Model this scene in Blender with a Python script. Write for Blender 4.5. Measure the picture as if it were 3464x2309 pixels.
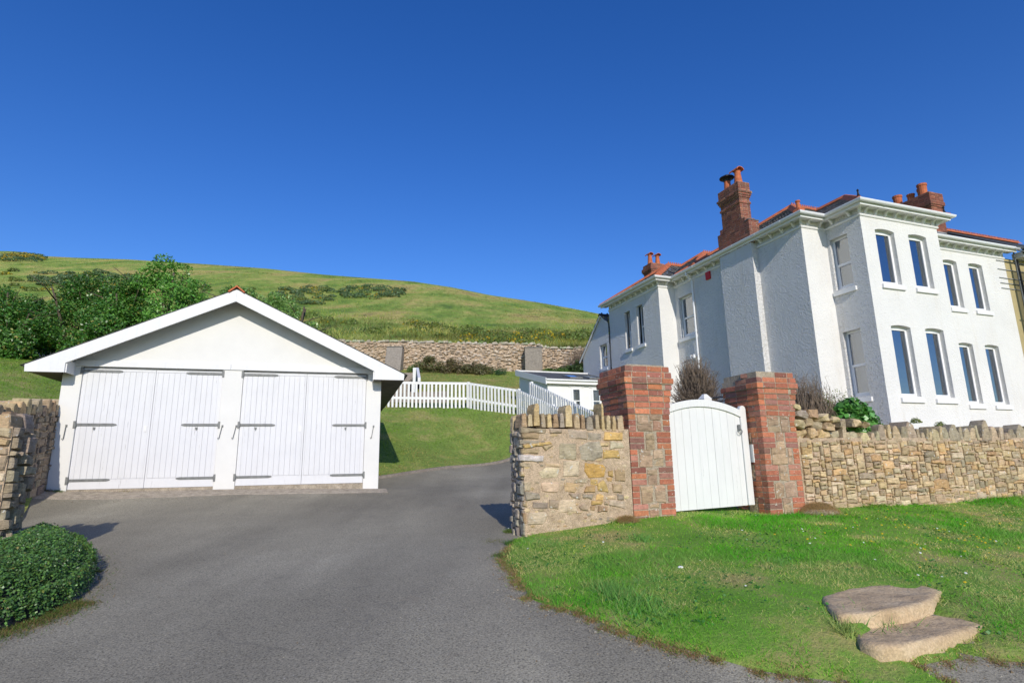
import bpy, bmesh, math, random
import numpy as np
from mathutils import Vector, Matrix
from mathutils.geometry import delaunay_2d_cdt
random.seed(7); np.random.seed(7)
R = math.radians
for o in list(bpy.data.objects): bpy.data.objects.remove(o)
scene = bpy.context.scene
COL = scene.collection

# ---------------------------------------------------------------- camera, sky, sun, exposure
EYE = np.array([0., 0., 1.6])
F_PX, PITCH, ROLL = 1950., 0.211282, -0.0174110816
cp, sp, cr, sr = math.cos(PITCH), math.sin(PITCH), math.cos(ROLL), math.sin(ROLL)
CM = np.array([[1, 0, 0], [0, -sp, -cp], [0, cp, -sp]]) @ np.array([[cr, -sr, 0], [sr, cr, 0], [0, 0, 1]])
cd = bpy.data.cameras.new('camera'); cam = bpy.data.objects.new('camera', cd); COL.objects.link(cam)
cd.sensor_width = 36; cd.lens = 36 * F_PX / 3464; cd.clip_start = .05; cd.clip_end = 3000
m4 = Matrix([[*CM[i], EYE[i]] for i in range(3)] + [[0, 0, 0, 1]])
cam.matrix_world = m4
scene.camera = cam

SUN_DIR = Vector((-.225 * .891, .974 * .891, -.454)).normalized()      # the way the light travels
sd = bpy.data.lights.new('sun', 'SUN'); sun = bpy.data.objects.new('sun', sd); COL.objects.link(sun)
sd.energy = 3.7; sd.angle = R(.53); sd.color = (1, .935, .83)
sun.rotation_euler = SUN_DIR.to_track_quat('-Z', 'Y').to_euler()
sun.location = (10, -30, 25)

w = bpy.data.worlds.new('World'); scene.world = w; w.use_nodes = True
nt = w.node_tree; nt.nodes.clear()
sky = nt.nodes.new('ShaderNodeTexSky'); sky.sky_type = 'NISHITA'; sky.sun_disc = False
sky.sun_elevation = math.asin(-SUN_DIR.z); sky.sun_rotation = math.atan2(-SUN_DIR.x, -SUN_DIR.y)
sky.altitude = 0; sky.air_density = 1.0; sky.dust_density = .25; sky.ozone_density = 4.0
hs = nt.nodes.new('ShaderNodeHueSaturation'); hs.inputs['Saturation'].default_value = 1.28
hs.inputs['Hue'].default_value = .517
bg = nt.nodes.new('ShaderNodeBackground'); bg.inputs['Strength'].default_value = .15; hs.inputs['Value'].default_value = 1.05
wo = nt.nodes.new('ShaderNodeOutputWorld')
nt.links.new(sky.outputs[0], hs.inputs['Color']); nt.links.new(hs.outputs[0], bg.inputs[0]); nt.links.new(bg.outputs[0], wo.inputs[0])
vs = scene.view_settings
vs.view_transform = 'Standard'; vs.look = 'None'; vs.exposure = 0.0; vs.gamma = 1; vs.use_curve_mapping = False
scene.cycles.max_bounces = 6; scene.cycles.transparent_max_bounces = 12
scene.cycles.caustics_reflective = False; scene.cycles.caustics_refractive = False

# ---------------------------------------------------------------- helpers: rays, frames
def ray(px, py):
    return CM @ np.array([(px - 1732) / F_PX, -(py - 1154.5) / F_PX, -1.])
def at(px, py, y):                                     # point seen at a photo pixel, y metres away
    d = ray(px, py); return EYE + d * (y / d[1])
class Fr:
    def __init__(s, o, yaw):
        s.o = np.array(o, float); a = R(yaw); s.yaw = a
        s.x = np.array([math.cos(a), math.sin(a), 0]); s.y = np.array([-math.sin(a), math.cos(a), 0])
    def W(s, x, y, z=0): return s.o + s.x * x + s.y * y + np.array([0, 0, z])
    def L(s, P): d = np.array(P) - s.o; return (float(d @ s.x), float(d @ s.y), float(d[2]))
WF = Fr((1.415, 7.40, .9226), 20)                      # garden wall frame
HF = Fr((10.079, 15.518, 0), 20.09)                    # house frame
GF = Fr((-7.941, 10.042, 1.307), 16.36)                # garage frame

def vnoise(x, y, s, seed=0):                           # smooth value noise 0..1
    x = np.asarray(x, float) / s; y = np.asarray(y, float) / s
    xi = np.floor(x).astype(np.int64); yi = np.floor(y).astype(np.int64); fx = x - xi; fy = y - yi
    def h(a, b):
        n = (a * 374761393 + b * 668265263 + seed * 1442695041) & 0x7fffffff
        n = ((n ^ (n >> 13)) * 1274126177) & 0x7fffffff
        return ((n ^ (n >> 16)) & 0xffff) / 65535.
    u = fx * fx * (3 - 2 * fx); v = fy * fy * (3 - 2 * fy)
    return (h(xi, yi) * (1 - u) + h(xi + 1, yi) * u) * (1 - v) + (h(xi, yi + 1) * (1 - u) + h(xi + 1, yi + 1) * u) * v
def fbm(x, y, s, seed=0, o=4):
    r = 0; a = .5; t = 0
    for i in range(o): r = r + a * vnoise(x, y, s / 2 ** i, seed + i * 17); t += a; a *= .5
    return r / t

# terrain: smooth surface through measured ground points
def wp(x, y, z): p = WF.W(x, y); return (p[0], p[1], .9226 + z)
def hp(x, y, z): p = HF.W(x, y); return (p[0], p[1], z)
def gp(x, y, z): p = GF.W(x, y); return (p[0], p[1], 1.307 + z)
STEP_CTRL = [(2.179, 4.47, 0.615), (2.605, 4.709, 0.622), (2.938, 4.75, 0.628), (3.19, 4.596, 0.61), (2.961, 3.933, 0.53), (2.033, 4.049, 0.608), (2.033, 3.879, 0.575), (2.041, 3.761, 0.535), (2.051, 3.642, 0.475), (2.197, 3.582, 0.465), (2.4, 3.639, 0.465), (2.631, 3.754, 0.475)]
CTRL = np.array(STEP_CTRL + [(0, 0, 0), (-4, 0, .02), (4, 0, 0), (0, -6, -.6), (-8, -7, -.7), (8, -7, -.7), (-5, 5.7, .70), (-8, 5.4, .85), (-12, 4, .9),
    gp(0, -.05, -.01), gp(5.5, -.1, -.12), gp(2.7, -.1, -.06), (-2.74, 13.2, 1.41), (-1.65, 15, 1.56), (0, 17, 1.78), (.05, 7.0, .78),
    wp(.3, 0, -.02), wp(1.4, 0, -.03), wp(2.2, 0, -.09), wp(3.7, 0, -.02), wp(5.2, 0, -.05), wp(7.6, 0, .0), wp(11, 0, .1),
    (2.95, 3.05, .36), (4.2, 4.1, .44), (-12.8, 16, 4.0), (-20, 22, 6.1), (-10.9, 12.4, 2.9), gp(6.2, 4, .7), gp(-1, 6.5, 2.0), gp(3, 7.5, 1.9),
    (-4.7, 21, 3.68), (-1.65, 21, 3.62), (.14, 20, 3.22), (1.18, 18, 2.45), (1.92, 16, 1.98), (5, 14, 1.9), (6, 22, 3.3), hp(0, 0, 1.9), hp(8, 0, 1.9), hp(9, 9, 3),
    hp(-1.7, 12, 3.8), (-7.5, 38, 7.95), (4.7, 38, 7.68), (-22, 37, 8.3), (14, 38, 7.9), (-38, 30, 8.2), (-38, 12, 4), (30, 20, 3), (25, 3, .7)])
def _phi(r2): return np.where(r2 > 1e-9, .5 * r2 * np.log(np.maximum(r2, 1e-12)), 0)
def _fit(P):
    n = len(P); d2 = ((P[:, None, :2] - P[None, :, :2]) ** 2).sum(-1)
    A = np.zeros((n + 3, n + 3)); A[:n, :n] = _phi(d2) + np.diag([.004] * len(STEP_CTRL) + [.3] * (n - len(STEP_CTRL)))
    A[:n, n] = 1; A[:n, n + 1:] = P[:, :2]; A[n, :n] = 1; A[n + 1:, :n] = P[:, :2].T
    return np.linalg.solve(A, np.concatenate([P[:, 2], [0, 0, 0]]))
_wt = _fit(CTRL)
def G(x, y):
    x = np.asarray(x, float); y = np.asarray(y, float); sh = x.shape; x = x.ravel(); y = y.ravel()
    r = np.sqrt(x ** 2 + (y - 14) ** 2); k = np.minimum(1, 34 / np.maximum(r, 1e-6)); x = x * k; y = (y - 14) * k + 14
    out = np.empty(len(x)); n = len(CTRL)
    for i in range(0, len(x), 40000):
        a = slice(i, i + 40000)
        d2 = (x[a, None] - CTRL[None, :, 0]) ** 2 + (y[a, None] - CTRL[None, :, 1]) ** 2
        out[a] = _phi(d2) @ _wt[:n] + _wt[n] + _wt[n + 1] * x[a] + _wt[n + 2] * y[a]
    return out.reshape(sh)
def g1(x, y): return float(G([x], [y])[0])
def on_ground(px, py):
    d = ray(px, py); d = d / math.hypot(d[0], d[1]); lo, hi = 1., 60.
    ts = np.linspace(1, 60, 600); P = EYE[None] + d[None] * ts[:, None]; s = P[:, 2] - G(P[:, 0], P[:, 1])
    i = int(np.argmax(s < 0)) if (s < 0).any() else 599
    t = ts[i - 1] + (ts[i] - ts[i - 1]) * s[i - 1] / (s[i - 1] - s[i] + 1e-9)
    return EYE + d * t
def inpoly(x, y, poly):
    x = np.asarray(x); y = np.asarray(y); c = np.zeros(x.shape, bool); n = len(poly)
    for i in range(n):
        x1, y1 = poly[i][:2]; x2, y2 = poly[i - 1][:2]
        m = ((y1 > y) != (y2 > y)) & (x < (x2 - x1) * (y - y1) / (y2 - y1 + 1e-12) + x1); c ^= m
    return c

# ---------------------------------------------------------------- helpers: objects
def link(o, parent=None):
    COL.objects.link(o)
    if parent is not None: o.parent = parent
    return o
def tag(o, label=None, cat=None, group=None, kind=None):
    if label: o['label'] = label
    if cat: o['category'] = cat
    if group: o['group'] = group
    if kind: o['kind'] = kind
    return o
def thing(name, label, cat, loc=(0, 0, 0), rotz=0, group=None):
    o = bpy.data.objects.new(name, None); o.empty_display_size = .2; link(o)
    o.location = loc; o.rotation_euler = (0, 0, rotz); return tag(o, label, cat, group)
def me_from(name, v, f, mat=None, smooth=False, col=None):
    me = bpy.data.meshes.new(name); me.from_pydata([tuple(map(float, p)) for p in v], [], f)
    if mat: me.materials.append(mat)
    if smooth: me.polygons.foreach_set('use_smooth', [True] * len(me.polygons))
    if col is not None:
        a = me.color_attributes.new('Col', 'FLOAT_COLOR', 'POINT'); c = np.ones((len(v), 4), np.float32); c[:, :3] = col
        a.data.foreach_set('color', c.ravel())
    me.update(); return me
def big_mesh(name, v, nside, mat, col=None, smooth=False):      # v: (n*nside,3), every nside vertices one face
    n = len(v) // nside; me = bpy.data.meshes.new(name)
    me.vertices.add(len(v)); me.vertices.foreach_set('co', np.asarray(v, np.float32).ravel())
    me.loops.add(len(v)); me.loops.foreach_set('vertex_index', np.arange(len(v), dtype=np.int32))
    me.polygons.add(n); me.polygons.foreach_set('loop_start', np.arange(0, len(v), nside, dtype=np.int32))
    if hasattr(me.polygons[0], 'loop_total'):
        try: me.polygons.foreach_set('loop_total', np.full(n, nside, np.int32))
        except Exception: pass
    me.materials.append(mat)
    if col is not None:
        a = me.color_attributes.new('Col', 'FLOAT_COLOR', 'POINT'); c = np.ones((len(v), 4), np.float32); c[:, :3] = np.repeat(col, nside, 0)
        a.data.foreach_set('color', c.ravel())
    me.update(calc_edges=True); me.validate(); return me
def place(name, me, parent=None, loc=(0, 0, 0), rot=(0, 0, 0), scale=(1, 1, 1), color=None):
    o = bpy.data.objects.new(name, me); link(o, parent); o.location = loc; o.rotation_euler = rot; o.scale = scale
    if color: o.color = (*color, 1)
    return o
class MB:
    def __init__(s): s.v = []; s.f = []
    def face(s, pts):
        n = len(s.v); s.v += [tuple(p) for p in pts]; s.f.append(tuple(range(n, n + len(pts))))
    def hexa(s, p):                                     # 8 corners: bottom 4 (ccw), top 4
        n = len(s.v); s.v += [tuple(q) for q in p]
        s.f += [tuple(n + i for i in t) for t in ((0, 3, 2, 1), (4, 5, 6, 7), (0, 1, 5, 4), (1, 2, 6, 5), (2, 3, 7, 6), (3, 0, 4, 7))]
    def box(s, x0, x1, y0, y1, z0, z1):
        s.hexa([(x0, y0, z0), (x1, y0, z0), (x1, y1, z0), (x0, y1, z0), (x0, y0, z1), (x1, y0, z1), (x1, y1, z1), (x0, y1, z1)])
    def prism(s, poly, axis, a0, a1):                   # poly in the two other axes
        def mk(p, a): return {0: (a, p[0], p[1]), 1: (p[0], a, p[1]), 2: (p[0], p[1], a)}[axis]
        n = len(poly); b = len(s.v); s.v += [mk(p, a0) for p in poly] + [mk(p, a1) for p in poly]
        s.f.append(tuple(range(b + n - 1, b - 1, -1))); s.f.append(tuple(range(b + n, b + 2 * n)))
        for i in range(n): j = (i + 1) % n; s.f.append((b + i, b + j, b + n + j, b + n + i))
    def tube(s, pts, r, k=6, cap=True):
        pts = [Vector(p) for p in pts]; rs = r if isinstance(r, (list, tuple)) else [r] * len(pts); b = len(s.v); prev = None
        for i, p in enumerate(pts):
            d = (pts[min(i + 1, len(pts) - 1)] - pts[max(i - 1, 0)]).normalized()
            up = Vector((0, 0, 1)) if abs(d.z) < .95 else Vector((1, 0, 0))
            if prev is not None: up = prev
            u = d.cross(up).normalized(); w_ = u.cross(d).normalized(); prev = w_
            for j in range(k):
                a = 2 * math.pi * j / k; s.v.append(tuple(p + (u * math.cos(a) + w_ * math.sin(a)) * rs[i]))
        for i in range(len(pts) - 1):
            for j in range(k):
                a = b + i * k + j; c = b + i * k + (j + 1) % k; s.f.append((a, c, c + k, a + k))
        if cap: s.f.append(tuple(b + j for j in range(k - 1, -1, -1))); s.f.append(tuple(b + (len(pts) - 1) * k + j for j in range(k)))
    def lathe(s, prof, k=12, c=(0, 0, 0)):              # prof: (r, z) from bottom to top
        b = len(s.v)
        for r_, z in prof:
            for j in range(k): a = 2 * math.pi * j / k; s.v.append((c[0] + r_ * math.cos(a), c[1] + r_ * math.sin(a), c[2] + z))
        for i in range(len(prof) - 1):
            for j in range(k):
                a = b + i * k + j; d = b + i * k + (j + 1) % k; s.f.append((a, d, d + k, a + k))
        s.f.append(tuple(b + j for j in range(k - 1, -1, -1))); s.f.append(tuple(b + (len(prof) - 1) * k + j for j in range(k)))
    def me(s, name, mat, smooth=False): return me_from(name, s.v, s.f, mat, smooth)
    def build(s, name, mat, parent=None, loc=(0, 0, 0), smooth=False, label=None, bevel=0, color=None):
        o = place(name, s.me(name, mat, smooth), parent, loc, color=color)
        if bevel:
            b = o.modifiers.new('b', 'BEVEL'); b.width = bevel; b.segments = 1; b.limit_method = 'ANGLE'
        if label: o['label'] = label
        return o

# ---------------------------------------------------------------- materials
def mat(name):
    m = bpy.data.materials.new(name); m.use_nodes = True; n = m.node_tree; n.nodes.clear()
    out = n.nodes.new('ShaderNodeOutputMaterial'); b = n.nodes.new('ShaderNodeBsdfPrincipled'); n.links.new(b.outputs[0], out.inputs[0])
    b.inputs['Specular IOR Level'].default_value = .3
    return m, n, b, out
def N(n, t, **k):
    x = n.nodes.new(t)
    for a, v in k.items():
        if a.startswith('_'): setattr(x, a[1:], v)
        else:
            try: x.inputs[a.replace('__', ' ')].default_value = v
            except KeyError: x.inputs[int(a[1:])].default_value = v
    return x
def coords(n, world=False, scale=(1, 1, 1)):
    if world: c = n.nodes.new('ShaderNodeNewGeometry').outputs['Position']
    else: c = n.nodes.new('ShaderNodeTexCoord').outputs['Object']
    if scale != (1, 1, 1):
        mp = N(n, 'ShaderNodeMapping'); mp.inputs['Scale'].default_value = scale; n.links.new(c, mp.inputs[0]); c = mp.outputs[0]
    return c
def noise(n, c, s, det=4, rough=.6):
    t = N(n, 'ShaderNodeTexNoise', Scale=s, Detail=det, Roughness=rough); n.links.new(c, t.inputs['Vector']); return t.outputs['Fac']
def ramp(n, f, stops):
    r = n.nodes.new('ShaderNodeValToRGB'); n.links.new(f, r.inputs[0]); e = r.color_ramp.elements
    while len(e) < len(stops): e.new(.5)
    for el, (p, c) in zip(e, stops): el.position = p; el.color = (*c, 1) if len(c) == 3 else c
    return r.outputs[0]
def mixc(n, f, a, b, mode='MIX'):
    x = n.nodes.new('ShaderNodeMix'); x.data_type = 'RGBA'; x.blend_type = mode
    for s_, v in ((x.inputs[0], f), (x.inputs[6], a), (x.inputs[7], b)):
        if isinstance(v, (int, float)): s_.default_value = v
        elif isinstance(v, tuple): s_.default_value = (*v, 1)
        else: n.links.new(v, s_)
    return x.outputs[2]
def bump(n, b, h, st, dist, prev=None):
    x = N(n, 'ShaderNodeBump', Strength=st, Distance=dist); n.links.new(h, x.inputs['Height'])
    if prev: n.links.new(prev, x.inputs['Normal'])
    n.links.new(x.outputs[0], b.inputs['Normal']); return x.outputs[0]
def g(v): return (v, v, v)
def simple(name, c, rough=.6, var=.12, s=8, bs=.15, bd=.005, world=False, spec=.3, bsc=60):
    m, n, b, o = mat(name); co = coords(n, world)
    f = noise(n, co, s); lo = tuple(x * (1 - var) for x in c); hi = tuple(min(1, x * (1 + var)) for x in c)
    n.links.new(ramp(n, f, [(.3, lo), (.7, hi)]), b.inputs['Base Color']); b.inputs['Roughness'].default_value = rough
    b.inputs['Specular IOR Level'].default_value = spec
    if bs: bump(n, b, noise(n, co, bsc), bs, bd)
    return m

def m_asphalt():
    m, n, b, o = mat('asphalt'); c = coords(n, True)
    big = ramp(n, noise(n, c, .45, 5), [(.3, (.22, .198, .148)), (.55, (.285, .258, .192)), (.75, (.35, .318, .24))])
    sp_ = ramp(n, noise(n, c, 75, 2, .7), [(.33, g(.45)), (.5, g(1.)), (.62, g(1.12)), (.75, g(1.7))])
    col = mixc(n, 1.0, big, sp_, 'MULTIPLY')
    v = N(n, 'ShaderNodeTexVoronoi', Scale=26); n.links.new(c, v.inputs['Vector'])
    fl = ramp(n, v.outputs['Distance'], [(.07, g(1)), (.12, g(0))]); rnd = ramp(n, noise(n, c, 9, 1), [(.60, g(0)), (.66, g(1))])
    col = mixc(n, mixc(n, 1.0, fl, rnd, 'MULTIPLY'), col, (.52, .49, .45))
    tr = N(n, 'ShaderNodeTexNoise', Scale=1.0, Detail=3); mp = N(n, 'ShaderNodeMapping'); mp.inputs['Scale'].default_value = (1.2, .25, 1); mp.inputs['Rotation'].default_value = (0, 0, R(-20))
    n.links.new(c, mp.inputs[0]); n.links.new(mp.outputs[0], tr.inputs['Vector'])
    col = mixc(n, 1., col, ramp(n, tr.outputs['Fac'], [(.3, g(.78)), (.7, g(1.18))]), 'MULTIPLY')
    st = ramp(n, noise(n, c, 1.7, 6, .75), [(.62, g(0)), (.74, g(.55))])
    col = mixc(n, st, col, (.22, .17, .12))
    wv = N(n, 'ShaderNodeTexNoise', Scale=2.2, Detail=4.); n.links.new(c, wv.inputs['Vector']); wc = mixc(n, .25, c, wv.outputs['Color'])
    cv = N(n, 'ShaderNodeTexVoronoi', Scale=.42, _feature='DISTANCE_TO_EDGE'); n.links.new(wc, cv.inputs['Vector'])
    ck = ramp(n, cv.outputs['Distance'], [(.0, g(.3)), (.004, g(0))]); cm = ramp(n, noise(n, c, .6, 2), [(.52, g(0)), (.62, g(1))])
    col = mixc(n, mixc(n, 1., ck, cm, 'MULTIPLY'), col, (.10, .09, .075))
    gr = ramp(n, noise(n, c, 160, 2, .6), [(.64, g(0)), (.70, g(.55))]); col = mixc(n, gr, col, (.55, .50, .43))
    dk = ramp(n, noise(n, c, 1.1, 7, .8), [(.30, g(.5)), (.42, g(0))]); col = mixc(n, dk, col, (.15, .14, .115))
    n.links.new(col, b.inputs['Base Color']); b.inputs['Roughness'].default_value = .85
    h1 = bump(n, b, noise(n, c, 90, 3, .7), .9, .006); bump(n, b, noise(n, c, 3, 3), .3, .03, h1)
    return m
def m_soil():
    m, n, b, o = mat('turf_soil'); c = coords(n, True)
    col = ramp(n, noise(n, c, 1.3, 6, .7), [(.3, (.10, .22, .022)), (.5, (.15, .29, .035)), (.62, (.29, .28, .09)), (.8, (.38, .31, .14))])
    n.links.new(col, b.inputs['Base Color']); b.inputs['Roughness'].default_value = .95; bump(n, b, noise(n, c, 40, 4), .8, .02); return m
def m_lawn():
    m, n, b, o = mat('lawn_turf'); c = coords(n, True)
    a = ramp(n, noise(n, c, .8, 6, .7), [(.3, (.13, .20, .035)), (.48, (.18, .26, .045)), (.6, (.30, .29, .09)), (.75, (.38, .31, .14))])
    bb = ramp(n, noise(n, c, 12, 4, .7), [(.3, g(.65)), (.7, g(1.3))])
    n.links.new(mixc(n, 1., a, bb, 'MULTIPLY'), b.inputs['Base Color']); b.inputs['Roughness'].default_value = .95; bump(n, b, noise(n, c, 25, 4), .8, .03); return m
def m_hill():
    m, n, b, o = mat('hill_grass'); c = coords(n, True, (1, .5, 1))
    c2 = coords(n, True)
    a = ramp(n, noise(n, c, .11, 9, .70), [(.33, (.08, .15, .03)), (.43, (.19, .30, .045)), (.52, (.31, .36, .08)), (.60, (.46, .38, .12)), (.70, (.22, .19, .08))])
    bb = ramp(n, noise(n, c, .9, 6, .75), [(.3, g(.6)), (.7, g(1.35))])
    col = mixc(n, 1., a, bb, 'MULTIPLY')
    y = ramp(n, noise(n, c2, .25, 6, .8), [(.62, g(0)), (.70, g(.75))]); col = mixc(n, y, col, (.34, .27, .05))
    n.links.new(col, b.inputs['Base Color']); b.inputs['Roughness'].default_value = .95; bump(n, b, noise(n, c2, 1.5, 6, .7), .9, .5); return m
def m_stone():
    m, n, b, o = mat('wall_stone'); c = coords(n, True)
    oi = n.nodes.new('ShaderNodeObjectInfo')
    v = ramp(n, noise(n, c, 14, 6, .7), [(.25, g(.55)), (.5, g(1.)), (.75, g(1.35))])
    col = mixc(n, 1., oi.outputs['Color'], v, 'MULTIPLY')
    st = noise(n, coords(n, True, (3, 3, 22)), 3, 5, .7); col = mixc(n, 1., col, ramp(n, st, [(.3, g(.78)), (.7, g(1.18))]), 'MULTIPLY')
    li = ramp(n, noise(n, c, 22, 3, .5), [(.66, g(0)), (.69, g(.9))]); col = mixc(n, li, col, (.62, .60, .54))
    li2 = ramp(n, noise(n, c, 7, 5, .8), [(.62, g(0)), (.70, g(.45))]); col = mixc(n, li2, col, (.33, .31, .28))
    n.links.new(col, b.inputs['Base Color']); b.inputs['Roughness'].default_value = .92
    h = bump(n, b, noise(n, c, 45, 6, .75), 1., .012); bump(n, b, noise(n, coords(n, True, (1, 1, 4)), 12, 4, .6), .7, .02, h); return m
def m_mortar(cname='lime_mortar', c0=(.57, .43, .295), c1=(.38, .28, .185)):
    m, n, b, o = mat(cname); c = coords(n, True)
    col = ramp(n, noise(n, c, 9, 7, .75), [(.3, c1), (.55, c0), (.75, tuple(min(1, x * 1.25) for x in c0))])
    gr = ramp(n, noise(n, c, 110, 2), [(.35, g(.62)), (.65, g(1.2))]); col = mixc(n, 1., col, gr, 'MULTIPLY')
    n.links.new(col, b.inputs['Base Color']); b.inputs['Roughness'].default_value = .95
    h = bump(n, b, noise(n, c, 90, 4, .8), 1., .008); bump(n, b, noise(n, c, 12, 5), .8, .03, h); return m
def m_brick():
    m, n, b, o = mat('red_brick'); c = coords(n, True); oi = n.nodes.new('ShaderNodeObjectInfo')
    v = ramp(n, noise(n, c, 25, 6, .75), [(.25, g(.55)), (.5, g(1.)), (.75, g(1.3))])
    col = mixc(n, 1., oi.outputs['Color'], v, 'MULTIPLY')
    li = ramp(n, noise(n, c, 30, 2, .5), [(.69, g(0)), (.72, g(.9))]); col = mixc(n, li, col, (.62, .58, .50))
    d = ramp(n, noise(n, c, 6, 5, .8), [(.58, g(0)), (.72, g(.5))]); col = mixc(n, d, col, (.22, .16, .12))
    n.links.new(col, b.inputs['Base Color']); b.inputs['Roughness'].default_value = .9; bump(n, b, noise(n, c, 70, 5, .8), .8, .008); return m
def m_white(name, c=(.78, .775, .75), wear=.0, rust=0., rough=.5, bumps=.1):
    m, n, b, o = mat(name); co = coords(n, True); col = ramp(n, noise(n, co, 3, 4), [(.3, tuple(x * .95 for x in c)), (.7, c)])
    if wear:
        w_ = noise(n, coords(n, True, (30, 30, 1.6)), 1.2, 6, .8)
        k = ramp(n, w_, [(wear, g(0)), (wear + .04, g(.7))]); col = mixc(n, k, col, (.30, .29, .27))
        d = ramp(n, noise(n, coords(n, True, (9, 9, .8)), 1.5, 5, .7), [(.5, g(0)), (.8, g(.35))]); col = mixc(n, d, col, (.55, .55, .55))
    if rust:
        k = ramp(n, noise(n, coords(n, True, (16, 16, 1.2)), 1.1, 4, .6), [(rust, g(0)), (rust + .05, g(.6))]); col = mixc(n, k, col, (.55, .36, .16))
    n.links.new(col, b.inputs['Base Color']); b.inputs['Roughness'].default_value = rough; bump(n, b, noise(n, co, 40, 4), bumps, .004); return m
def m_roughcast(name='roughcast_render', c=(.75, .74, .71), st=1., k=1.):
    m, n, b, o = mat(name); co = coords(n)
    col = ramp(n, noise(n, co, .8, 6, .6), [(.3, tuple(x * .93 for x in c)), (.6, c)])
    s = ramp(n, noise(n, coords(n, False, (4, 4, .5)), .8, 6, .7), [(.54, g(0)), (.74, g(.38))]); col = mixc(n, s, col, (.60, .55, .46))
    n.links.new(col, b.inputs['Base Color']); b.inputs['Roughness'].default_value = .85; b.inputs['Specular IOR Level'].default_value = .1
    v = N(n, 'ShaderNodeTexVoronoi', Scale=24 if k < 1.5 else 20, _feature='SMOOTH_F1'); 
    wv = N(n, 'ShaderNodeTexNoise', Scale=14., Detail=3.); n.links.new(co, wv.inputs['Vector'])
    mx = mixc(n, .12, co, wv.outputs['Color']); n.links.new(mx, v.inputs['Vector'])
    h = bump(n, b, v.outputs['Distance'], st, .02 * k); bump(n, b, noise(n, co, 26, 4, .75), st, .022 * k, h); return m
def m_leaf(name, tr=.35, rough=.5, spec=.4):
    m, n, b, o = mat(name); a = N(n, 'ShaderNodeAttribute', _attribute_name='Col')
    n.links.new(a.outputs['Color'], b.inputs['Base Color']); b.inputs['Roughness'].default_value = rough; b.inputs['Specular IOR Level'].default_value = spec
    t = n.nodes.new('ShaderNodeBsdfTranslucent'); h = N(n, 'ShaderNodeHueSaturation', Saturation=1.1, Value=1.25); n.links.new(a.outputs['Color'], h.inputs['Color']); n.links.new(h.outputs[0], t.inputs[0])
    mx = N(n, 'ShaderNodeMixShader', Fac=tr); n.links.new(b.outputs[0], mx.inputs[1]); n.links.new(t.outputs[0], mx.inputs[2]); n.links.new(mx.outputs[0], o.inputs[0]); return m
def m_glass():
    m, n, b, o = mat('window_glass')
    gl = N(n, 'ShaderNodeBsdfGlossy', Roughness=.02); gl.inputs['Color'].default_value = (.88, .93, 1, 1); tr = n.nodes.new('ShaderNodeBsdfTransparent'); tr.inputs[0].default_value = (.8, .85, .84, 1)
    lw = N(n, 'ShaderNodeFresnel', IOR=1.9); co = coords(n)
    mth = N(n, 'ShaderNodeMath', _operation='MULTIPLY_ADD'); n.links.new(lw.outputs[0], mth.inputs[0]); mth.inputs[1].default_value = 1.1; mth.inputs[2].default_value = .22
    mx = n.nodes.new('ShaderNodeMixShader'); n.links.new(mth.outputs[0], mx.inputs[0]); n.links.new(tr.outputs[0], mx.inputs[1]); n.links.new(gl.outputs[0], mx.inputs[2]); n.links.new(mx.outputs[0], o.inputs[0])
    bp = N(n, 'ShaderNodeBump', Strength=.12, Distance=.02); n.links.new(noise(n, co, 2.2, 2), bp.inputs['Height']); n.links.new(bp.outputs[0], gl.inputs['Normal']); return m
def m_slate():
    m, n, b, o = mat('roof_slate'); a = N(n, 'ShaderNodeAttribute', _attribute_name='Col'); c = coords(n, True)
    v = ramp(n, noise(n, c, 6, 6, .7), [(.3, g(.7)), (.7, g(1.25))]); col = mixc(n, 1., a.outputs['Color'], v, 'MULTIPLY')
    li = ramp(n, noise(n, c, 3, 6, .8), [(.55, g(0)), (.68, g(.6))]); col = mixc(n, li, col, (.28, .25, .17))
    n.links.new(col, b.inputs['Base Color']); b.inputs['Roughness'].default_value = .75; bump(n, b, noise(n, c, 30, 4), .5, .01); return m
def m_vcol(name, rough=.9, bs=.8):
    m, n, b, o = mat(name); a = N(n, 'ShaderNodeAttribute', _attribute_name='Col'); c = coords(n, True)
    v = ramp(n, noise(n, c, 18, 5, .7), [(.3, g(.65)), (.7, g(1.25))]); n.links.new(mixc(n, 1., a.outputs['Color'], v, 'MULTIPLY'), b.inputs['Base Color'])
    b.inputs['Roughness'].default_value = rough; bump(n, b, noise(n, c, 45, 5, .7), bs, .01); return m
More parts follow.
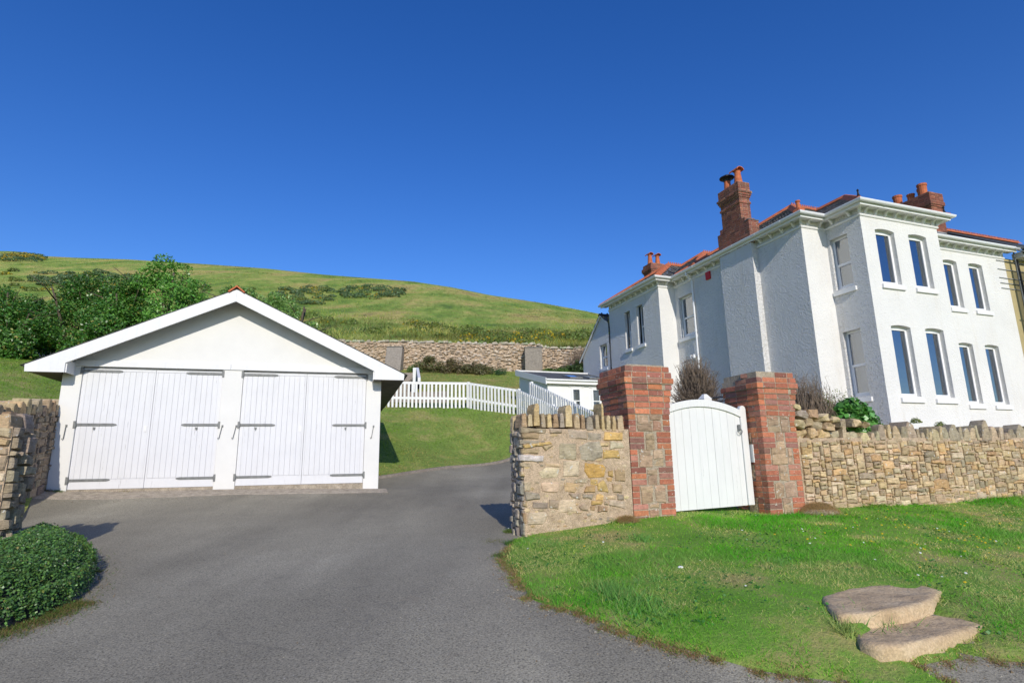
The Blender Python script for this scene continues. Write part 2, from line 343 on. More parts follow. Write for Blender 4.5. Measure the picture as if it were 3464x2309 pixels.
MT = dict(asphalt=m_asphalt(), soil=m_soil(), lawn=m_lawn(), hill=m_hill(), stone=m_stone(), mortar=m_mortar(), bmortar=m_mortar('brick_mortar', (.46, .38, .28), (.32, .26, .19)),
    brick=m_brick(), gwall=m_white('garage_render', (.75, .74, .705), bumps=.25, rough=.8), board=m_white('painted_boards', (.70, .70, .71), wear=.625, rust=.72), fascia=m_white('painted_fascia', (.75, .75, .745), wear=.66),
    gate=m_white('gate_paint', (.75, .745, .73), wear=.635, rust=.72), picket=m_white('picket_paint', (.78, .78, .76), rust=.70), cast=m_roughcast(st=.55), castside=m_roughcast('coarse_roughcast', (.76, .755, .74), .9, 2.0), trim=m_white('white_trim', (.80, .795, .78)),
    upvc=m_white('window_frame_white', (.82, .82, .82), rough=.3), gutter=m_white('gutter_white', (.78, .79, .79), rough=.35), metal=simple('galvanised_iron', (.17, .175, .17), .5, .25, 12, spec=.5),
    leaf=m_leaf('leaves', .3, .45, .4), grass=m_leaf('grass_blades', .42, .6, .1), glossleaf=m_leaf('glossy_leaves', .22, .36, .5), glass=m_glass(), slate=m_slate(), vstone=m_vcol('rubble'),
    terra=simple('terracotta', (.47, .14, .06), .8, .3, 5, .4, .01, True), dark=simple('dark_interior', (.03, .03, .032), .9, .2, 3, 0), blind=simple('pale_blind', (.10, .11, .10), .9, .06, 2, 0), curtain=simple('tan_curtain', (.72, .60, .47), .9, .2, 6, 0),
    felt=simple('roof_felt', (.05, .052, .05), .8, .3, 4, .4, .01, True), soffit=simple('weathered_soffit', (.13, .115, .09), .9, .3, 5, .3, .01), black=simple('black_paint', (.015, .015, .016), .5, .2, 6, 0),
    concrete=m_mortar('concrete', (.34, .29, .24), (.22, .185, .15)), apron=m_mortar('apron_concrete', (.46, .39, .30), (.26, .225, .17)), yellow=simple('yellow_render', (.42, .35, .18), .9, .06, 2, .2, .01),
    lead=simple('lead_flashing', (.33, .34, .35), .6, .2, 5, .2, .01), red=simple('red_plastic', (.5, .02, .02), .4, .05, 5, 0), steel=simple('scaffold_steel', (.12, .13, .13), .5, .3, 9, .1), net=None,
    twig=simple('bare_twigs', (.17, .13, .095), .9, .35, 9, 0, world=True), bark=simple('bark', (.10, .08, .055), .95, .3, 9, .5, .01), sandstone=None, bstone=m_mortar('buttress_render', (.33, .29, .24), (.22, .195, .165)), flat=simple('flat_roof', (.085, .09, .092), .9, .3, 3, .2, .01))
def m_sandstone():
    m, n, b, o = mat('worn_sandstone'); c = coords(n, True)
    col = ramp(n, noise(n, c, 3.5, 7, .7), [(.25, (.38, .265, .15)), (.5, (.55, .405, .24)), (.75, (.66, .52, .33))])
    col = mixc(n, 1., col, ramp(n, noise(n, c, 60, 3), [(.3, g(.75)), (.7, g(1.15))]), 'MULTIPLY')
    n.links.new(col, b.inputs['Base Color']); b.inputs['Roughness'].default_value = .95
    h = bump(n, b, noise(n, c, 50, 5, .7), .8, .008); bump(n, b, noise(n, c, 9, 4), .7, .03, h); return m
def m_rearwall():
    m, n, b, o = mat('rear_wall_rubble'); c = coords(n, True, (1, 1, 2.2))
    v = N(n, 'ShaderNodeTexVoronoi', Scale=5.5, Randomness=1.); n.links.new(c, v.inputs['Vector'])
    s = N(n, 'ShaderNodeSeparateColor'); n.links.new(v.outputs['Color'], s.inputs[0])
    col = ramp(n, s.outputs[0], [(.0, (.40, .29, .18)), (.5, (.54, .40, .27)), (1., (.66, .52, .37))])
    e = N(n, 'ShaderNodeTexVoronoi', Scale=5.5, _feature='DISTANCE_TO_EDGE'); n.links.new(c, e.inputs['Vector'])
    ed = ramp(n, e.outputs['Distance'], [(.02, g(.0)), (.07, g(1))]); col = mixc(n, ed, (.46, .35, .25), col)
    wh = ramp(n, noise(n, coords(n, True), 2.2, 6, .8), [(.58, g(0)), (.64, g(.7))]); col = mixc(n, wh, col, (.70, .60, .48))
    n.links.new(col, b.inputs['Base Color']); b.inputs['Roughness'].default_value = .95
    h = bump(n, b, ed, .8, .05); bump(n, b, noise(n, coords(n, True), 9, 6, .8), .8, .05, h); return m
def m_net():
    m, n, b, o = mat('debris_netting'); c = coords(n)
    col = ramp(n, noise(n, c, 1.6, 5, .7), [(.3, (.16, .19, .17)), (.6, (.32, .35, .33)), (.8, (.55, .56, .55))]); n.links.new(col, b.inputs['Base Color'])
    t = n.nodes.new('ShaderNodeBsdfTransparent'); mx = N(n, 'ShaderNodeMixShader', Fac=.35); n.links.new(b.outputs[0], mx.inputs[1]); n.links.new(t.outputs[0], mx.inputs[2]); n.links.new(mx.outputs[0], o.inputs[0]); return m
MT['sandstone'] = m_sandstone(); MT['rearwall'] = m_rearwall(); MT['net'] = m_net()

# ---------------------------------------------------------------- ground sheets
def cdt_region(poly, step, wig=0.0, seed=3):
    P = []
    n = len(poly)
    for i in range(n):                                   # densify + wiggle the outline
        a = np.array(poly[i][:2]); b = np.array(poly[(i + 1) % n][:2]); L = np.linalg.norm(b - a); k = max(1, int(L / step))
        for j in range(k): P.append(a + (b - a) * j / k)
    P = np.array(P)
    if wig:
        P[:, 0] += (fbm(P[:, 0], P[:, 1], .5, seed) - .5) * wig * 2; P[:, 1] += (fbm(P[:, 0] + 9, P[:, 1], .5, seed + 5) - .5) * wig * 2
    xs = np.arange(P[:, 0].min(), P[:, 0].max(), step); ys = np.arange(P[:, 1].min(), P[:, 1].max(), step)
    gx, gy = np.meshgrid(xs, ys); gx = gx.ravel() + np.random.uniform(-.2, .2, gx.size) * step; gy = gy.ravel() + np.random.uniform(-.2, .2, gy.size) * step
    ins = inpoly(gx, gy, P); gx = gx[ins]; gy = gy[ins]
    d = np.sqrt(((gx[:, None] - P[None, ::1, 0]) ** 2 + (gy[:, None] - P[None, ::1, 1]) ** 2).min(1)) if len(gx) * len(P) < 3e7 else np.full(len(gx), 9.)
    ok = d > step * .5; gx = gx[ok]; gy = gy[ok]
    vs_ = [Vector(p) for p in P] + [Vector((a, b)) for a, b in zip(gx, gy)]; m_ = len(P)
    ed = [(i, (i + 1) % m_) for i in range(m_)]
    ov, oe, of, *_ = delaunay_2d_cdt(vs_, ed, [], 1, 1e-5)
    return np.array([(v.x, v.y) for v in ov]), [tuple(f) for f in of], P
def slab_poly(z, *p): return [tuple((lambda d: (EYE + d * ((z - 1.6) / d[2]))[:2])(ray(2500 + x / 1.554, 1300 + y / 1.554))) for x, y in p]
def shrink(P, k=.84):
    cx = sum(p[0] for p in P) / len(P); cy = sum(p[1] for p in P) / len(P); return [(cx + (p[0] - cx) * k, cy + (p[1] - cy) * k) for p in P]
SLABS = [slab_poly(.65, (440, 1115), (560, 1080), (830, 1056), (960, 1062), (1050, 1090), (1005, 1130), (860, 1165), (700, 1190), (525, 1205)), slab_poly(.565, (590, 1240), (800, 1205), (1000, 1185), (1180, 1225), (1270, 1260), (1150, 1285), (1040, 1315), (860, 1345), (700, 1350), (650, 1335))]
def sheet(name, poly, step, dz, matl, wig=0., edge_drop=0., bumpz=0., kind='structure', label=None):
    V, Fc, P = cdt_region(poly, step, wig)
    z = G(V[:, 0], V[:, 1]) + dz
    if name == 'grass_bank': z[inpoly(V[:, 0], V[:, 1], shrink(SLABS[0])) | inpoly(V[:, 0], V[:, 1], shrink(SLABS[1]))] -= .07
    if bumpz: z += (fbm(V[:, 0], V[:, 1], .7, 11) - .5) * bumpz
    if edge_drop:
        for i, v in enumerate(V):
            if len(P) < 4000:
                dd = ((P - v) ** 2).sum(1).min() ** .5
                if dd < .02: z[i] -= edge_drop
    f2 = []
    for f in Fc:
        a, b, c = V[f[0]], V[f[1]], V[f[2]]
        f2.append(f if (b[0] - a[0]) * (c[1] - a[1]) - (b[1] - a[1]) * (c[0] - a[0]) > 0 else f[::-1])
    o = place(name, me_from(name, np.column_stack([V, z]), f2, matl, True)); tag(o, kind=kind)
    if label: o['label'] = label
    return P

def gpix(*pts): return [tuple(on_ground(x / .679, y / .679)[:2]) for x, y in pts]
# big sheet to the horizon
xs = np.unique(np.concatenate([np.linspace(-900, -60, 12), np.linspace(-60, 60, 81), np.linspace(60, 900, 12)]))
ys = np.unique(np.concatenate([np.linspace(-900, -30, 12), np.linspace(-30, 60, 61), np.linspace(60, 900, 12)]))
gx, gy = np.meshgrid(xs, ys); far = np.clip((np.hypot(gx, gy - 14) - 34) / 300, 0, 1)
gz = G(gx, gy) - .12 - far * 12
nx = len(xs); fs = [(j * nx + i, j * nx + i + 1, (j + 1) * nx + i + 1, (j + 1) * nx + i) for j in range(len(ys) - 1) for i in range(nx - 1)]
tag(place('ground', me_from('ground', np.column_stack([gx.ravel(), gy.ravel(), gz.ravel()]), fs, MT['soil'], True)), 'wide grassy ground under the whole hillside', kind='structure')

bank_edge = gpix((1176, 1243), (1163, 1262), (1152, 1285), (1172, 1310), (1188, 1342), (1215, 1372), (1258, 1394), (1330, 1410), (1400, 1438), (1480, 1468), (1560, 1494), (1650, 1518), (1740, 1543), (1850, 1560), (1942, 1568))
bank_edge += [(2.16, 2.9), (2.45, 2.95)] + gpix((2125, 1532), (2222, 1516), (2352, 1521)) + [(4.9, 3.75), (12, 3.9)]
wl = WF.W(-1.30, .2); wl2 = WF.W(-1.36, -.02)
BANK = [tuple(WF.W(-1.40, -.05)[:2])] + bank_edge + [(13, 8), tuple(WF.W(10.5, .15)[:2]), tuple(WF.W(2.2, .25)[:2]), tuple(WF.W(2.1, .9)[:2]), tuple(WF.W(.8, .9)[:2]), tuple(WF.W(.7, .2)[:2]), tuple(WF.W(-1.3, .2)[:2])]
DRIVE = [(-14, -9), (13, -9), (13, 9), (6, 14), (3.2, 14), (1.7, 15.6), (.75, 17.3), (-.01, 17.3), (-1.75, 15.3), (-2.95, 13.4), (-3.4, 13), (-9.2, 12), (-8.4, 9.8), (-5.3, 5.9), (-14, 5)]
sheet('driveway', DRIVE, .22, 0, MT['asphalt'], label='grey asphalt drive sweeping up past the garage')
bankP = sheet('grass_bank', BANK, .11, .03, MT['soil'], wig=.06, edge_drop=.035, bumpz=.03, label='sloping grass bank in front of the garden wall and gate')
LAWN = [(-3.05, 12.5), (-2.72, 13.2), (-1.65, 15.05), (-.01, 17.0), (.7, 16.85), (1.55, 15.4), (3.1, 13.8), (6, 13.8), (20, 18), (24, 37.9), (-45, 37.9), (-45, 6), (-12, 5.6), (-5.3, 6.2), tuple(GF.W(-.25, .3)[:2]), tuple(GF.W(-.1, 6.3)[:2]), tuple(GF.W(5.6, 6.3)[:2])]
sheet('lawn', LAWN, .55, .03, MT['lawn'], bumpz=.05, label='mown hillside lawn climbing from the drive to the rear wall')
# kerb along the lawn
KB = [(-3.0, 12.75), (-2.72, 13.2), (-1.65, 15.05), (-.01, 17.0), (.7, 16.9), (1.55, 15.4)]
kp = []
for i in range(len(KB) - 1):
    for j in range(8): t = j / 8; kp.append((KB[i][0] * (1 - t) + KB[i + 1][0] * t, KB[i][1] * (1 - t) + KB[i + 1][1] * t))
mb = MB()
for a, b in zip(kp[:-1], kp[1:]):
    d = Vector((b[0] - a[0], b[1] - a[1])).normalized(); nn = Vector((-d.y, d.x)) * .06
    q = [(a[0] - nn.x, a[1] - nn.y), (b[0] - nn.x, b[1] - nn.y), (b[0] + nn.x, b[1] + nn.y), (a[0] + nn.x, a[1] + nn.y)]
    za, zb = g1(*a), g1(*b); mb.hexa([(p[0], p[1], (za, zb, zb, za)[i] - .08) for i, p in enumerate(q)] + [(p[0], p[1], (za, zb, zb, za)[i] + .045) for i, p in enumerate(q)])
tag(mb.build('kerb', MT['concrete']), 'low concrete kerb edging the lawn beside the drive', kind='structure')
# concrete apron in front of the garage doors
mb = MB(); nX, nY = 34, 5
for j in range(nY):
    for i in range(nX):
        q = []
        for a, b in ((i, j), (i + 1, j), (i + 1, j + 1), (i, j + 1)):
            x = -.15 + a * 5.8 / nX; y = -.55 + b * .62 / nY
            if b == 0: y += .10 * (vnoise(x, 0., .5, 4) - .5)
            p = GF.W(x, y); q.append((p[0], p[1], g1(p[0], p[1]) + (-.012 if b == 0 else .010) if b < nY else 1.307 + .0 - .022 * x))
        mb.face(q)
tag(mb.build('concrete_apron', MT['apron'], smooth=True), 'worn concrete strip along the foot of the garage doors', kind='structure')

# ---------------------------------------------------------------- hill
ridge_px = [(-900, 835), (-300, 842), (0, 849), (37, 849), (100, 855), (130, 860), (150, 866), (245, 871), (430, 877), (692, 893), (900, 908), (1100, 929), (1228, 939), (1398, 952), (1525, 971), (1653, 997), (1823, 1023), (1951, 1046), (2031, 1062), (2300, 1120), (2700, 1200), (3300, 1300), (4200, 1400), (5200, 1480)]
rx = np.array([p[0] for p in ridge_px], float); ry = np.array([p[1] for p in ridge_px], float)
cols = np.linspace(-900, 4600, 221); NS = 70
hv = []
for i, px in enumerate(cols):
    py = float(np.interp(px, rx, ry)); Y = float(np.interp(px, [-900, 0, 1100, 2031, 4600], [190, 190, 160, 112, 80]))
    top = at(px, py, Y); b0 = at(px, 1200, 38.6)
    bx_, by_ = b0[0], b0[1]; bz = g1(bx_, by_) + (1.4 if px < 2100 else .3)
    for j in range(NS):
        if j < 56:
            t = j / 55.; x = bx_ + (top[0] - bx_) * t; y = by_ + (top[1] - by_) * t; dd = math.hypot(x, y)
            e0 = (bz - 1.6) / math.hypot(bx_, by_); e1 = (top[2] - 1.6) / math.hypot(top[0], top[1])
            z = 1.6 + dd * (e0 + (e1 - e0) * (1 - (1 - t) ** 1.7)) + (fbm(x, y, 22, 5, 3) - .5) * 2.0 * math.sin(math.pi * t) * (1 - t)
        else:
            k = (j - 55); x = top[0] * (1 + .04 * k); y = top[1] * (1 + .04 * k); z = top[2] - .04 * k * top[1] * .04 * k * .9
        hv.append((x, y, z))
hv = np.array(hv)
hf = [(i * NS + j, (i + 1) * NS + j, (i + 1) * NS + j + 1, i * NS + j + 1) for i in range(len(cols) - 1) for j in range(NS - 1)]
tag(place('hill', me_from('hill', hv, hf, MT['hill'], True)), 'rounded green hill rising behind the garden to the skyline', kind='structure')
HV = hv.reshape(len(cols), NS, 3)
def hill_pt(px, t):                                     # point on the hill: column px, fraction t of the way to the ridge
    i = np.clip((px + 900) / 25., 0, 219.99); j = np.clip(t * 55, 0, 68.99); a = np.floor(i).astype(int); b = np.floor(j).astype(int); u = (i - a)[..., None]; v = (j - b)[..., None]
    return (HV[a, b] * (1 - u) + HV[a + 1, b] * u) * (1 - v) + (HV[a, b + 1] * (1 - u) + HV[a + 1, b + 1] * u) * v
def hill_at(px, py):
    best = None
    for t in np.linspace(0, 1, 120):
        p = hill_pt(np.array([px]), np.array([t]))[0]; q = CM.T @ (p - EYE); yy = 1154.5 - F_PX * q[1] / -q[2]
        if yy <= py: return p, t
    return p, t

# ---------------------------------------------------------------- stones and bricks
def outline(poly, seg, jit):
    P = []
    n = len(poly)
    for i in range(n):
        a = poly[i]; b = poly[(i + 1) % n]; L = math.hypot(b[0] - a[0], b[1] - a[1]); k = max(1, min(5, int(round(L / seg))))
        for j in range(k):
            t = j / k; ja = jit if j else jit * .8; P.append((a[0] + (b[0] - a[0]) * t + random.uniform(-ja, ja), a[1] + (b[1] - a[1]) * t + random.uniform(-ja, ja)))
    return P
def stone_geo(poly, proud, fm, back=.04, seg=.07, jit=.006, inset=.012):
    P = outline(poly, seg, jit); n = len(P); cx = sum(p[0] for p in P) / n; cz = sum(p[1] for p in P) / n
    v = []; f = []
    tx, tz = random.uniform(-.25, .25), random.uniform(-.25, .2)
    def ring(k, d, jd):
        for p in P:
            r = math.hypot(p[0] - cx, p[1] - cz) + 1e-6; s = max(.2, 1 - k / r); x = cx + (p[0] - cx) * s; z = cz + (p[1] - cz) * s
            v.append(fm(x, d + (x - cx) * tx * .25 * (k > 0) + (z - cz) * tz * .3 * (k > 0) + random.uniform(-jd, jd), z))
    ring(0, -back, 0); ring(inset * .25, proud * .35, .002); ring(inset * 1.1, proud * .95, .003)
    v.append(fm(cx + random.uniform(-.01, .01), proud + random.uniform(-.002, .008), cz))
    for r in (0, 1):
        for i in range(n): j = (i + 1) % n; f.append((r * n + i, r * n + j, (r + 1) * n + j, (r + 1) * n + i))
    for i in range(n): f.append((2 * n + i, 2 * n + (i + 1) % n, 3 * n))
    return v, f
STC = [(.52, .39, .22), (.44, .33, .19), (.38, .30, .20), (.56, .41, .21), (.34, .28, .21), (.47, .37, .25), (.58, .45, .27), (.41, .28, .16)]
def stcol(pal=STC, v=.12):
    c = random.choice(pal); k = 1 + random.uniform(-v, v) * 1.4; return tuple(min(.9, x * k * (1 + random.uniform(-.04, .04))) for x in c)
def flip_if(me, fm):                                    # faces look outwards
    return me
def stone_obj(name, poly, proud, fm, parent, color=None, zb=0, **k):
    v, f = stone_geo(poly, proud, fm, **k); me = me_from(name, v, f, MT['stone'])
    return place(name, me, parent, (0, 0, -zb), color=color or stcol())
def rubble_fill(u0, u1, z0, z1, wmin, wmax, hmin, hmax, cell=.03, gap=.008, top=None):
    nu = int((u1 - u0) / cell); nz = int((z1 - z0) / cell); occ = np.zeros((nz, nu), bool); out = []
    for j in range(nz):
        for i in range(nu):
            if occ[j, i]: continue
            w_ = int(random.triangular(wmin, wmax, wmin * 1.4) / cell); h_ = int(random.triangular(hmin, hmax, hmin * 1.5) / cell); w_ = max(w_, 1); h_ = max(h_, 1)
            k = 0
            while k < w_ and i + k < nu and not occ[j, i + k]: k += 1
            if nu - (i + k) <= 2: k = nu - i if not occ[j, i:].any() else k
            h_ = min(h_, nz - j)
            if k * cell < wmin * .45 and h_ > 2: h_ = 2
            while h_ > 1 and occ[j:j + h_, i:i + k].any(): h_ -= 1
            occ[j:j + h_, i:i + k] = True
            a, b, c, d = u0 + i * cell + gap, u0 + (i + k) * cell - gap, z0 + j * cell + gap, z0 + (j + h_) * cell - gap
            if b - a < .02 or d - c < .015: continue
            q = min(.022, (b - a) * .12, (d - c) * .28); r = lambda: random.uniform(-q, q) * .8
            P = [(a + abs(r()), c + r()), (b - abs(r()), c + r()), (b - abs(r()), d + r()), (a + abs(r()), d + r())]
            if k * cell > .16 and random.random() < .5: P.insert(3, ((a + b) / 2 + r(), d + abs(r()))); 
            if random.random() < .25 and b - a > .08: P[2] = (P[2][0] - q * 1.5, P[2][1]); P.insert(2, (b - q * .3, d - q * 1.4))
            out.append(P)
    return out
def joined(name, geos, cols, matl, parent=None, loc=(0, 0, 0)):
    V = []; Fc = []; Cc = []
    for (v, f), c in zip(geos, cols):
        n = len(V); V += v; Fc += [tuple(n + i for i in t) for t in f]; Cc += [c] * len(v)
    return place(name, me_from(name, V, Fc, matl, col=np.array(Cc)), parent, loc)
def brick_meshes(k=5):
    out = []
    for i in range(k):
        bm = bmesh.new(); bmesh.ops.create_cube(bm, size=1)
        bmesh.ops.scale(bm, vec=(.215, .1025, .065), verts=bm.verts)
        bmesh.ops.bevel(bm, geom=bm.edges[:], offset=.0045, segments=1, affect='EDGES')
        for v in bm.verts: v.co += Vector([random.uniform(-.0025, .0025) for _ in range(3)])
        me = bpy.data.meshes.new('brick'); bm.to_mesh(me); bm.free(); me.materials.append(MT['brick']); out.append(me)
    return out
BRK = brick_meshes()
BRC = [(.42, .15, .09), (.50, .175, .09), (.37, .135, .085), (.32, .125, .09), (.52, .20, .10), (.40, .18, .13), (.44, .16, .095), (.31, .15, .115)]
def put_brick(parent, x, y, z, lx, ly, h=.065, color=None, name='brick', zb=0):
    rot = 0
    if ly > lx: rot = math.pi / 2; lx, ly = ly, lx
    return place(name, random.choice(BRK), parent, (x, y, z - zb), (random.uniform(-.006, .006), random.uniform(-.006, .006), rot + random.uniform(-.01, .01)), (lx / .215, ly / .1025, h / .065), color or stcol(BRC, .18))
def ring_bricks(x0, x1, y0, y1, off, bl=.215, bd=.1025, gap=.01):
    """one course of bricks round a rectangle: (cx, cy, lx, ly)"""
    out = []
    def run(a, b, fix, axis, sgn):
        p = a - (bl / 2 if off else 0); first = True
        while p < b - .02:
            q = min(p + bl + gap, b + gap); s = max(p, a); L = q - gap - s
            if L > .03:
                c = (s + q - gap) / 2
                out.append((c, fix + sgn * bd / 2, L, bd) if axis == 0 else (fix + sgn * bd / 2, c, bd, L))
            p += bl + gap
    ci = bd + gap
    if off: run(x0, x1, y0, 0, 1); run(x0, x1, y1, 0, -1); run(y0 + ci, y1 - ci, x0, 1, 1); run(y0 + ci, y1 - ci, x1, 1, -1)
    else: run(x0 + ci, x1 - ci, y0, 0, 1); run(x0 + ci, x1 - ci, y1, 0, -1); run(y0, y1, x0, 1, 1); run(y0, y1, x1, 1, -1)
    return out

# ---------------------------------------------------------------- garage
def garage():
    t = thing('garage', 'white double garage with low gable and two pairs of boarded doors', 'garage', tuple(GF.o), GF.yaw)
    W_ = 5.5; D = 6.3; Z = 2.13
    doors = [(.30, 1.448, 2.562), (2.93, 4.072, 5.202)]
    mb = MB()                                           # front piers, side and back walls
    for a, b in ((0, .295), (2.567, 2.925), (5.207, W_)): mb.box(a, b, 0, .22, -.35, Z + .02)
    mb.box(0, .2, .22, D, -.35, 2.1); mb.box(W_ - .2, W_, .22, D, -.5, 2.1); mb.box(.2, W_ - .2, D - .2, D, -.35, 2.1)
    mb.build('wall', MT['gwall'], t, bevel=.006)
    mb = MB(); mb.prism([(.02, 2.262), (W_ - .02, 2.262), (W_ - .02, 2.30), (2.75, 3.56), (.02, 2.30)], 1, 0.012, .2); mb.build('gable', MT['gwall'], t); mb = MB(); mb.prism([(.02, 2.1), (W_ - .02, 2.1), (2.75, 3.5)], 1, D - .2, D)
    mb.build('gable', MT['gwall'], t)
    mb = MB(); mb.box(.06, 2.70, -.022, .2, 2.150, 2.262); mb.box(2.703, 5.44, -.022, .2, 2.150, 2.262); mb.build('lintel_board', MT['fascia'], t, bevel=.004)
    for a, b in ((.295, 2.567), (2.925, 5.207)): mb = MB(); mb.box(a, b, .02, .16, 2.122, 2.149); mb.build('door_track', MT['metal'], t)
    for a, b in ((.296, 2.566), (2.926, 5.206)): mb = MB(); mb.box(a, b, .004, .2, -.35, .008); mb.build('threshold', MT['apron'], t)
    mb = MB(); mb.box(.2, W_ - .2, .9, 1.0, -.1, 2.1); mb.build('dark_partition', MT['dark'], t)
    bcount = 11
    bmes = {}
    for a, m_, b in doors:
        for side, (x0, x1) in enumerate(((a, m_ - .003), (m_ + .003, b))):
            wd = x1 - x0
            mb = MB(); mb.box(0, wd, .062, .09, .012, 2.118); mb.box(0, wd, .03, .062, .012, .178); mb.box(0, wd, .032, .062, 2.075, 2.118)
            so = .065 if side == 0 else .03; eo = .03 if side == 0 else .065
            mb.box(0, so, .034, .062, .18, 2.073); mb.box(wd - eo, wd, .034, .062, .18, 2.073)
            dl = mb.build('door', MT['board'], t, (x0, 0, 0))
            bw = (wd - so - eo) / bcount
            if round(bw, 4) not in bmes:
                q = MB(); e = .004; q.prism([(.0008, .062), (.0008, .038), (e, .034), (bw - e, .034), (bw - .0008, .038), (bw - .0008, .062)], 2, .182, 2.071); bmes[round(bw, 4)] = q.me('board', MT['board'])
            for i in range(bcount): place('board', bmes[round(bw, 4)], dl, (so + i * bw, random.uniform(-.0015, .001), 0))
            for hz in (.165, 1.12, 2.075):
                q = MB(); s = 1 if side == 0 else -1; ex = 0 if side == 0 else wd
                zt = hz + .022; zb_ = hz - .022
                pl = [(ex + s * .0, zb_), (ex + s * .56, zb_), (ex + s * .605, zb_ + .010), (ex + s * .62, hz), (ex + s * .605, zt - .01), (ex + s * .56, zt), (ex, zt)]
                q.prism(pl, 1, .018, .029); q.box(min(ex - s * .035, ex), max(ex - s * .035, ex), -.008, .03, hz - .07, hz + .06); q.tube([(ex, .012, hz - .035), (ex, .012, hz + .035)], .011)
                for bx in (.08, .2, .36, .52): q.lathe([(.0, -.0), (.009, 0.)], 6) if 0 else q.box(ex + s * bx - .006, ex + s * bx + .006, .010, .019, hz - .006, hz + .006)
                q.build('strap_hinge', MT['metal'], dl)
            q = MB(); xx = .26 if side == 0 else wd - .38; q.box(xx, xx + .035, .014, .034, 1.045, 1.075); q.box(xx + .01, xx + .025, .0, .034, 1.03, 1.05); q.build('hook_plate', MT['metal'], dl)
            if side == 0: q = MB(); q.box(wd - .09, wd - .05, .022, .034, 1.0, 1.1); q.box(wd - .08, wd - .07, .014, .024, 1.02, 1.07); q.build('lock_cover', MT['trim'], dl)
    q = MB(); q.box(0, .03, -.012, .001, -.02, .02); q.tube([(.015, -.015, 0), (.01, -.02, -.02), (-.015, -.02, -.225), (-.03, -.022, -.235), (-.032, -.03, -.215)], .006, 5); hm = q.me('hook', MT['metal'])
    for x in (.155, 2.625, 2.862, 5.36): place('stay_hook', hm, t, (x, 0, 1.095), (0, R(random.uniform(-4, 4)), 0))
    # barge boards, boxed ends
    y0, y1 = -.36, -.332
    for s in (-1, 1):
        def X(x): return 2.75 + s * x
        pl = [(X(0), 3.638), (X(0), 3.405), (X(2.59), 2.145), (X(2.59), 1.98), (X(3.165), 1.98), (X(3.175), 2.10)]
        mb = MB(); mb.prism(pl if s > 0 else pl[::-1], 1, y0, y1); mb.build('barge_board', MT['fascia'], t, bevel=.004)
        mb = MB(); a, b = sorted((X(2.59), X(2.57))); mb.box(a, b, y1 + .001, 0, 1.985, 2.20); mb.build('box_end', MT['fascia'], t)
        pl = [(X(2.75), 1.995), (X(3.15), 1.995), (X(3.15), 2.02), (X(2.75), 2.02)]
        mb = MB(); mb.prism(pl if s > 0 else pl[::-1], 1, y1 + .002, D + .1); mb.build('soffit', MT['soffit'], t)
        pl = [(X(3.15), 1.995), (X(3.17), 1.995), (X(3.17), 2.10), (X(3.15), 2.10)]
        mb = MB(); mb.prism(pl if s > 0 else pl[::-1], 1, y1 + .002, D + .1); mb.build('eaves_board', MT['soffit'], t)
        pl = [(X(0), 3.640), (X(0), 3.60), (X(3.20), 2.06), (X(3.20), 2.094)]
        mb = MB(); mb.prism(pl if s > 0 else pl[::-1], 1, -.350, D + .12); mb.build('roof_deck', MT['felt'], t)
        # slates, individually laid but joined
        n_c = 16; L = math.hypot(3.28, 1.586); geos = []; cols = []
        for c in range(n_c):
            a0 = 1 - c / n_c; a1 = 1 - (c + 1.15) / n_c; yy = -.366 - (c % 2) * .13
            while yy < D + .12:
                yb = min(yy + .25, D + .13); ya = max(yy, -.366)
                if yb - ya > .02:
                    x0_, z0_ = 3.24 * a0, 3.645 - 1.565 * a0; x1_, z1_ = 3.24 * max(a1, 0), 3.645 - 1.565 * max(a1, 0)
                    mbt = MB(); up = .010
                    mbt.hexa([(X(x0_), ya, z0_), (X(x0_), yb - .004, z0_), (X(x1_), yb - .004, z1_ - .006), (X(x1_), ya, z1_ - .006), (X(x0_), ya, z0_ + up), (X(x0_), yb - .004, z0_ + up), (X(x1_), yb - .004, z1_ + .004), (X(x1_), ya, z1_ + .004)])
                    geos.append((mbt.v, mbt.f)); k = random.uniform(.7, 1.2); cols.append((.055 * k, .06 * k, .06 * k))
                yy += .26
        o = joined('roof_slates', geos, cols, MT['slate'], t); o['kind'] = 'stuff'
    q = MB(); q.prism([(-.15, -.045), (0, .075), (.15, -.045), (.13, -.065), (0, .045), (-.13, -.065)], 1, 0, .30); rt = q.me('ridge_tile', MT['terra'])
    for i in range(21): place('ridge_tile', rt, t, (2.75, -.40 + i * .318, 3.64 + random.uniform(-.004, .004)))
    q = MB(); q.tube([(.16, -.012, .0), (.19, -.014, .12), (.165, -.012, .2), (.205, -.014, .30)], .008, 5); 
garage()

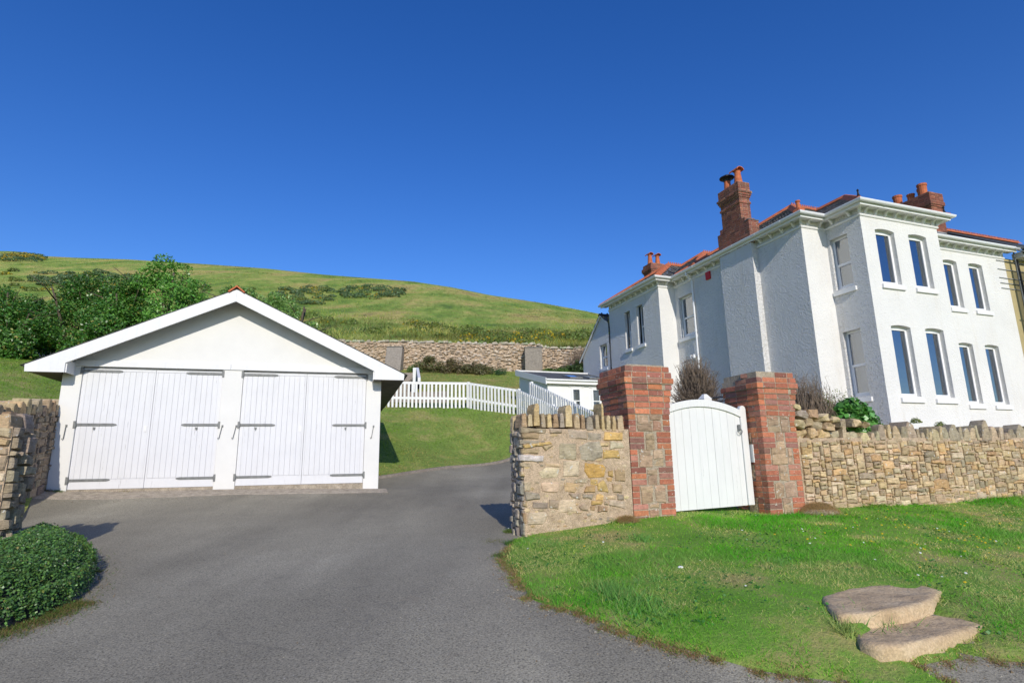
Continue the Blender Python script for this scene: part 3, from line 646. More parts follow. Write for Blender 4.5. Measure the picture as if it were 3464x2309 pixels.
# ---------------------------------------------------------------- garden wall left of the gate
def fmF(x, d, z): return (x, -d, z)                     # front face (towards the camera)
COP = [(-1.407, -1.335, 1.121, 1.285), (-1.326, -1.262, 1.129, 1.278), (-1.247, -1.164, 1.138, 1.406), (-1.154, -1.09, 1.118, 1.289), (-1.073, -1.009, 1.118, 1.286), (-0.998, -0.921, 1.119, 1.283), (-0.909, -0.842, 1.119, 1.292), (-0.831, -0.734, 1.125, 1.394), (-0.718, -0.631, 1.109, 1.295), (-0.619, -0.559, 1.098, 1.28), (-0.544, -0.446, 1.089, 1.251), (-0.427, -0.357, 1.099, 1.282), (-0.335, -0.289, 1.083, 1.424), (-0.272, -0.204, 1.087, 1.276), (-0.188, -0.126, 1.079, 1.269), (-0.108, -0.012, 1.074, 1.278)]
POLY = [[(-1.42,1.12),(-1.09,1.1),(-1.1,1.05),(-1.42,1.05)],[(-1.05,1.11),(-0.87,1.1),(-0.88,1.05),(-1.05,1.05)],[(-1.41,1.05),(-1.18,1.05),(-1.19,0.98),(-1.41,0.99)],[(-0.81,1.1),(-0.55,1.07),(-0.55,0.98),(-0.79,0.98)],[(-0.54,1.06),(-0.33,1.05),(-0.34,0.96),(-0.53,0.97)],[(-0.3,1.07),(-0.04,1.06),(-0.05,0.96),(-0.32,0.96)],[(-1.43,0.97),(-1.18,0.96),(-1.19,0.92),(-1.43,0.92)],[(-1.4,0.91),(-1.04,0.95),(-1.01,0.92),(-1.38,0.87)],[(-1.15,0.9),(-1.0,0.91),(-1.1,0.84)],[(-1.42,0.86),(-1.19,0.86),(-1.2,0.81),(-1.41,0.81)],[(-1.44,0.8),(-1.12,0.78),(-1.14,0.71),(-1.45,0.73)],[(-0.92,0.93),(-0.7,0.93),(-0.7,0.75),(-0.73,0.72),(-0.94,0.74)],[(-0.66,0.89),(-0.53,0.95),(-0.38,0.95),(-0.34,0.84),(-0.36,0.76),(-0.47,0.71),(-0.66,0.73)],[(-0.38,0.93),(-0.24,0.94),(-0.25,0.89),(-0.39,0.89)],[(-0.23,0.95),(-0.05,0.94),(-0.02,0.87),(-0.24,0.85)],[(-0.33,0.85),(-0.11,0.84),(-0.1,0.74),(-0.34,0.74)],[(-1.43,0.71),(-1.29,0.7),(-1.3,0.65),(-1.43,0.66)],[(-1.12,0.7),(-0.91,0.69),(-0.92,0.65),(-1.1,0.66)],[(-1.21,0.6),(-1.1,0.65),(-0.93,0.64),(-0.96,0.53),(-1.17,0.52)],[(-0.88,0.72),(-0.66,0.72),(-0.68,0.53),(-0.89,0.53)],[(-0.59,0.69),(-0.34,0.67),(-0.3,0.63),(-0.33,0.52),(-0.55,0.51),(-0.6,0.59)],[(-1.43,0.61),(-1.38,0.6),(-1.37,0.54),(-1.43,0.55)],[(-0.28,0.59),(-0.21,0.6),(-0.21,0.51),(-0.28,0.53)],[(-0.18,0.6),(-0.04,0.6),(-0.04,0.46),(-0.19,0.47)],[(-0.31,0.51),(-0.22,0.51),(-0.23,0.46),(-0.28,0.46)],[(-0.74,0.5),(-0.56,0.51),(-0.57,0.45),(-0.75,0.46)],[(-0.52,0.5),(-0.42,0.49),(-0.43,0.42),(-0.52,0.43)],[(-1.39,0.49),(-1.3,0.49),(-1.3,0.38),(-1.39,0.38)],[(-1.18,0.47),(-1.09,0.48),(-0.94,0.47),(-0.94,0.4),(-0.97,0.35),(-1.16,0.37)],[(-0.89,0.47),(-0.76,0.46),(-0.67,0.43),(-0.74,0.34),(-0.87,0.36)],[(-0.59,0.42),(-0.46,0.42),(-0.46,0.34),(-0.62,0.34)],[(-0.43,0.44),(-0.35,0.49),(-0.31,0.44),(-0.28,0.33),(-0.43,0.36)],[(-0.23,0.44),(-0.1,0.43),(-0.08,0.37),(-0.1,0.32),(-0.22,0.34)],[(-1.39,0.38),(-1.2,0.35),(-1.19,0.29),(-1.38,0.28)],[(-0.82,0.34),(-0.65,0.34),(-0.67,0.26),(-0.79,0.29)],[(-0.64,0.33),(-0.49,0.32),(-0.51,0.26),(-0.64,0.28)],[(-0.45,0.31),(-0.4,0.33),(-0.35,0.3),(-0.36,0.24),(-0.46,0.25)],[(-0.32,0.3),(-0.18,0.29),(-0.18,0.25),(-0.34,0.26)],[(-0.16,0.31),(-0.07,0.3),(-0.07,0.23),(-0.17,0.24)],[(-1.41,0.27),(-1.35,0.26),(-1.36,0.2),(-1.41,0.21)],[(-1.29,0.26),(-1.09,0.24),(-1.1,0.17),(-1.29,0.19)],[(-1.08,0.28),(-0.96,0.26),(-0.96,0.16),(-1.09,0.18)],[(-0.95,0.27),(-0.74,0.27),(-0.72,0.13),(-0.97,0.12)],[(-0.52,0.24),(-0.36,0.23),(-0.38,0.19),(-0.53,0.19)],[(-0.35,0.24),(-0.3,0.23),(-0.3,0.18),(-0.35,0.19)],[(-0.29,0.24),(-0.06,0.23),(-0.06,0.13),(-0.29,0.18)],[(-0.69,0.18),(-0.62,0.22),(-0.57,0.13),(-0.67,0.14)],[(-0.54,0.18),(-0.46,0.19),(-0.48,0.12),(-0.54,0.13)],[(-0.44,0.18),(-0.3,0.17),(-0.31,0.11),(-0.44,0.11)],[(-1.35,0.14),(-1.12,0.14),(-1.09,0.1),(-1.16,0.0),(-1.36,0.01)],[(-1.42,0.15),(-1.37,0.14),(-1.37,0.02),(-1.4,0.02)],[(-0.72,0.13),(-0.64,0.13),(-0.66,0.1),(-0.73,0.1)]]
def coping(parent, x0, x1, z0, z1, y0, y1, name='coping_stone', zb=0, lean=0, color=None):
    """an upright flat stone with a rounded top"""
    w_ = x1 - x0; n = 6; pr = []
    h = z1 - z0; ff = random.uniform(.75, 1.); k = random.uniform(-.15, .15) * w_
    prof = [(x0, z0), (x0 + random.uniform(0, .006), z0 + h * .5), (x0 + w_ * .06 + max(0, k), z0 + h * ff * .93), (x0 + w_ * .28 + k, z1 - .006), (x1 - w_ * .26 + k, z1), (x1 - w_ * .06 + min(0, k), z0 + h * .9), (x1 - random.uniform(0, .006), z0 + h * .45), (x1, z0)]
    if w_ > .15: prof = [(x0, z0), (x0 + w_ * .02, z0 + h * .45), (x0 + w_ * random.uniform(.08, .18), z0 + h * random.uniform(.68, .85)), (x0 + w_ * random.uniform(.32, .42), z1 - h * random.uniform(0, .06)), (x0 + w_ * random.uniform(.58, .68), z1 - h * random.uniform(0, .1)), (x1 - w_ * random.uniform(.08, .2), z0 + h * random.uniform(.6, .85)), (x1 - w_ * .02, z0 + h * .4), (x1, z0)]
    v = []; f = []; m_ = len(prof); rows = [(y0, .85), (y0 - .014, .93) if 0 else (y0 + .012, 1), (y0 + (y1 - y0) * .5, 1.02), (y1 - .012, 1), (y1, .85)]
    cx = (x0 + x1) / 2; cz = (z0 + z1) / 2
    for (yy, s) in rows:
        for (a, b) in prof:
            v.append((cx + (a - cx) * s + random.uniform(-.003, .003) + lean * (b - z0), yy + random.uniform(-.006, .006), (z0 if b == z0 else cz + (b - cz) * (s * .5 + .5)) + random.uniform(-.003, .003)))
    for r in range(len(rows) - 1):
        for i in range(m_): j = (i + 1) % m_; f.append((r * m_ + i, r * m_ + j, (r + 1) * m_ + j, (r + 1) * m_ + i))
    f.append(tuple(range(m_ - 1, -1, -1))); f.append(tuple((len(rows) - 1) * m_ + i for i in range(m_)))
    return place(name, me_from(name, v, f, MT['stone']), parent, (0, 0, -zb), color=color or stcol())
def rough_core(u0, u1, z0, z1, y, th, name, parent, step=.05, amp=.012, matl=None, taper=0):
    """wall core: a box with rough faces"""
    v = []; f = []; nu = max(2, int((u1 - u0) / step)); nz = max(2, int((z1 - z0) / step))
    def add(P, nn):
        b = len(v); Pn = np.array(P, float); nx_, nz_ = Pn.shape[0], Pn.shape[1]
        for i in range(nx_):
            for j in range(nz_): v.append(tuple(Pn[i, j] + np.array(nn) * (amp * (fbm(float(Pn[i, j][0]) * 3 + float(Pn[i, j][1]) * 3, float(Pn[i, j][2]) * 3, .4, 3, 3) - .5) * 2 if 0 < i < nx_ - 1 and 0 < j < nz_ - 1 else 0)))
        for i in range(nx_ - 1):
            for j in range(nz_ - 1): f.append((b + i * nz_ + j, b + (i + 1) * nz_ + j, b + (i + 1) * nz_ + j + 1, b + i * nz_ + j + 1))
    U = np.linspace(u0, u1, nu); Z = np.linspace(z0, z1, nz); T = np.linspace(y, y + th, 6)
    add([[(u, y, z) for z in Z] for u in U], (0, -1, 0)); add([[(u, y + th, z) for z in Z] for u in U], (0, 1, 0))
    add([[(u0, t_, z) for z in Z] for t_ in T], (-1, 0, 0)); add([[(u1, t_, z) for z in Z] for t_ in T], (1, 0, 0)); add([[(u, t_, z1) for t_ in T] for u in U], (0, 0, 1))
    return place(name, me_from(name, v, f, matl or MT['mortar'], True), parent)
def wall_left_of_gate():
    t = thing('stone_wall', 'short golden rubble wall between the drive and the left brick gate pillar', 'wall', tuple(WF.W(0, 0, 0)), WF.yaw)
    rough_core(-1.385, .05, -.35, 1.10, 0, .42, 'mortar', t)
    warm = [(.60, .38, .14), (.54, .34, .14), (.56, .41, .21), (.62, .41, .16)]; pale = [(.62, .49, .33), (.56, .45, .30)]; grey = [(.42, .35, .25), (.39, .33, .24)]
    pick = {10: [(.62, .58, .50)], 7: warm, 11: grey, 12: grey, 13: warm, 14: pale, 15: warm, 19: pale, 20: [(.50, .29, .09)], 18: pale, 28: [(.60, .44, .28)], 31: warm, 30: [(.48, .33, .15)], 36: warm, 26: warm, 24: warm, 43: warm, 22: warm, 42: pale, 49: pale, 3: grey, 4: grey, 5: warm}
    for i, P in enumerate(POLY):
        P = P[::-1]; P = [(x, z) for x, z in P]
        stone_obj('stone', P, random.uniform(.008, .028), fmF, t, stcol(pick.get(i, STC), .08))
    # small infill between the big ones
    geos = []; cols = []
    for k in range(170):
        x = random.uniform(-1.38, -.03); z = random.uniform(-.1, 1.05)
        if any(inpoly([x], [z], P)[0] for P in POLY): continue
        if min(math.hypot(x - a, z - b) for P in POLY for a, b in P) < .022: continue
        r = random.uniform(.012, .03); pl = [(x + r * 1.5 * math.cos(a), z + r * .8 * math.sin(a)) for a in (0.2, 1.3, 2.5, 3.6, 4.9)]
        geos.append(stone_geo(pl, .004, fmF, seg=.05, jit=.003, inset=.006)); cols.append(stcol())
    o = joined('pinning_stones', geos, cols, MT['vstone'], t); o['kind'] = 'stuff'
    for (a, b, c, d) in COP: coping(t, a + .002, b - .002, c, d, -.012, random.uniform(.2, .3))
    x = -1.40
    while x < -.05: w_ = random.uniform(.06, .1); coping(t, x, x + w_ - .004, 1.09, random.uniform(1.24, 1.29), random.uniform(.31, .33), .43); x += w_
    fmE = lambda u, d, z: (-1.40 - d, u, z)              # end face towards the drive
    for P in rubble_fill(.0, .42, -.3, 1.12, .09, .26, .06, .17):
        P = P[::-1]; stone_obj('stone', P, random.uniform(.0, .035), fmE, t, stcol([(.38, .33, .27), (.33, .29, .24), (.44, .37, .28)], .15))
wall_left_of_gate()

# ---------------------------------------------------------------- brick gate pillars
def pillar(x0, label, broken=False):
    t = thing('gate_pillar', label, 'gate pillar', tuple(WF.W(x0 + .31, .31, -.1)), WF.yaw, 'brick gate pillars')
    def P(x): return x - .31                             # local x from the left face, y from the front
    h = .0745; z0 = .0 - .02; wd = .62
    zc = lambda k: z0 + k * h
    mb = MB(); mb.box(P(.006), P(wd - .006), P(.006), P(.64 - .006), -.3, 19 * h - .01); mb.build('mortar_core', MT['bmortar'], t)
    DEP = .64; NC = 19
    for k in range(-2, NC):
        grp = ((NC - 1 - k) // 3) % 2; L = .105 if grp == 0 else .215; zz = zc(k) + .0325 + .005
        c = random.random()
        for xa in (0, wd - L):                           # front and back quoins
            put_brick(t, P(xa + L / 2), P(.0515), zz, L, .1025 if grp else .215 * 0 + .1025); put_brick(t, P(xa + L / 2), P(DEP - .0515), zz, L, .1025)
        Ls = .215 if grp == 0 else .105
        for xa in (0, wd - .1025):                       # side quoins
            for ya in (.1125, DEP - .1125 - Ls): put_brick(t, P(xa + .05125), P(ya + Ls / 2), zz, .1025, Ls)
    for face in range(4):
        fms = [lambda u, d, z: (P(u), P(0) - d, z), lambda u, d, z: (P(0) - d, P(u), z), lambda u, d, z: (P(wd) + d, P(u), z), lambda u, d, z: (P(u), P(DEP) + d, z)][face]
        for gi, (ka, kb) in enumerate(((16, 19), (13, 16), (10, 13), (7, 10), (4, 7), (1, 4), (-1, 1))):
            grp = gi % 2; a = .112 if grp == 0 else .222
            if face in (1, 2): a = .33 if grp == 0 else .222
            full = wd if face in (0, 3) else DEP
            if full - 2 * a < .05: continue
            for Q in rubble_fill(a, full - a, zc(ka), zc(kb), .14, .4, .08, .23, cell=.02, gap=.003):
                if face in (0, 2): Q = Q
                stone_obj('stone', Q[::-1], random.uniform(-.004, .008), fms, t, stcol([(.43, .30, .19), (.39, .275, .18), (.47, .33, .215), (.44, .26, .17)], .1))
    prof = [.008, .012, .020, .030, .042, .062, .046, .026]; ztop = NC * h + z0; hc = .079
    for k, o_ in enumerate(prof):
        zz = ztop + k * hc + .037
        a, b, c, d = -o_, wd + o_, -o_, DEP + o_
        mb = MB(); mb.box(P(a + .005), P(b - .005), P(c + .005), P(d - .005), zz - .0395, zz + .0395); mb.build('mortar_bed', MT['bmortar'], t)
        for (cx, cy, lx, ly) in ring_bricks(a, b, c, d, k % 2):
            if broken and k == 7 and (cx < .30 or cy > .5): continue
            if broken and k == 6 and cx < .05 and cy > .3: continue
            put_brick(t, P(cx), P(cy), zz, lx, ly, .068, color=stcol(BRC if k < 6 or True else BRC, .2))
    zt = ztop + 8 * hc
    if not broken:
        mb = MB(); mb.prism([(P(-.02), zt - .004), (P(wd + .02), zt - .004), (P(wd - .05), zt + .02), (P(.05), zt + .02)], 1, P(.02), P(DEP - .02)); mb.build('mortar_cap', MT['bmortar'], t)
    else:
        for (x, y, rz, rx) in ((.05, .25, .5, .05), (.18, .15, 1.4, -.12), (.12, .42, .2, .1), (.3, .5, 2.0, .08)):
            place('brick', random.choice(BRK), t, (P(x), P(y), zt - .079 + .035), (rx, .04, rz), color=stcol(BRC, .1))
    return t
pillar(.06, 'left red brick gate pillar beside the short golden wall, square corbelled head intact')
pillar(2.19, 'right red brick gate pillar at the long wall with a broken head missing top bricks', True)

# ---------------------------------------------------------------- gate
def gate():
    t = thing('garden_gate', 'arched white boarded garden gate with ring latch between the brick pillars', 'gate', tuple(WF.W(.70, .26, .04)), WF.yaw)
    Wd = 1.47
    def top(x): return 1.335 + .15 * math.sin(math.pi * min(1, max(0, (x + .02) / 1.36))) ** .8 + .02 * x / 1.4
    xs_ = [0.0]; 
    while xs_[-1] < 1.33: xs_.append(min(1.345, xs_[-1] + random.choice((.118, .13, .125))))
    bot = lambda x: -.0 + .028 * x
    for a, b in zip(xs_[:-1], xs_[1:]):
        mb = MB(); n = 3; pl = [(a + .001, bot(a)), (b - .001, bot(b))] + [(b - .001 - (b - a - .002) * i / n, top(b - (b - a) * i / n) - .085) for i in range(n + 1)]
        mb.prism(pl, 1, -.004 + random.uniform(-.0015, .0015), .018); mb.build('board', MT['gate'], t, bevel=.0025)
    mb = MB(); n = 22
    for i in range(n):
        a = 1.36 * i / n; b = 1.36 * (i + 1) / n
        mb.hexa([(a, -.028, top(a) - .10), (b, -.028, top(b) - .10), (b, .02, top(b) - .10), (a, .02, top(a) - .10), (a, -.028, top(a)), (b, -.028, top(b)), (b, .02, top(b)), (a, .02, top(a))])
    mb.build('arched_rail', MT['gate'], t, bevel=.003)
    mb = MB(); r = .052; cx = 1.40; pl = [(cx - r, bot(1.4)), (cx + r, bot(1.4)), (cx + r, 1.37)] + [(cx + r * math.cos(a), 1.37 + r * math.sin(a)) for a in np.linspace(.3, math.pi - .3, 7)] + [(cx - r, 1.37)]
    mb.prism(pl, 1, -.022, .035); mb.build('latch_stile', MT['gate'], t, bevel=.004)
    mb = MB(); mb.box(0, .06, .02, .05, .02, 1.3); mb.box(0, 1.35, .021, .05, .12, .22); mb.box(0, 1.35, .021, .05, .95, 1.05); mb.build('back_rails', MT['gate'], t)
    mb = MB()
    for k in range(16):
        a0 = 2 * math.pi * k / 16; a1 = 2 * math.pi * (k + 1) / 16; R_ = .034
        mb.tube([(1.30 + R_ * math.cos(a0), -.045, 1.085 + R_ * math.sin(a0) - R_), (1.30 + R_ * math.cos(a1), -.045, 1.085 + R_ * math.sin(a1) - R_)], .0055, 5)
    mb.lathe([(.014, 0), (.014, .012)], 8, (1.30, -.04, 1.08)); mb.box(1.282, 1.318, -.032, -.02, 1.065, 1.15); mb.build('ring_latch', MT['metal'], t)
    mb = MB(); mb.box(1.475, 1.50, -.06, .03, .62, .87); mb.box(1.50, 1.52, -.03, .03, .60, .88); mb.build('latch_keep', MT['gate'], t)
gate()

# ---------------------------------------------------------------- long garden wall right of the gate
def wall_right():
    t = thing('stone_wall', 'long tan rubble wall with upright coping stones running right from the broken brick pillar', 'wall', tuple(WF.W(2.83, 0, 0)), WF.yaw)
    X0 = 2.83; L = 9.0
    fm = lambda x, d, z: (x, -d - .02 * math.sin(z * 2.5) - .03 * (fbm(x, z, .8, 9, 2) - .5), z)
    rough_core(-.02, L, -.35, .99, .004, .41, 'mortar', t, amp=.01)
    st = rubble_fill(0, L, -.14, .98, .11, .42, .035, .15, cell=.022, gap=.004)
    st.sort(key=lambda P: -(max(p[0] for p in P) - min(p[0] for p in P)) * (max(p[1] for p in P) - min(p[1] for p in P)))
    pal = [(.53, .39, .22), (.48, .36, .21), (.55, .41, .235), (.44, .335, .21), (.60, .455, .28), (.51, .365, .20), (.63, .49, .33), (.56, .37, .18), (.38, .30, .20)]
    st.sort(key=lambda P: P[0][0] > 5.3)
    geos = []; cols = []
    for i, P in enumerate(st):
        pr = random.uniform(.002, .022)
        if i < 285: stone_obj('stone', P[::-1], pr, fm, t, stcol(pal, .14), back=.05)
        else: geos.append(stone_geo(P[::-1], pr, fm, back=.05)); cols.append(stcol(pal, .14))
    if geos: joined('small_stones', geos, cols, MT['vstone'], t)['kind'] = 'stuff'
    # coping: uprights with a taller one every so often, a tumbled stretch beside the pillar
    x = .85; i = 0
    tall = {1.30: 0}
    nxt = 2.15
    while x < L - .1:
        w_ = random.choice((random.uniform(.05, .09), random.uniform(.09, .2))); top = random.uniform(1.06, 1.20)
        if x > nxt: w_ = random.uniform(.17, .25); top = random.uniform(1.20, 1.31); nxt = x + random.uniform(.5, .85)
        y0 = random.uniform(-.02, .02)
        if random.random() < .12: x += random.uniform(.02, .06)
        coping(t, x, x + w_ - .006, .955 + random.uniform(-.02, .02), top, y0, y0 + random.uniform(.22, .36), lean=random.uniform(-.15, .15), color=stcol([(.40, .33, .22), (.46, .365, .24), (.52, .41, .26), (.56, .43, .26), (.36, .29, .20)], .12)); x += w_
    # tumbled top stones near the pillar: rows of rough boulders
    def boulder(x, y, z, sx, sy, sz, rz):
        bm = bmesh.new(); bmesh.ops.create_icosphere(bm, subdivisions=2, radius=.5); kx, kz = random.uniform(-.5, .5), random.uniform(-.4, .4)
        for v in bm.verts:
            c = v.co; q = Vector((math.copysign(abs(c.x * 2) ** .4, c.x), math.copysign(abs(c.y * 2) ** .4, c.y), math.copysign(abs(c.z * 2) ** .4, c.z))) * .5
            v.co = Vector((q.x * sx * (1 + kx * q.z), q.y * sy, q.z * sz * (1 + kz * q.x * 1.5))) * random.uniform(.80, 1.1)
        me = bpy.data.meshes.new('stone'); bm.to_mesh(me); bm.free(); me.materials.append(MT['stone'])
        place('stone', me, t, (x, y, z), (random.uniform(-.15, .15), random.uniform(-.25, .25), rz), color=stcol())
    for (x, z, sx, sz) in ((.08, 1.05, .2, .13), (.27, 1.06, .18, .15), (.44, 1.05, .14, .14), (.58, 1.04, .15, .12), (.74, 1.03, .17, .11), (.05, 1.19, .2, .14), (.24, 1.21, .19, .13), (.43, 1.18, .2, .12), (.62, 1.16, .17, .12), (.13, 1.33, .24, .13), (.36, 1.33, .22, .17), (.02, 1.43, .2, .09), (.56, 1.28, .16, .12), (.9, 1.21, .13, .15), (1.18, 1.22, .16, .12), (1.36, 1.20, .13, .1), (.75, 1.26, .14, .1)):
        boulder(x, .10 + random.uniform(-.03, .05), z, sx, .26, sz, random.uniform(-.2, .2))
        boulder(x + .05, .33, z + random.uniform(-.03, .02), sx, .22, sz, random.uniform(-.4, .4))
wall_right()

# ---------------------------------------------------------------- near wall at the left edge
def wall_near():
    o = np.array([-4.72, 5.50]); fr = Fr((o[0], o[1], .72), 20)
    t = thing('stone_wall', 'broken-ended rubble wall stub at the left edge of the drive behind the ivy', 'wall', tuple(fr.o), fr.yaw)
    L = 3.4
    rough_core(-L, -.02, -.3, 1.32, 0, .46, 'mortar', t, amp=.02)
    for P in rubble_fill(-L, 0, -.1, 1.32, .12, .34, .06, .2): stone_obj('stone', P[::-1], random.uniform(.008, .04), fmF, t, stcol([(.50, .39, .25), (.43, .34, .22), (.56, .45, .32), (.47, .33, .18)], .12))
    fmR = lambda u, d, z: (d, u, z)
    for P in rubble_fill(0, .46, -.1, 1.32, .1, .3, .06, .2): stone_obj('stone', P[::-1], random.uniform(.01, .07), fmR, t, stcol([(.34, .28, .20), (.40, .32, .22)], .12))
    x = -L
    while x < -.05:
        w_ = random.uniform(.09, .17); coping(t, x, x + w_ - .006, 1.28, random.choice((1.42, 1.46, 1.5, 1.44)), -.01, .28); coping(t, x + .03, x + w_ + .02, 1.28, random.uniform(1.4, 1.5), .27, .46); x += w_
    # wall running back to the garage corner
    b = GF.W(-.07, 3.0); a = b + np.array([.30, -.95, 0]) * 8.2; d = b[:2] - a[:2]; ln = float(np.linalg.norm(d)); yaw = math.degrees(math.atan2(d[1], d[0]))
    f2 = Fr((a[0], a[1], .78), yaw)
    t2 = thing('stone_wall', 'shaded rubble wall meeting the left corner of the garage', 'wall', tuple(f2.o), f2.yaw)
    n = 20; mb = MB(); KZ = .95
    for i in range(n):
        x0, x1 = ln * i / n, ln * (i + 1) / n; za = KZ * x0 / ln; zb_ = KZ * x1 / ln
        mb.hexa([(x0, 0, za - .5), (x1, 0, zb_ - .5), (x1, .42, zb_ - .5), (x0, .42, za - .5), (x0, 0, za + 1.3), (x1, 0, zb_ + 1.3), (x1, .42, zb_ + 1.3), (x0, .42, za + 1.3)])
    mb.build('mortar', MT['mortar'], t2)
    fs_ = lambda x, dd, z: (x, -dd, z + KZ * x / ln)
    sl = rubble_fill(0, ln, -.1, 1.3, .14, .4, .07, .2)
    sl.sort(key=lambda P: abs(P[0][0] - 4))
    for P in sl[:290]: stone_obj('stone', P[::-1], random.uniform(.01, .05), fs_, t2, stcol([(.30, .24, .17), (.34, .27, .19), (.25, .20, .15)], .12))
    x = 0
    while x < ln - .1:
        w_ = random.uniform(.12, .24); z = KZ * x / ln; coping(t2, x, x + w_ - .008, z + 1.26, z + random.uniform(1.38, 1.52), -.03, .2); coping(t2, x + .02, x + w_ - .01, z + 1.26, z + random.uniform(1.38, 1.5), .2, .42); x += w_
wall_near()

# ---------------------------------------------------------------- rear garden wall, buttresses
def rear_wall():
    P = [(-30, 36.5), (-18, 37.6), (-7.5, 38.0), (-1, 38.0), (4.7, 38.0), (12, 38.4)]
    t = thing('rear_garden_wall', 'long weathered rubble retaining wall across the back of the lawn below the hill', 'wall', (-7.5, 38, 7.9))
    pts = []
    for i in range(len(P) - 1):
        L = math.hypot(P[i + 1][0] - P[i][0], P[i + 1][1] - P[i][1]); k = int(L / .22)
        for j in range(k): q = j / k; pts.append((P[i][0] * (1 - q) + P[i + 1][0] * q, P[i][1] * (1 - q) + P[i + 1][1] * q))
    v = []; f = []; nz = 9
    def topz(x): return float(np.interp(x, [-30, -10.6, -.64, 1.5, 2.6, 4.72, 12], [10.1, 9.95, 9.62, 9.58, 9.28, 9.25, 9.2])) + (fbm(x, 0., .9, 3, 2) - .5) * .12
    for (x, y) in pts:
        zb_ = g1(x, y - .3) - .3; zt = topz(x)
        for j in range(nz):
            q = j / (nz - 1); v.append((x + 7.5, y - 38 - .12 * (1 - q) + (fbm(x, q * 3, .35, 8, 3) - .5) * .12, zb_ + (zt - zb_) * q - 7.9))
        v.append((x + 7.5, y - 38 + .5, zt - 7.9)); v.append((x + 7.5, y - 38 + .5, zb_ - 7.9))
    m_ = nz + 2
    for i in range(len(pts) - 1):
        for j in range(m_ - 1): f.append((i * m_ + j, (i + 1) * m_ + j, (i + 1) * m_ + j + 1, i * m_ + j + 1))
    place('rubble_face', me_from('rubble_face', v, f, MT['rearwall'], True), t)
    geos = []; cols = []
    for (x, y) in pts:
        if random.random() < .12: continue
        for s in (0, 1):
            zt = topz(x); r = random.uniform(.08, .2); h = random.uniform(.04, .15); mb = MB(); x_ = x + random.uniform(-.1, .1); yy = y + random.uniform(.0, .15)
            mb.hexa([(x_ - r + 7.5, yy - .12 - 38, zt - .05 - 7.9), (x_ + r * .9 + 7.5, yy - .14 - 38, zt - .05 - 7.9), (x_ + r + 7.5, yy + .2 - 38, zt - .05 - 7.9), (x_ - r + 7.5, yy + .2 - 38, zt - .05 - 7.9), (x_ - r * .5 + 7.5, yy - .08 - 38, zt + h * .8 - 7.9), (x_ + r * .4 + 7.5, yy - .06 - 38, zt + h - 7.9), (x_ + r * .6 + 7.5, yy + .1 - 38, zt + h - 7.9), (x_ - r * .5 + 7.5, yy + .1 - 38, zt + h * .7 - 7.9)])
            geos.append((mb.v, mb.f)); k = random.uniform(.8, 1.25); cols.append(random.choice([(.45 * k, .40 * k, .31 * k), (.36 * k, .32 * k, .23 * k), (.30 * k, .33 * k, .2 * k)]))
    joined('coping_stones', geos, cols, MT['vstone'], t)['kind'] = 'stuff'
    geos = []; cols = []
    for i in range(1500):                               # faces of stones standing proud of the pointing
        x = random.uniform(-14, 6.5); q = random.random(); y = float(np.interp(x, [p[0] for p in P], [p[1] for p in P])); zb_ = g1(x, y - .3); zt = topz(x)
        z = zb_ + (zt - zb_ - .1) * q; w_ = random.uniform(.04, .13); h_ = random.uniform(.02, .055); yy = y - .12 * (1 - q) - .085
        pl = [(x - w_, z - h_), (x + w_, z - h_ * .8), (x + w_ * .9, z + h_), (x - w_ * .8, z + h_ * .9)]
        geos.append(stone_geo(pl[::-1], random.uniform(.004, .02), lambda a, d, b: (a + 7.5, yy - d - 38, b - 7.9), seg=.3, jit=.015, inset=.02)); k = random.uniform(.75, 1.25); c = random.choice([(.50, .39, .27), (.55, .44, .32), (.46, .355, .25), (.60, .51, .41), (.42, .32, .22)]); cols.append(tuple(a * k for a in c))
    joined('face_stones', geos, cols, MT['vstone'], t)['kind'] = 'stuff'
    for (x0, x1, zt, lab) in ((.82, 1.95, 9.08, 'square grey rendered buttress on the rear wall above the flat annex roof'), (-8.3, -7.25, 9.38, 'sloping grey rendered buttress on the rear wall beside the garage roof')):
        zb_ = g1(x0, 37.4) - .2; b = thing('wall_buttress', lab, 'buttress', ((x0 + x1) / 2, 37.6, zb_), group='rendered buttresses of the rear wall')
        hw = (x1 - x0) / 2; H_ = zt - zb_; mb = MB(); yf = -.75 if x0 > 0 else -.9
        yt = yf if x0 > 0 else -.25
        mb.hexa([(-hw, yf, 0), (hw, yf, 0), (hw, .45, 0), (-hw, .45, 0), (-hw, yt, H_), (hw, yt, H_), (hw, .45, H_), (-hw, .45, H_)]); mb.build('rendered_body', MT['bstone'], b, bevel=.02)
        mb = MB(); mb.box(-hw - .03, hw + .03, yt - .04, .45, H_ + .002, H_ + .04); mb.build('cap_slab', MT['steel'], b)
rear_wall()

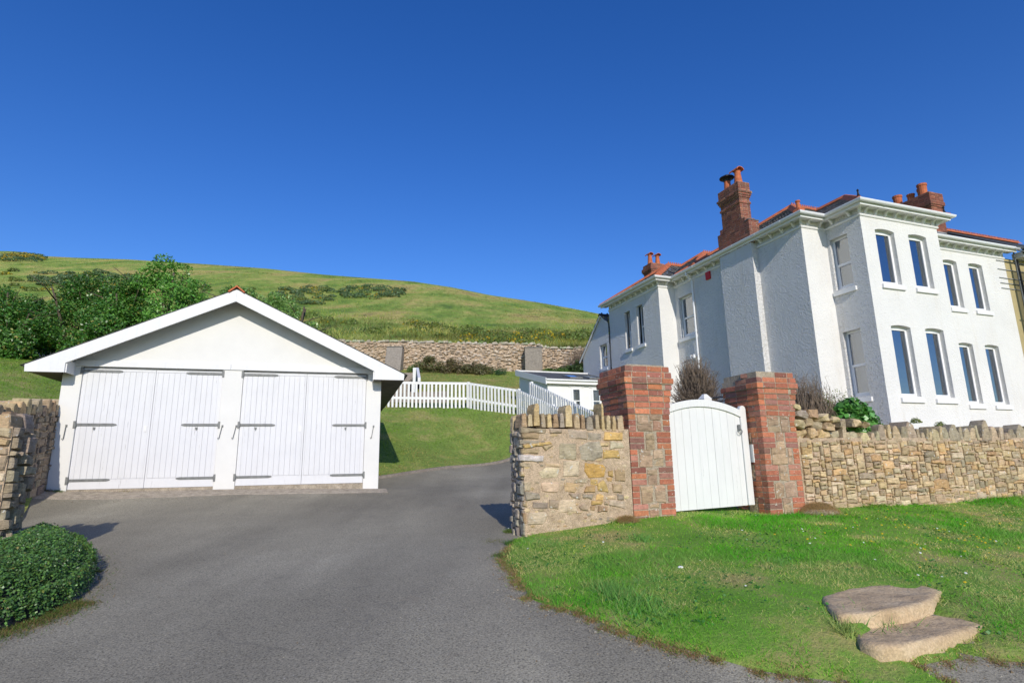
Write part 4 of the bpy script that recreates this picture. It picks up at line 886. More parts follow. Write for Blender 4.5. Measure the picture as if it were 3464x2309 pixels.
# ---------------------------------------------------------------- picket fences
def picket(parent, p, zt, h, yaw, me, base):
    return place('picket', me, parent, (p[0] - base[0], p[1] - base[1], zt - h - base[2]), (random.uniform(-.01, .01), random.uniform(-.012, .012), yaw), (1, 1, h))
def fence(label, pts, spacing, h, railz=(.80, .28), group='white picket fences', posts=()):
    """pts: world points of the top line"""
    base = (pts[0][0], pts[0][1], pts[0][2] - h)
    t = thing('picket_fence', label, 'fence', base, 0, group)
    q = MB(); q.prism([(-.036, 0), (-.026, -.008), (.026, -.008), (.036, 0), (.036, .985), (.02, 1.), (-.02, 1.), (-.036, .985)], 1, -.012, .01); pm = q.me('picket', MT['picket'])
    q = MB(); q.box(-.045, .045, .035, .12, -.25, 1.03); post = q.me('fence_post', MT['picket'])
    for i in range(len(pts) - 1):
        a = np.array(pts[i]); b = np.array(pts[i + 1]); d = b - a; L = float(np.hypot(d[0], d[1])); yaw = math.atan2(d[1], d[0]); n = max(1, int(round(L / spacing)))
        for j in range(n + (1 if i == len(pts) - 2 else 0)):
            p = a + d * j / n; hh = h + random.uniform(-.012, .02) + .0
            picket(t, p, p[2] + random.uniform(-.006, .006), hh, yaw, pm, base)
        place('fence_post', post, t, (a[0] - base[0], a[1] - base[1], a[2] - h - base[2]), (0, 0, yaw), (1, 1, h))
        nrm = np.array([-math.sin(yaw), math.cos(yaw)])
        for rz in railz:
            o1, o2 = nrm * .012, nrm * .045; z1, z2 = a[2] - h + rz * h / .87, b[2] - h + rz * h / .87; mb = MB()
            mb.hexa([(a[0] + o1[0], a[1] + o1[1], z1), (b[0] + o1[0], b[1] + o1[1], z2), (b[0] + o2[0], b[1] + o2[1], z2), (a[0] + o2[0], a[1] + o2[1], z1), (a[0] + o1[0], a[1] + o1[1], z1 + .085), (b[0] + o1[0], b[1] + o1[1], z2 + .085), (b[0] + o2[0], b[1] + o2[1], z2 + .085), (a[0] + o2[0], a[1] + o2[1], z1 + .085)])
            mb.v = [(x - base[0], y - base[1], z - base[2]) for x, y, z in mb.v]; mb.build('rail', MT['picket'], t)
    return t
fa = [at(1110, 1290, 21.2), at(1290, 1290, 21), at(1582, 1293.5, 21), at(1748.6, 1317, 20.2), at(1864, 1370, 18.2), at(1972, 1420, 16.2)]
fence('white picket fence along the bank top from behind the garage curving down towards the wall', fa, .142, .93)
fb = [at(1792, 1293, 20.6), at(1850, 1319, 19.6), at(1936, 1361, 18.2), at(2012, 1397, 16.8)]
fence('shorter white picket fence stepping down in front of the flat-roofed annex', fb, .142, 1.0)

# steps up the upper lawn and their handrail
def garden_steps():
    p = at(1378, 1290, 25.0); base = (p[0] - .35, 25.0, g1(p[0] - .35, 25.0) - .1)
    t = thing('garden_steps', 'grey concrete garden steps climbing the bank behind the picket fence', 'steps', base)
    for i in range(6):
        z = at(1370, 1286 - i * 5.2, 25 + i * .35)[2] - base[2]
        mb = MB(); mb.box(-.7, .42, i * .35, 3.0, z - 1.2, z); mb.build('step', MT['concrete'], t, bevel=.01)
    q0 = at(1397, 1243, 25.0); q1 = at(1408, 1243, 25.0); e = at(1413, 1290, 22.2)
    t = thing('handrail', 'white angled timber handrail beside the concrete garden steps', 'handrail', (q0[0], 25.0, g1(q0[0], 25)))
    mb = MB(); mb.box(0, .14, 0, .1, -.2, q0[2] - g1(q0[0], 25)); mb.build('post', MT['picket'], t)
    b = Vector((0, 0, q0[2] - g1(q0[0], 25) - .05)); c = Vector((e[0] - q0[0], 22.2 - 25.0, e[2] - g1(q0[0], 25)))
    mb = MB(); w_ = Vector((.11, 0, 0)); h_ = Vector((0, 0, .16)); b = b + Vector((.142, 0, 0))
    mb.hexa([c, c + w_, b + w_, b, c + h_, c + w_ + h_, b + w_ + h_ * .3, b + h_ * .3]); mb.build('rail', MT['picket'], t)
garden_steps()

# low grey retaining blocks behind the first fence
p = at(1400, 1330, 22.3)
t = thing('retaining_blocks', 'low grey block edging at the foot of the garden steps behind the picket fence', 'retaining wall', (p[0] - 1.1, 22.3, g1(p[0], 22.3)))
for i in range(7):
    mb = MB(); mb.box(i * .34, i * .34 + .33, 0, .3, -.3, at(1400, 1324, 22.3)[2] - g1(p[0], 22.3) - .02 * (i % 2)); mb.build('block', MT['concrete'], t, bevel=.01)

# ---------------------------------------------------------------- sandstone steps in the bank
def bank_steps():
    b = (2.2, 3.7, .40); t = thing('stone_steps', 'two worn sandstone slab steps set into the grass bank', 'steps', b)
    def slab(name, front, backp, z, th, lab=None):
        # front/back: lists of (px,py) along the edges of the top, unprojected at height z
        def un(px, py):
            d = ray(px, py); k = (z - 1.6) / d[2]; return (EYE + d * k)[:2]
        c6 = lambda x, y: (2500 + x / 1.554, 1300 + y / 1.554)
        Fp = [un(*c6(*p)) for p in front]; Bp = [un(*c6(*p)) for p in backp]
        ring = Fp + Bp[::-1]; P = []
        n = len(ring)
        for i in range(n):
            a = np.array(ring[i]); c = np.array(ring[(i + 1) % n]); L = np.linalg.norm(c - a); k = max(1, int(L / .05))
            for j in range(k): q = a + (c - a) * j / k; P.append((q[0] + (fbm(q[0], q[1], .12, 5) - .5) * .03, q[1] + (fbm(q[0] + 7, q[1], .12, 6) - .5) * .035))
        cx = np.mean([p[0] for p in P]); cy = np.mean([p[1] for p in P]); v = []; m_ = len(P)
        for (ins, dz) in ((-.015, -th), (-.004, -th * .5), (.0, -.03), (.012, -.008), (.035, .002)):
            for q in P:
                r = math.hypot(q[0] - cx, q[1] - cy); s = 1 - ins / r; x = cx + (q[0] - cx) * s; y = cy + (q[1] - cy) * s
                v.append((x - b[0] + random.uniform(-.004, .004), y - b[1] + random.uniform(-.004, .004), z + dz + (fbm(x, y, .2, 3) - .5) * .02 * (dz > -.05) - b[2]))
        for s in (.75, .5, .25):
            for q in P:
                x = cx + (q[0] - cx) * s; y = cy + (q[1] - cy) * s; v.append((x - b[0], y - b[1], z - .004 + (fbm(x, y, .25, 3) - .5) * .03 - b[2]))
        v.append((cx - b[0], cy - b[1], z - .004 - b[2])); R_ = 8
        f = [(r * m_ + i, r * m_ + (i + 1) % m_, (r + 1) * m_ + (i + 1) % m_, (r + 1) * m_ + i) for r in range(R_ - 1) for i in range(m_)] + [((R_ - 1) * m_ + i, (R_ - 1) * m_ + (i + 1) % m_, R_ * m_) for i in range(m_)]
        return place(name, me_from(name, v, f, MT['sandstone'], True), t)
    slab('step', [(560, 1262), (640, 1350), (740, 1372), (870, 1368), (1040, 1330), (1150, 1300), (1250, 1278)], [(535, 1222), (800, 1190), (1020, 1170), (1180, 1208), (1292, 1262)], .565, .25)
    slab('step', [(455, 1165), (527, 1216), (700, 1198), (793, 1184), (920, 1162), (1020, 1137)], [(418, 1108), (560, 1070), (830, 1046), (960, 1052), (1068, 1080)], .65, .22)
bank_steps()

# ---------------------------------------------------------------- the large white house
HB = 1.9
def house():
    t = thing('house', 'large white roughcast house with bay, bracketed eaves, slate roofs and brick chimneys', 'house', tuple(HF.W(0, 0, HB)), HF.yaw)
    Z0, Z1 = 1.5, 8.74
    # --- walls: each facade a panel with window openings
    def panel(name, o, u, n, u0, u1, holes, depth=.13, z0=Z0, z1=Z1, matl=None, parent=None):
        """o origin, u unit along, n outward normal (2d)."""
        o = np.array(o, float); u = np.array(u, float); n = np.array(n, float); mb = MB()
        def pt(a, d, z): q = o + u * a + n * d; return (q[0], q[1], z)
        flip = (u[0] * n[1] - u[1] * n[0]) > 0
        def face(pts): mb.face(pts[::-1] if flip else pts)
        us = sorted({u0, u1, *[h[0] for h in holes], *[h[1] for h in holes]}); zs = sorted({z0, z1, *[h[2] for h in holes], *[h[3] for h in holes]})
        for a, b in zip(us[:-1], us[1:]):
            for c, d in zip(zs[:-1], zs[1:]):
                cx, cz = (a + b) / 2, (c + d) / 2
                if any(h[0] < cx < h[1] and h[2] < cz < h[3] for h in holes): continue
                face([pt(a, 0, c), pt(b, 0, c), pt(b, 0, d), pt(a, 0, d)])
        for h in holes:
            a, b, c, d, rise = h
            K = 8; arc = [(a + (b - a) * i / K, d - rise + rise * math.sin(math.pi * i / K) ** .8 if rise else d) for i in range(K + 1)]
            if rise:
                for i in range(K): face([pt(arc[i][0], 0, arc[i][1]), pt(arc[i + 1][0], 0, arc[i + 1][1]), pt(arc[i + 1][0], 0, d), pt(arc[i][0], 0, d)])
            for i in range(K): face([pt(arc[i][0], 0, arc[i][1]), pt(arc[i][0], -depth, arc[i][1]), pt(arc[i + 1][0], -depth, arc[i + 1][1]), pt(arc[i + 1][0], 0, arc[i + 1][1])])
            face([pt(a, 0, c), pt(a, -depth, c), pt(a, -depth, d - rise), pt(a, 0, d - rise)]); face([pt(b, 0, d - rise), pt(b, -depth, d - rise), pt(b, -depth, c), pt(b, 0, c)])
            face([pt(a, 0, c), pt(b, 0, c), pt(b, -depth, c), pt(a, -depth, c)])
        v = [(x, y, z - HB) for x, y, z in mb.v]
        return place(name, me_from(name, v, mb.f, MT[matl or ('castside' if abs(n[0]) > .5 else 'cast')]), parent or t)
    def window(o, u, n, a, b, c, d, depth=.13, sash=True, inside='blind', sill=(.07, .06), silldz=-.17, frame=.075, rise=0.):
        o = np.array(o, float); u = np.array(u, float); n = np.array(n, float)
        c0 = o + u * (a + b) / 2 + n * (-depth); bz = c - HB
        def bx_(mb, u0, u1, d0, d1, z0, z1):
            P = []; left = u[0] * n[1] - u[1] * n[0] > 0
            for z in (z0, z1):
                for (uu, dd) in (((u1, d1), (u0, d1), (u0, d0), (u1, d0)) if left else ((u0, d1), (u1, d1), (u1, d0), (u0, d0))):
                    q = u * uu + n * dd; P.append((q[0], q[1], z))
            mb.hexa(P)
        w2 = (b - a) / 2; H = d - c; f = frame
        mb = MB()
        for s in (-1, 1): bx_(mb, *(sorted((s * w2, s * (w2 - f)))), -.07, .0, 0, H)
        bx_(mb, -w2 + f, w2 - f, -.07, .0, H - f - rise, H); bx_(mb, -w2 + f, w2 - f, -.07, .012, 0, f * 1.15)
        fr = place('window', mb.me('window', MT['upvc']), t, (c0[0], c0[1], bz))
        m1 = H * .47; g0, g1_, g2 = f * 1.15, m1, H - f - rise
        if sash:
            mb = MB(); bx_(mb, -w2 + f, w2 - f, -.055, .008, m1 - .035, m1 + .035)
            for s in (-1, 1): x0, x1 = sorted((s * (w2 - f), s * (w2 - f - .035))); bx_(mb, x0, x1, -.05, -.012, g0, m1 - .035)
            bx_(mb, -w2 + f + .035, w2 - f - .035, -.05, -.012, g0, g0 + .05); place('sash', mb.me('sash', MT['upvc']), fr)
            spans = ((g0 + .05, m1 - .035, .035), (m1 + .035, g2, 0))
        else: spans = ((g0, g2, 0),)
        for (z0, z1, e) in spans: mb = MB(); bx_(mb, -w2 + f + e, w2 - f - e, -.036, -.03, z0, z1); place('pane', mb.me('pane', MT['glass']), fr)
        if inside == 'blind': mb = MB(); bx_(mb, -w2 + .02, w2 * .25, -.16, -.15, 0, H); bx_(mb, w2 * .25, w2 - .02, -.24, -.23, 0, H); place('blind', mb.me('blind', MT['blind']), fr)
        else:
            mb = MB()
            for k in range(7): x = w2 * .0 + k * w2 * .14; bx_(mb, x, x + w2 * .12, -.2 - .02 * (k % 2), -.19 - .02 * (k % 2), 0, H)
            place('curtain', mb.me('curtain', MT['curtain']), fr)
        mb = MB(); e = .08; sw, sp_ = sill
        bx_(mb, -w2 - sw, w2 + sw, depth - .01 if 0 else depth * 0 + 0.0 + .001, depth + sp_, silldz, silldz + .12)
        place('window_sill', mb.me('window_sill', MT['trim']), t, (c0[0], c0[1], bz), label=None) if 0 else place('window_sill', mb.me('window_sill', MT['trim']), t, (c0[0], c0[1], bz))
        return fr
    X, Y = (1, 0), (0, 1); nF, nS = (0, -1), (-1, 0)
    hb = [(.52, 1.29, 6.49, 8.15, .05), (1.88, 2.64, 6.49, 8.15, .05), (.55, 1.32, 3.26, 5.27, .045), (1.92, 2.68, 3.26, 5.27, .045)]
    panel('front_bay_wall', (0, 0), X, nF, 0, 3.196, hb)
    for h in hb: window((0, 0), X, nF, *h[:4], inside='curtain', sash=False, rise=h[4])
    hm = [(5.15, 5.82, 6.47, 8.13, .045), (6.41, 7.12, 6.47, 8.13, .045), (5.18, 5.86, 3.28, 5.27, .04), (6.46, 7.16, 3.28, 5.27, .04)]
    panel('main_front_wall', (0, 1.194), X, nF, 3.196, 8.4, hm)
    for h in hm: window((0, 1.194), X, nF, *h[:4], inside='curtain', sash=False, rise=h[4])
    hs_ = [(.48, 1.09, 6.52, 8.11, 0), (.50, 1.08, 3.33, 5.24, 0)]
    panel('bay_side_wall', (0, 0), Y, nS, 0, 1.194, hs_)
    for h in hs_: window((0, 0), Y, nS, *h[:4], depth=.13, sash=True, inside='blind', frame=.06)
    panel('front_return_wall', (0, 1.194), X, nF, -.946, 0, [])
    hs1 = [(6.45, 7.38, 6.36, 7.98, 0)]
    panel('side_wall', (-.946, 0), Y, nS, 1.194, 7.626, hs1)
    window((-.946, 0), Y, nS, *hs1[0][:4], depth=.14)
    panel('wing_front_wall', (0, 7.626), X, nF, -1.687, -.946, [])
    hs2 = [(8.81, 9.29, 6.44, 8.09, 0), (9.82, 10.27, 6.44, 8.07, 0)]
    panel('wing_side_wall', (-1.687, 0), Y, nS, 7.626, 11.6, hs2)
    for h in hs2: window((-1.687, 0), Y, nS, *h[:4], depth=.20, frame=.05)
    panel('bay_right_wall', (3.196, 0), Y, (1, 0), 0, 1.194, [])
    mb = MB(); mb.box(-1.64, 8.4, 11.5, 11.6, Z0 - HB, Z1 - HB); mb.box(8.3, 8.4, 1.25, 11.5, Z0 - HB, Z1 - HB); mb.build('back_wall', MT['cast'], t)
    mb = MB(); mb.box(.5, 8.2, 1.75, 1.8, 1.6 - HB, 8.6 - HB); mb.box(.42, 3.0, .62, .66, 1.6 - HB, 8.6 - HB) if 0 else None; mb.box(-.4, -.35, 1.8, 11.2, 1.6 - HB, 8.6 - HB); mb.build('dark_room_backing', MT['dark'], t)  # near-black sheets behind the windows, darkness of unlit rooms put into their colour
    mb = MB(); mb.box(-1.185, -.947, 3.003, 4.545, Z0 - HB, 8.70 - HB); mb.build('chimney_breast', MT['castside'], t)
    # --- eaves: swept mouldings along the wall line
    path = [(8.4, 1.194), (3.196, 1.194), (3.196, 0), (0, 0), (0, 1.194), (-.946, 1.194), (-.946, 7.626), (-1.687, 7.626), (-1.687, 11.6)]
    def offs(d):
        out = []; n = len(path)
        def nr(a, b): dx, dy = b[0] - a[0], b[1] - a[1]; L = math.hypot(dx, dy); return (-dy / L * -1 if 0 else dy / L * -1 * -1 * 0 + (-dy) / L * -1, 0) if 0 else ((b[1] - a[1]) / L * -1, (b[0] - a[0]) / L)
        for i, p in enumerate(path):
            ns = []
            if i > 0: ns.append(nr(path[i - 1], p))
            if i < n - 1: ns.append(nr(p, path[i + 1]))
            sx = sum(q[0] for q in ns); sy = sum(q[1] for q in ns)
            if len(ns) == 1: sx, sy = ns[0]
            out.append((p[0] + sx * d, p[1] + sy * d))
        return out
    # check the sign: outward at the first segment is -y
    sg = 1 if offs(.1)[0][1] < path[0][1] else -1
    def sweep(name, prof, matl, ext0=.0, ext1=.0, i0=0, i1=None, parent=None):
        i1 = i1 or len(path) - 1; v = []; f = []; m_ = len(prof); L = list(range(i0, i1 + 1))
        for k in L:
            for (d, z) in prof:
                q = offs(sg * d)[k]; x, y = q
                if k == 0: x += ext0
                if k == len(path) - 1: y += ext1
                v.append((x, y, z - HB))
        for a in range(len(L) - 1):
            for j in range(m_): b = (j + 1) % m_; f.append((a * m_ + j, a * m_ + b, (a + 1) * m_ + b, (a + 1) * m_ + j))
        f.append(tuple(range(m_))); f.append(tuple((len(L) - 1) * m_ + j for j in range(m_ - 1, -1, -1)))
        return place(name, me_from(name, v, f, MT[matl]), parent or t)
    sweep('string_moulding', [(.001, 8.455), (.03, 8.46), (.045, 8.49), (.03, 8.52), (.001, 8.53)], 'trim')
    sweep('soffit', [(.001, 8.70), (.250, 8.70), (.250, 8.735), (.001, 8.735)], 'trim', .26, .24)
    sweep('fascia', [(.251, 8.66), (.276, 8.66), (.276, 8.79), (.251, 8.79)], 'trim', .3, .27)
    arc = [(.335 + .058 * math.cos(a), 8.80 + .075 * math.sin(a)) for a in np.linspace(math.pi, 2 * math.pi, 8)]
    gt = sweep('gutter', arc + [(.388, 8.812), (.335, 8.79), (.282, 8.812)], 'gutter', .35, .32)
    # gutter joints
    q = MB(); aj = [(.335 + .066 * math.cos(a), 8.80 + .084 * math.sin(a)) for a in np.linspace(math.pi, 2 * math.pi, 8)]
    q.prism([(x - .335, z - 8.8) for x, z in aj], 1, -.03, .03); jm = q.me('gutter_joint', MT['gutter'])
    segs = [(path[i], path[i + 1]) for i in range(len(path) - 1)]
    q = MB(); pf = [(.0, 8.54), (.04, 8.545), (.07, 8.60), (.14, 8.665), (.235, 8.672), (.235, 8.698), (.0, 8.698)]
    q.prism([(a, b - 8.5) for a, b in pf], 1, -.035, .035); bk = q.me('eaves_bracket', MT['trim'])
    for (a, b) in segs:
        d = np.array(b) - np.array(a); L = float(np.hypot(*d)); d = d / L; nrm = np.array([-d[1], d[0]]) * sg; ang = math.atan2(nrm[1], nrm[0])
        sp_ = .372 if abs(d[0]) > .5 else .43; n = max(1, int(L / sp_)); 
        for i in range(n):
            p = np.array(a) + d * (L * (i + .5) / n)
            if abs(p[0] + .946) < .01 and 2.95 < p[1] < 4.6: continue
            place('eaves_bracket', bk, t, (p[0] + nrm[0] * .001, p[1] + nrm[1] * .001, 8.5 - HB), (0, 0, ang))
        if L > 1.5:
            k = int(L / .95)
            for i in range(k): p = np.array(a) + d * (L * (i + .4) / k) + nrm * .335; place('gutter_joint', jm, t, (p[0], p[1], 8.8 - HB), (0, 0, ang))
    for (cx, cy, ang) in ((0, 0, R(225)), (3.196, 0, R(-45)), (-.946, 1.194, R(225)), (-1.687, 7.626, R(225))): place('eaves_bracket', bk, t, (cx, cy, 8.5 - HB), (0, 0, ang), (1.35, 1, 1))
    # --- roofs: slates in courses on hipped planes
    geos = []; cols = []
    def slates(e0, e1, r0, r1, n_c=None, drop=0):        # eaves line e0-e1, ridge line r0-r1
        e0, e1, r0, r1 = [np.array(p, float) for p in (e0, e1, r0, r1)]
        nrm = np.cross(e1 - e0, (r0 + r1) / 2 - e0); nrm /= np.linalg.norm(nrm)
        if nrm[2] < 0: nrm = -nrm
        Ls = np.linalg.norm((r0 + r1) / 2 - (e0 + e1) / 2); n_c = n_c or max(2, int(Ls / .19)); U = (e1 - e0) / np.linalg.norm(e1 - e0)
        for c in range(n_c):
            s0, s1 = c / n_c, min(1, (c + 1.12) / n_c)
            A0, B0 = e0 + (r0 - e0) * s0, e1 + (r1 - e1) * s0; A1, B1 = e0 + (r0 - e0) * s1, e1 + (r1 - e1) * s1
            L0 = np.linalg.norm(B0 - A0); k = max(1, int(L0 / .25)); off = .5 * (c % 2)
            for j in range(-1, k + 1):
                a = max(0, (j + off) / k); b = min(1, (j + off + 1) / k - .012)
                if b - a < .004: continue
                P0, P1, P2, P3 = A0 + (B0 - A0) * a, A0 + (B0 - A0) * b, A1 + (B1 - A1) * b, A1 + (B1 - A1) * a
                up = nrm * (.016 + random.uniform(-.003, .004)); lo = nrm * .003
                pts = [P0, P1, P2 - nrm * .004, P3 - nrm * .004, P0 + up, P1 + up, P2 + lo, P3 + lo]
                geos.append(([(p[0], p[1], p[2] - HB) for p in pts], [(0, 1, 2, 3), (4, 5, 6, 7), (0, 1, 5, 4), (1, 2, 6, 5), (2, 3, 7, 6), (3, 0, 4, 7)]))
                q = random.uniform(.7, 1.3); cols.append(random.choice([(.13 * q, .13 * q, .125 * q), (.15 * q, .14 * q, .12 * q), (.10 * q, .105 * q, .11 * q)]))
    TP = .649; ez = 8.80
    xl, yf, yb = -1.226, .914, 7.09; ry_ = 4.0; rz = ez + (ry_ - yf) * TP; rxl = xl + (ry_ - yf)
    XR = 8.42
    slates((xl, yf, ez), (XR, yf, ez), (rxl, ry_, rz), (XR, ry_, rz)); slates((xl, yb, ez), (xl, yf, ez), (rxl, ry_, rz), (rxl, ry_, rz)); slates((XR, yb, ez), (xl, yb, ez), (XR, ry_, rz), (rxl, ry_, rz))
    bz = ez + 1.878 * TP; slates((-.28, 2.8, ez), (-.28, -.28, ez), (1.598, 2.8, bz), (1.598, 1.598, bz)); slates((-.28, -.28, ez), (3.476, -.28, ez), (1.598, 1.598, bz), (1.598, 1.598, bz)); slates((3.476, -.28, ez), (3.476, 2.8, ez), (1.598, 1.598, bz), (1.598, 2.8, bz))
    wx, w0, w1_ = -1.967, 7.346, 11.9; wr = (w0 + w1_) / 2; wz = ez + (wr - w0) * TP; wrx = wx + (wr - w0)
    slates((wx, w0, ez), (6, w0, ez), (wrx, wr, wz), (6, wr, wz)); slates((wx, w1_, ez), (wx, w0, ez), (wrx, wr, wz), (wrx, wr, wz)); slates((6, w1_, ez), (wx, w1_, ez), (6, wr, wz), (wrx, wr, wz))
    b0, b1, bx0 = 6.1, 11.9, -1.1; bez = 8.9; brz = bez + 2.9 * TP
    slates((bx0, b0, bez), (8, b0, bez), (bx0 + 2.9, 9, brz), (8, 9, brz)); slates((bx0, b1, bez), (bx0, b0, bez), (bx0 + 2.9, 9, brz), (bx0 + 2.9, 9, brz)); slates((8, b1, bez), (bx0, b1, bez), (8, 9, brz), (bx0 + 2.9, 9, brz))
    joined('roof_slates', geos, cols, MT['slate'], t)['kind'] = 'stuff'
    # --- ridge and hip tiles
    q = MB(); q.prism([(-.13, -.07), (-.115, -.085), (0, .03), (.115, -.085), (.13, -.07), (.02, .06), (-.02, .06)], 0, 0, .295)
    for k in range(3): x = .02 + k * .1; q.prism([(x, .05), (x + .055, .05), (x + .045, .13), (x + .01, .13)], 1, -.012, .012)
    crest = q.me('ridge_tile', MT['terra'])
    q = MB(); q.prism([(-.14, -.075), (-.12, -.09), (0, .02), (.12, -.09), (.14, -.075), (.03, .055), (-.03, .055)], 0, 0, .345); hip = q.me('hip_tile', MT['terra'])
    def tiles(a, b, me, step, name):
        a = Vector(a); b = Vector(b); d = b - a; L = d.length; n = max(1, int(L / step)); pit = -math.asin(d.z / L); yaw = math.atan2(d.y, d.x)
        for i in range(n): p = a + d * (i / n); place(name, me, t, (p.x, p.y, p.z - HB + .03), (0, pit, yaw), (L / n / step, 1, 1))
    tiles((rxl, ry_, rz), (XR, ry_, rz), crest, .3, 'ridge_tile')
    tiles((wrx, wr, wz), (2.2, wr, wz), crest, .3, 'ridge_tile'); tiles((bx0 + 2.9, 9, brz), (5, 9, brz), crest, .3, 'ridge_tile')
    for a, b in (((xl, yf, ez), (rxl, ry_, rz)), ((xl, yb, ez), (rxl, ry_, rz)), ((-.28, -.28, ez), (1.598, 1.598, bz)), ((3.476, -.28, ez), (1.598, 1.598, bz)), ((wx, w0, ez), (wrx, wr, wz)), ((wx, w1_, ez), (wrx, wr, wz)), ((bx0, b0, bez), (bx0 + 2.9, 9, brz)), ((bx0, b1, bez), (bx0 + 2.9, 9, brz)), ((1.598, 1.598, bz), (1.598, 2.7, bz))): tiles(a, b, hip, .35, 'hip_tile')
    q = MB(); q.prism([(-.13, 0), (.13, 0), (.10, .16), (-.10, .16)], 1, -.12, .12); q.lathe([(.075, .15), (.06, .2), (.05, .38), (.075, .40), (.07, .44), (.03, .45)], 10); q.build('roof_finial', MT['terra'], t, (xl + .16, yf + .18, ez + .02 - HB))
    q = MB(); q.lathe([(.06, 0), (.03, .08), (.02, .16), (.035, .2), (.01, .24)], 8); fin = q.me('roof_finial', MT['black']); place('roof_finial', fin, t, (-.22, -.22, ez + .1 - HB)); place('roof_finial', fin, t, (3.36, -.2, ez + .1 - HB))
    for (x0, y0_, x1, y1_) in ((3.2, .815, 3.6, 2.2),): pass
    # --- chimneys
    def chimney(label, levels, base_z, pots, indiv, loc):
        """levels: (x0,x1,y0,y1,z0,z1)"""
        c = place('chimney', None, t, (loc[0], loc[1], base_z - HB)) ; c['label'] = label
        lx, ly = loc; geos = []; cl = []; made = 0; ci = 0; h = .075
        mb = MB()
        for (x0, x1, y0, y1, z0, z1) in levels: mb.box(x0 + .008 - lx, x1 - .008 - lx, y0 + .008 - ly, y1 - .008 - ly, z0 - base_z, z1 - base_z + .004)
        mb.build('mortar_core', MT['bmortar'], c)['kind'] = 'stuff'
        for (x0, x1, y0, y1, z0, z1) in levels:
            n = max(1, int(round((z1 - z0) / h)))
            for k in range(n):
                zz = z0 + (k + .5) * (z1 - z0) / n; ci += 1
                for (cx, cy, a, b) in ring_bricks(x0, x1, y0, y1, ci % 2):
                    vis = cy < y0 + .12 or cx < x0 + .12
                    if indiv and vis and made < 290: put_brick(c, cx - lx, cy - ly, zz - base_z, a, b, (z1 - z0) / n - .009, stcol([(.28, .10, .065), (.33, .13, .08), (.23, .09, .065), (.20, .085, .06)], .15)); made += 1
                    else:
                        m_ = MB(); hh = (z1 - z0) / n / 2 - .005; m_.box(cx - lx - a / 2, cx - lx + a / 2, cy - ly - b / 2, cy - ly + b / 2, zz - base_z - hh, zz - base_z + hh); geos.append((m_.v, m_.f)); cl.append(stcol([(.28, .10, .065), (.33, .13, .08), (.23, .09, .065)], .15))
        if geos: joined('brickwork', geos, cl, MT['vstone'], c)['kind'] = 'stuff'
        for (px_, py_, kind, zt, r) in pots:
            m_ = MB(); z = levels[-1][5] - base_z
            if kind == 'hood':
                m_.lathe([(r * 1.25, 0), (r * 1.1, .08), (r * .8, .42), (r * .82, .5), (r * .95, .52)], 14, (px_ - lx, py_ - ly, z))
                pb = m_.build('chimney_pot', MT['terra'], c, smooth=False)
                m_ = MB(); n = 9; P = []
                for i in range(n + 1): a = math.pi * i / n; P.append((r * 1.2 * math.cos(a), r * 1.0 * math.sin(a)))
                pl = P + [(r * 1.0 * math.cos(math.pi * i / n), r * .82 * math.sin(math.pi * i / n)) for i in range(n, -1, -1)]
                m_.prism([(px_ - lx + a, z + .52 + b * .9) for a, b in pl], 1, py_ - ly - r * 1.3, py_ - ly + r * 1.9); m_.build('chimney_pot', MT['terra'], c, label='curved clay hood over the pot')
            elif kind == 'cowl':
                m_.lathe([(r * 1.0, 0), (r * .9, .05), (r * .75, .34), (r * .78, .36)], 14, (px_ - lx, py_ - ly, z)); m_.build('chimney_pot', MT['terra'], c)
                m_ = MB(); m_.lathe([(r * .80, .36), (r * .9, .42), (r * 1.05, .44), (r * 1.2, .47), (r * 1.75, .49), (r * 1.75, .52), (r * .8, .60), (.02, .62)], 16, (px_ - lx, py_ - ly, z)); m_.build('chimney_cowl', MT['black'], c)
            else:
                m_.lathe([(r * 1.0, 0), (r * .92, .06), (r * .95, zt * .8), (r * 1.08, zt * .84), (r * 1.08, zt), (r * .85, zt)], 14, (px_ - lx, py_ - ly, z)); m_.build('chimney_pot', MT['terra'], c)
        return c
    x0 = -1.185
    chimney('tall shouldered brick chimney rising from the side wall', [(x0, -.76, 3.003, 4.545, 8.64, 9.46), (x0, -.76, 3.16, 4.40, 9.46, 9.61), (x0, -.745, 3.31, 4.25, 9.61, 10.20), (x0 - .03, -.72, 3.28, 4.28, 10.20, 10.28), (x0, -.745, 3.31, 4.25, 10.28, 10.43), (x0 - .03, -.72, 3.28, 4.28, 10.43, 10.505), (x0 - .055, -.695, 3.25, 4.31, 10.505, 10.58), (x0 - .08, -.67, 3.22, 4.34, 10.58, 10.655), (x0 - .03, -.72, 3.27, 4.29, 10.655, 10.98)], 8.64,
            [(-.95, 3.52, 'hood', .5, .13), (-.98, 4.02, 'cowl', .4, .145)], True, (-.97, 3.8))
    mb = MB(); mb.prism([(x0 - .01, 9.46), (-.75, 9.46), (-.75, 9.49), (x0 - .01, 9.49)], 1, 2.99, 3.17); mb.v = [(x, y, z - HB) for x, y, z in mb.v]; mb.build('shoulder_slab', MT['steel'], t)
    chimney('long brick chimney with four clay pots on the main roof', [(7.99, 8.66, 3.0, 4.7, 9.4, 11.04), (7.95, 8.70, 2.97, 4.73, 11.04, 11.12), (7.99, 8.66, 3.0, 4.7, 11.12, 11.27), (7.95, 8.70, 2.97, 4.73, 11.27, 11.35), (7.91, 8.74, 2.94, 4.76, 11.35, 11.50), (7.93, 8.72, 2.96, 4.74, 11.50, 11.86)], 9.4,
            [(8.2, 3.35, 'plain', .52, .17), (8.52, 3.6, 'plain', .5, .15), (8.22, 3.85, 'plain', .32, .14), (8.22, 4.4, 'plain', .5, .17)], False, (8.3, 3.9))
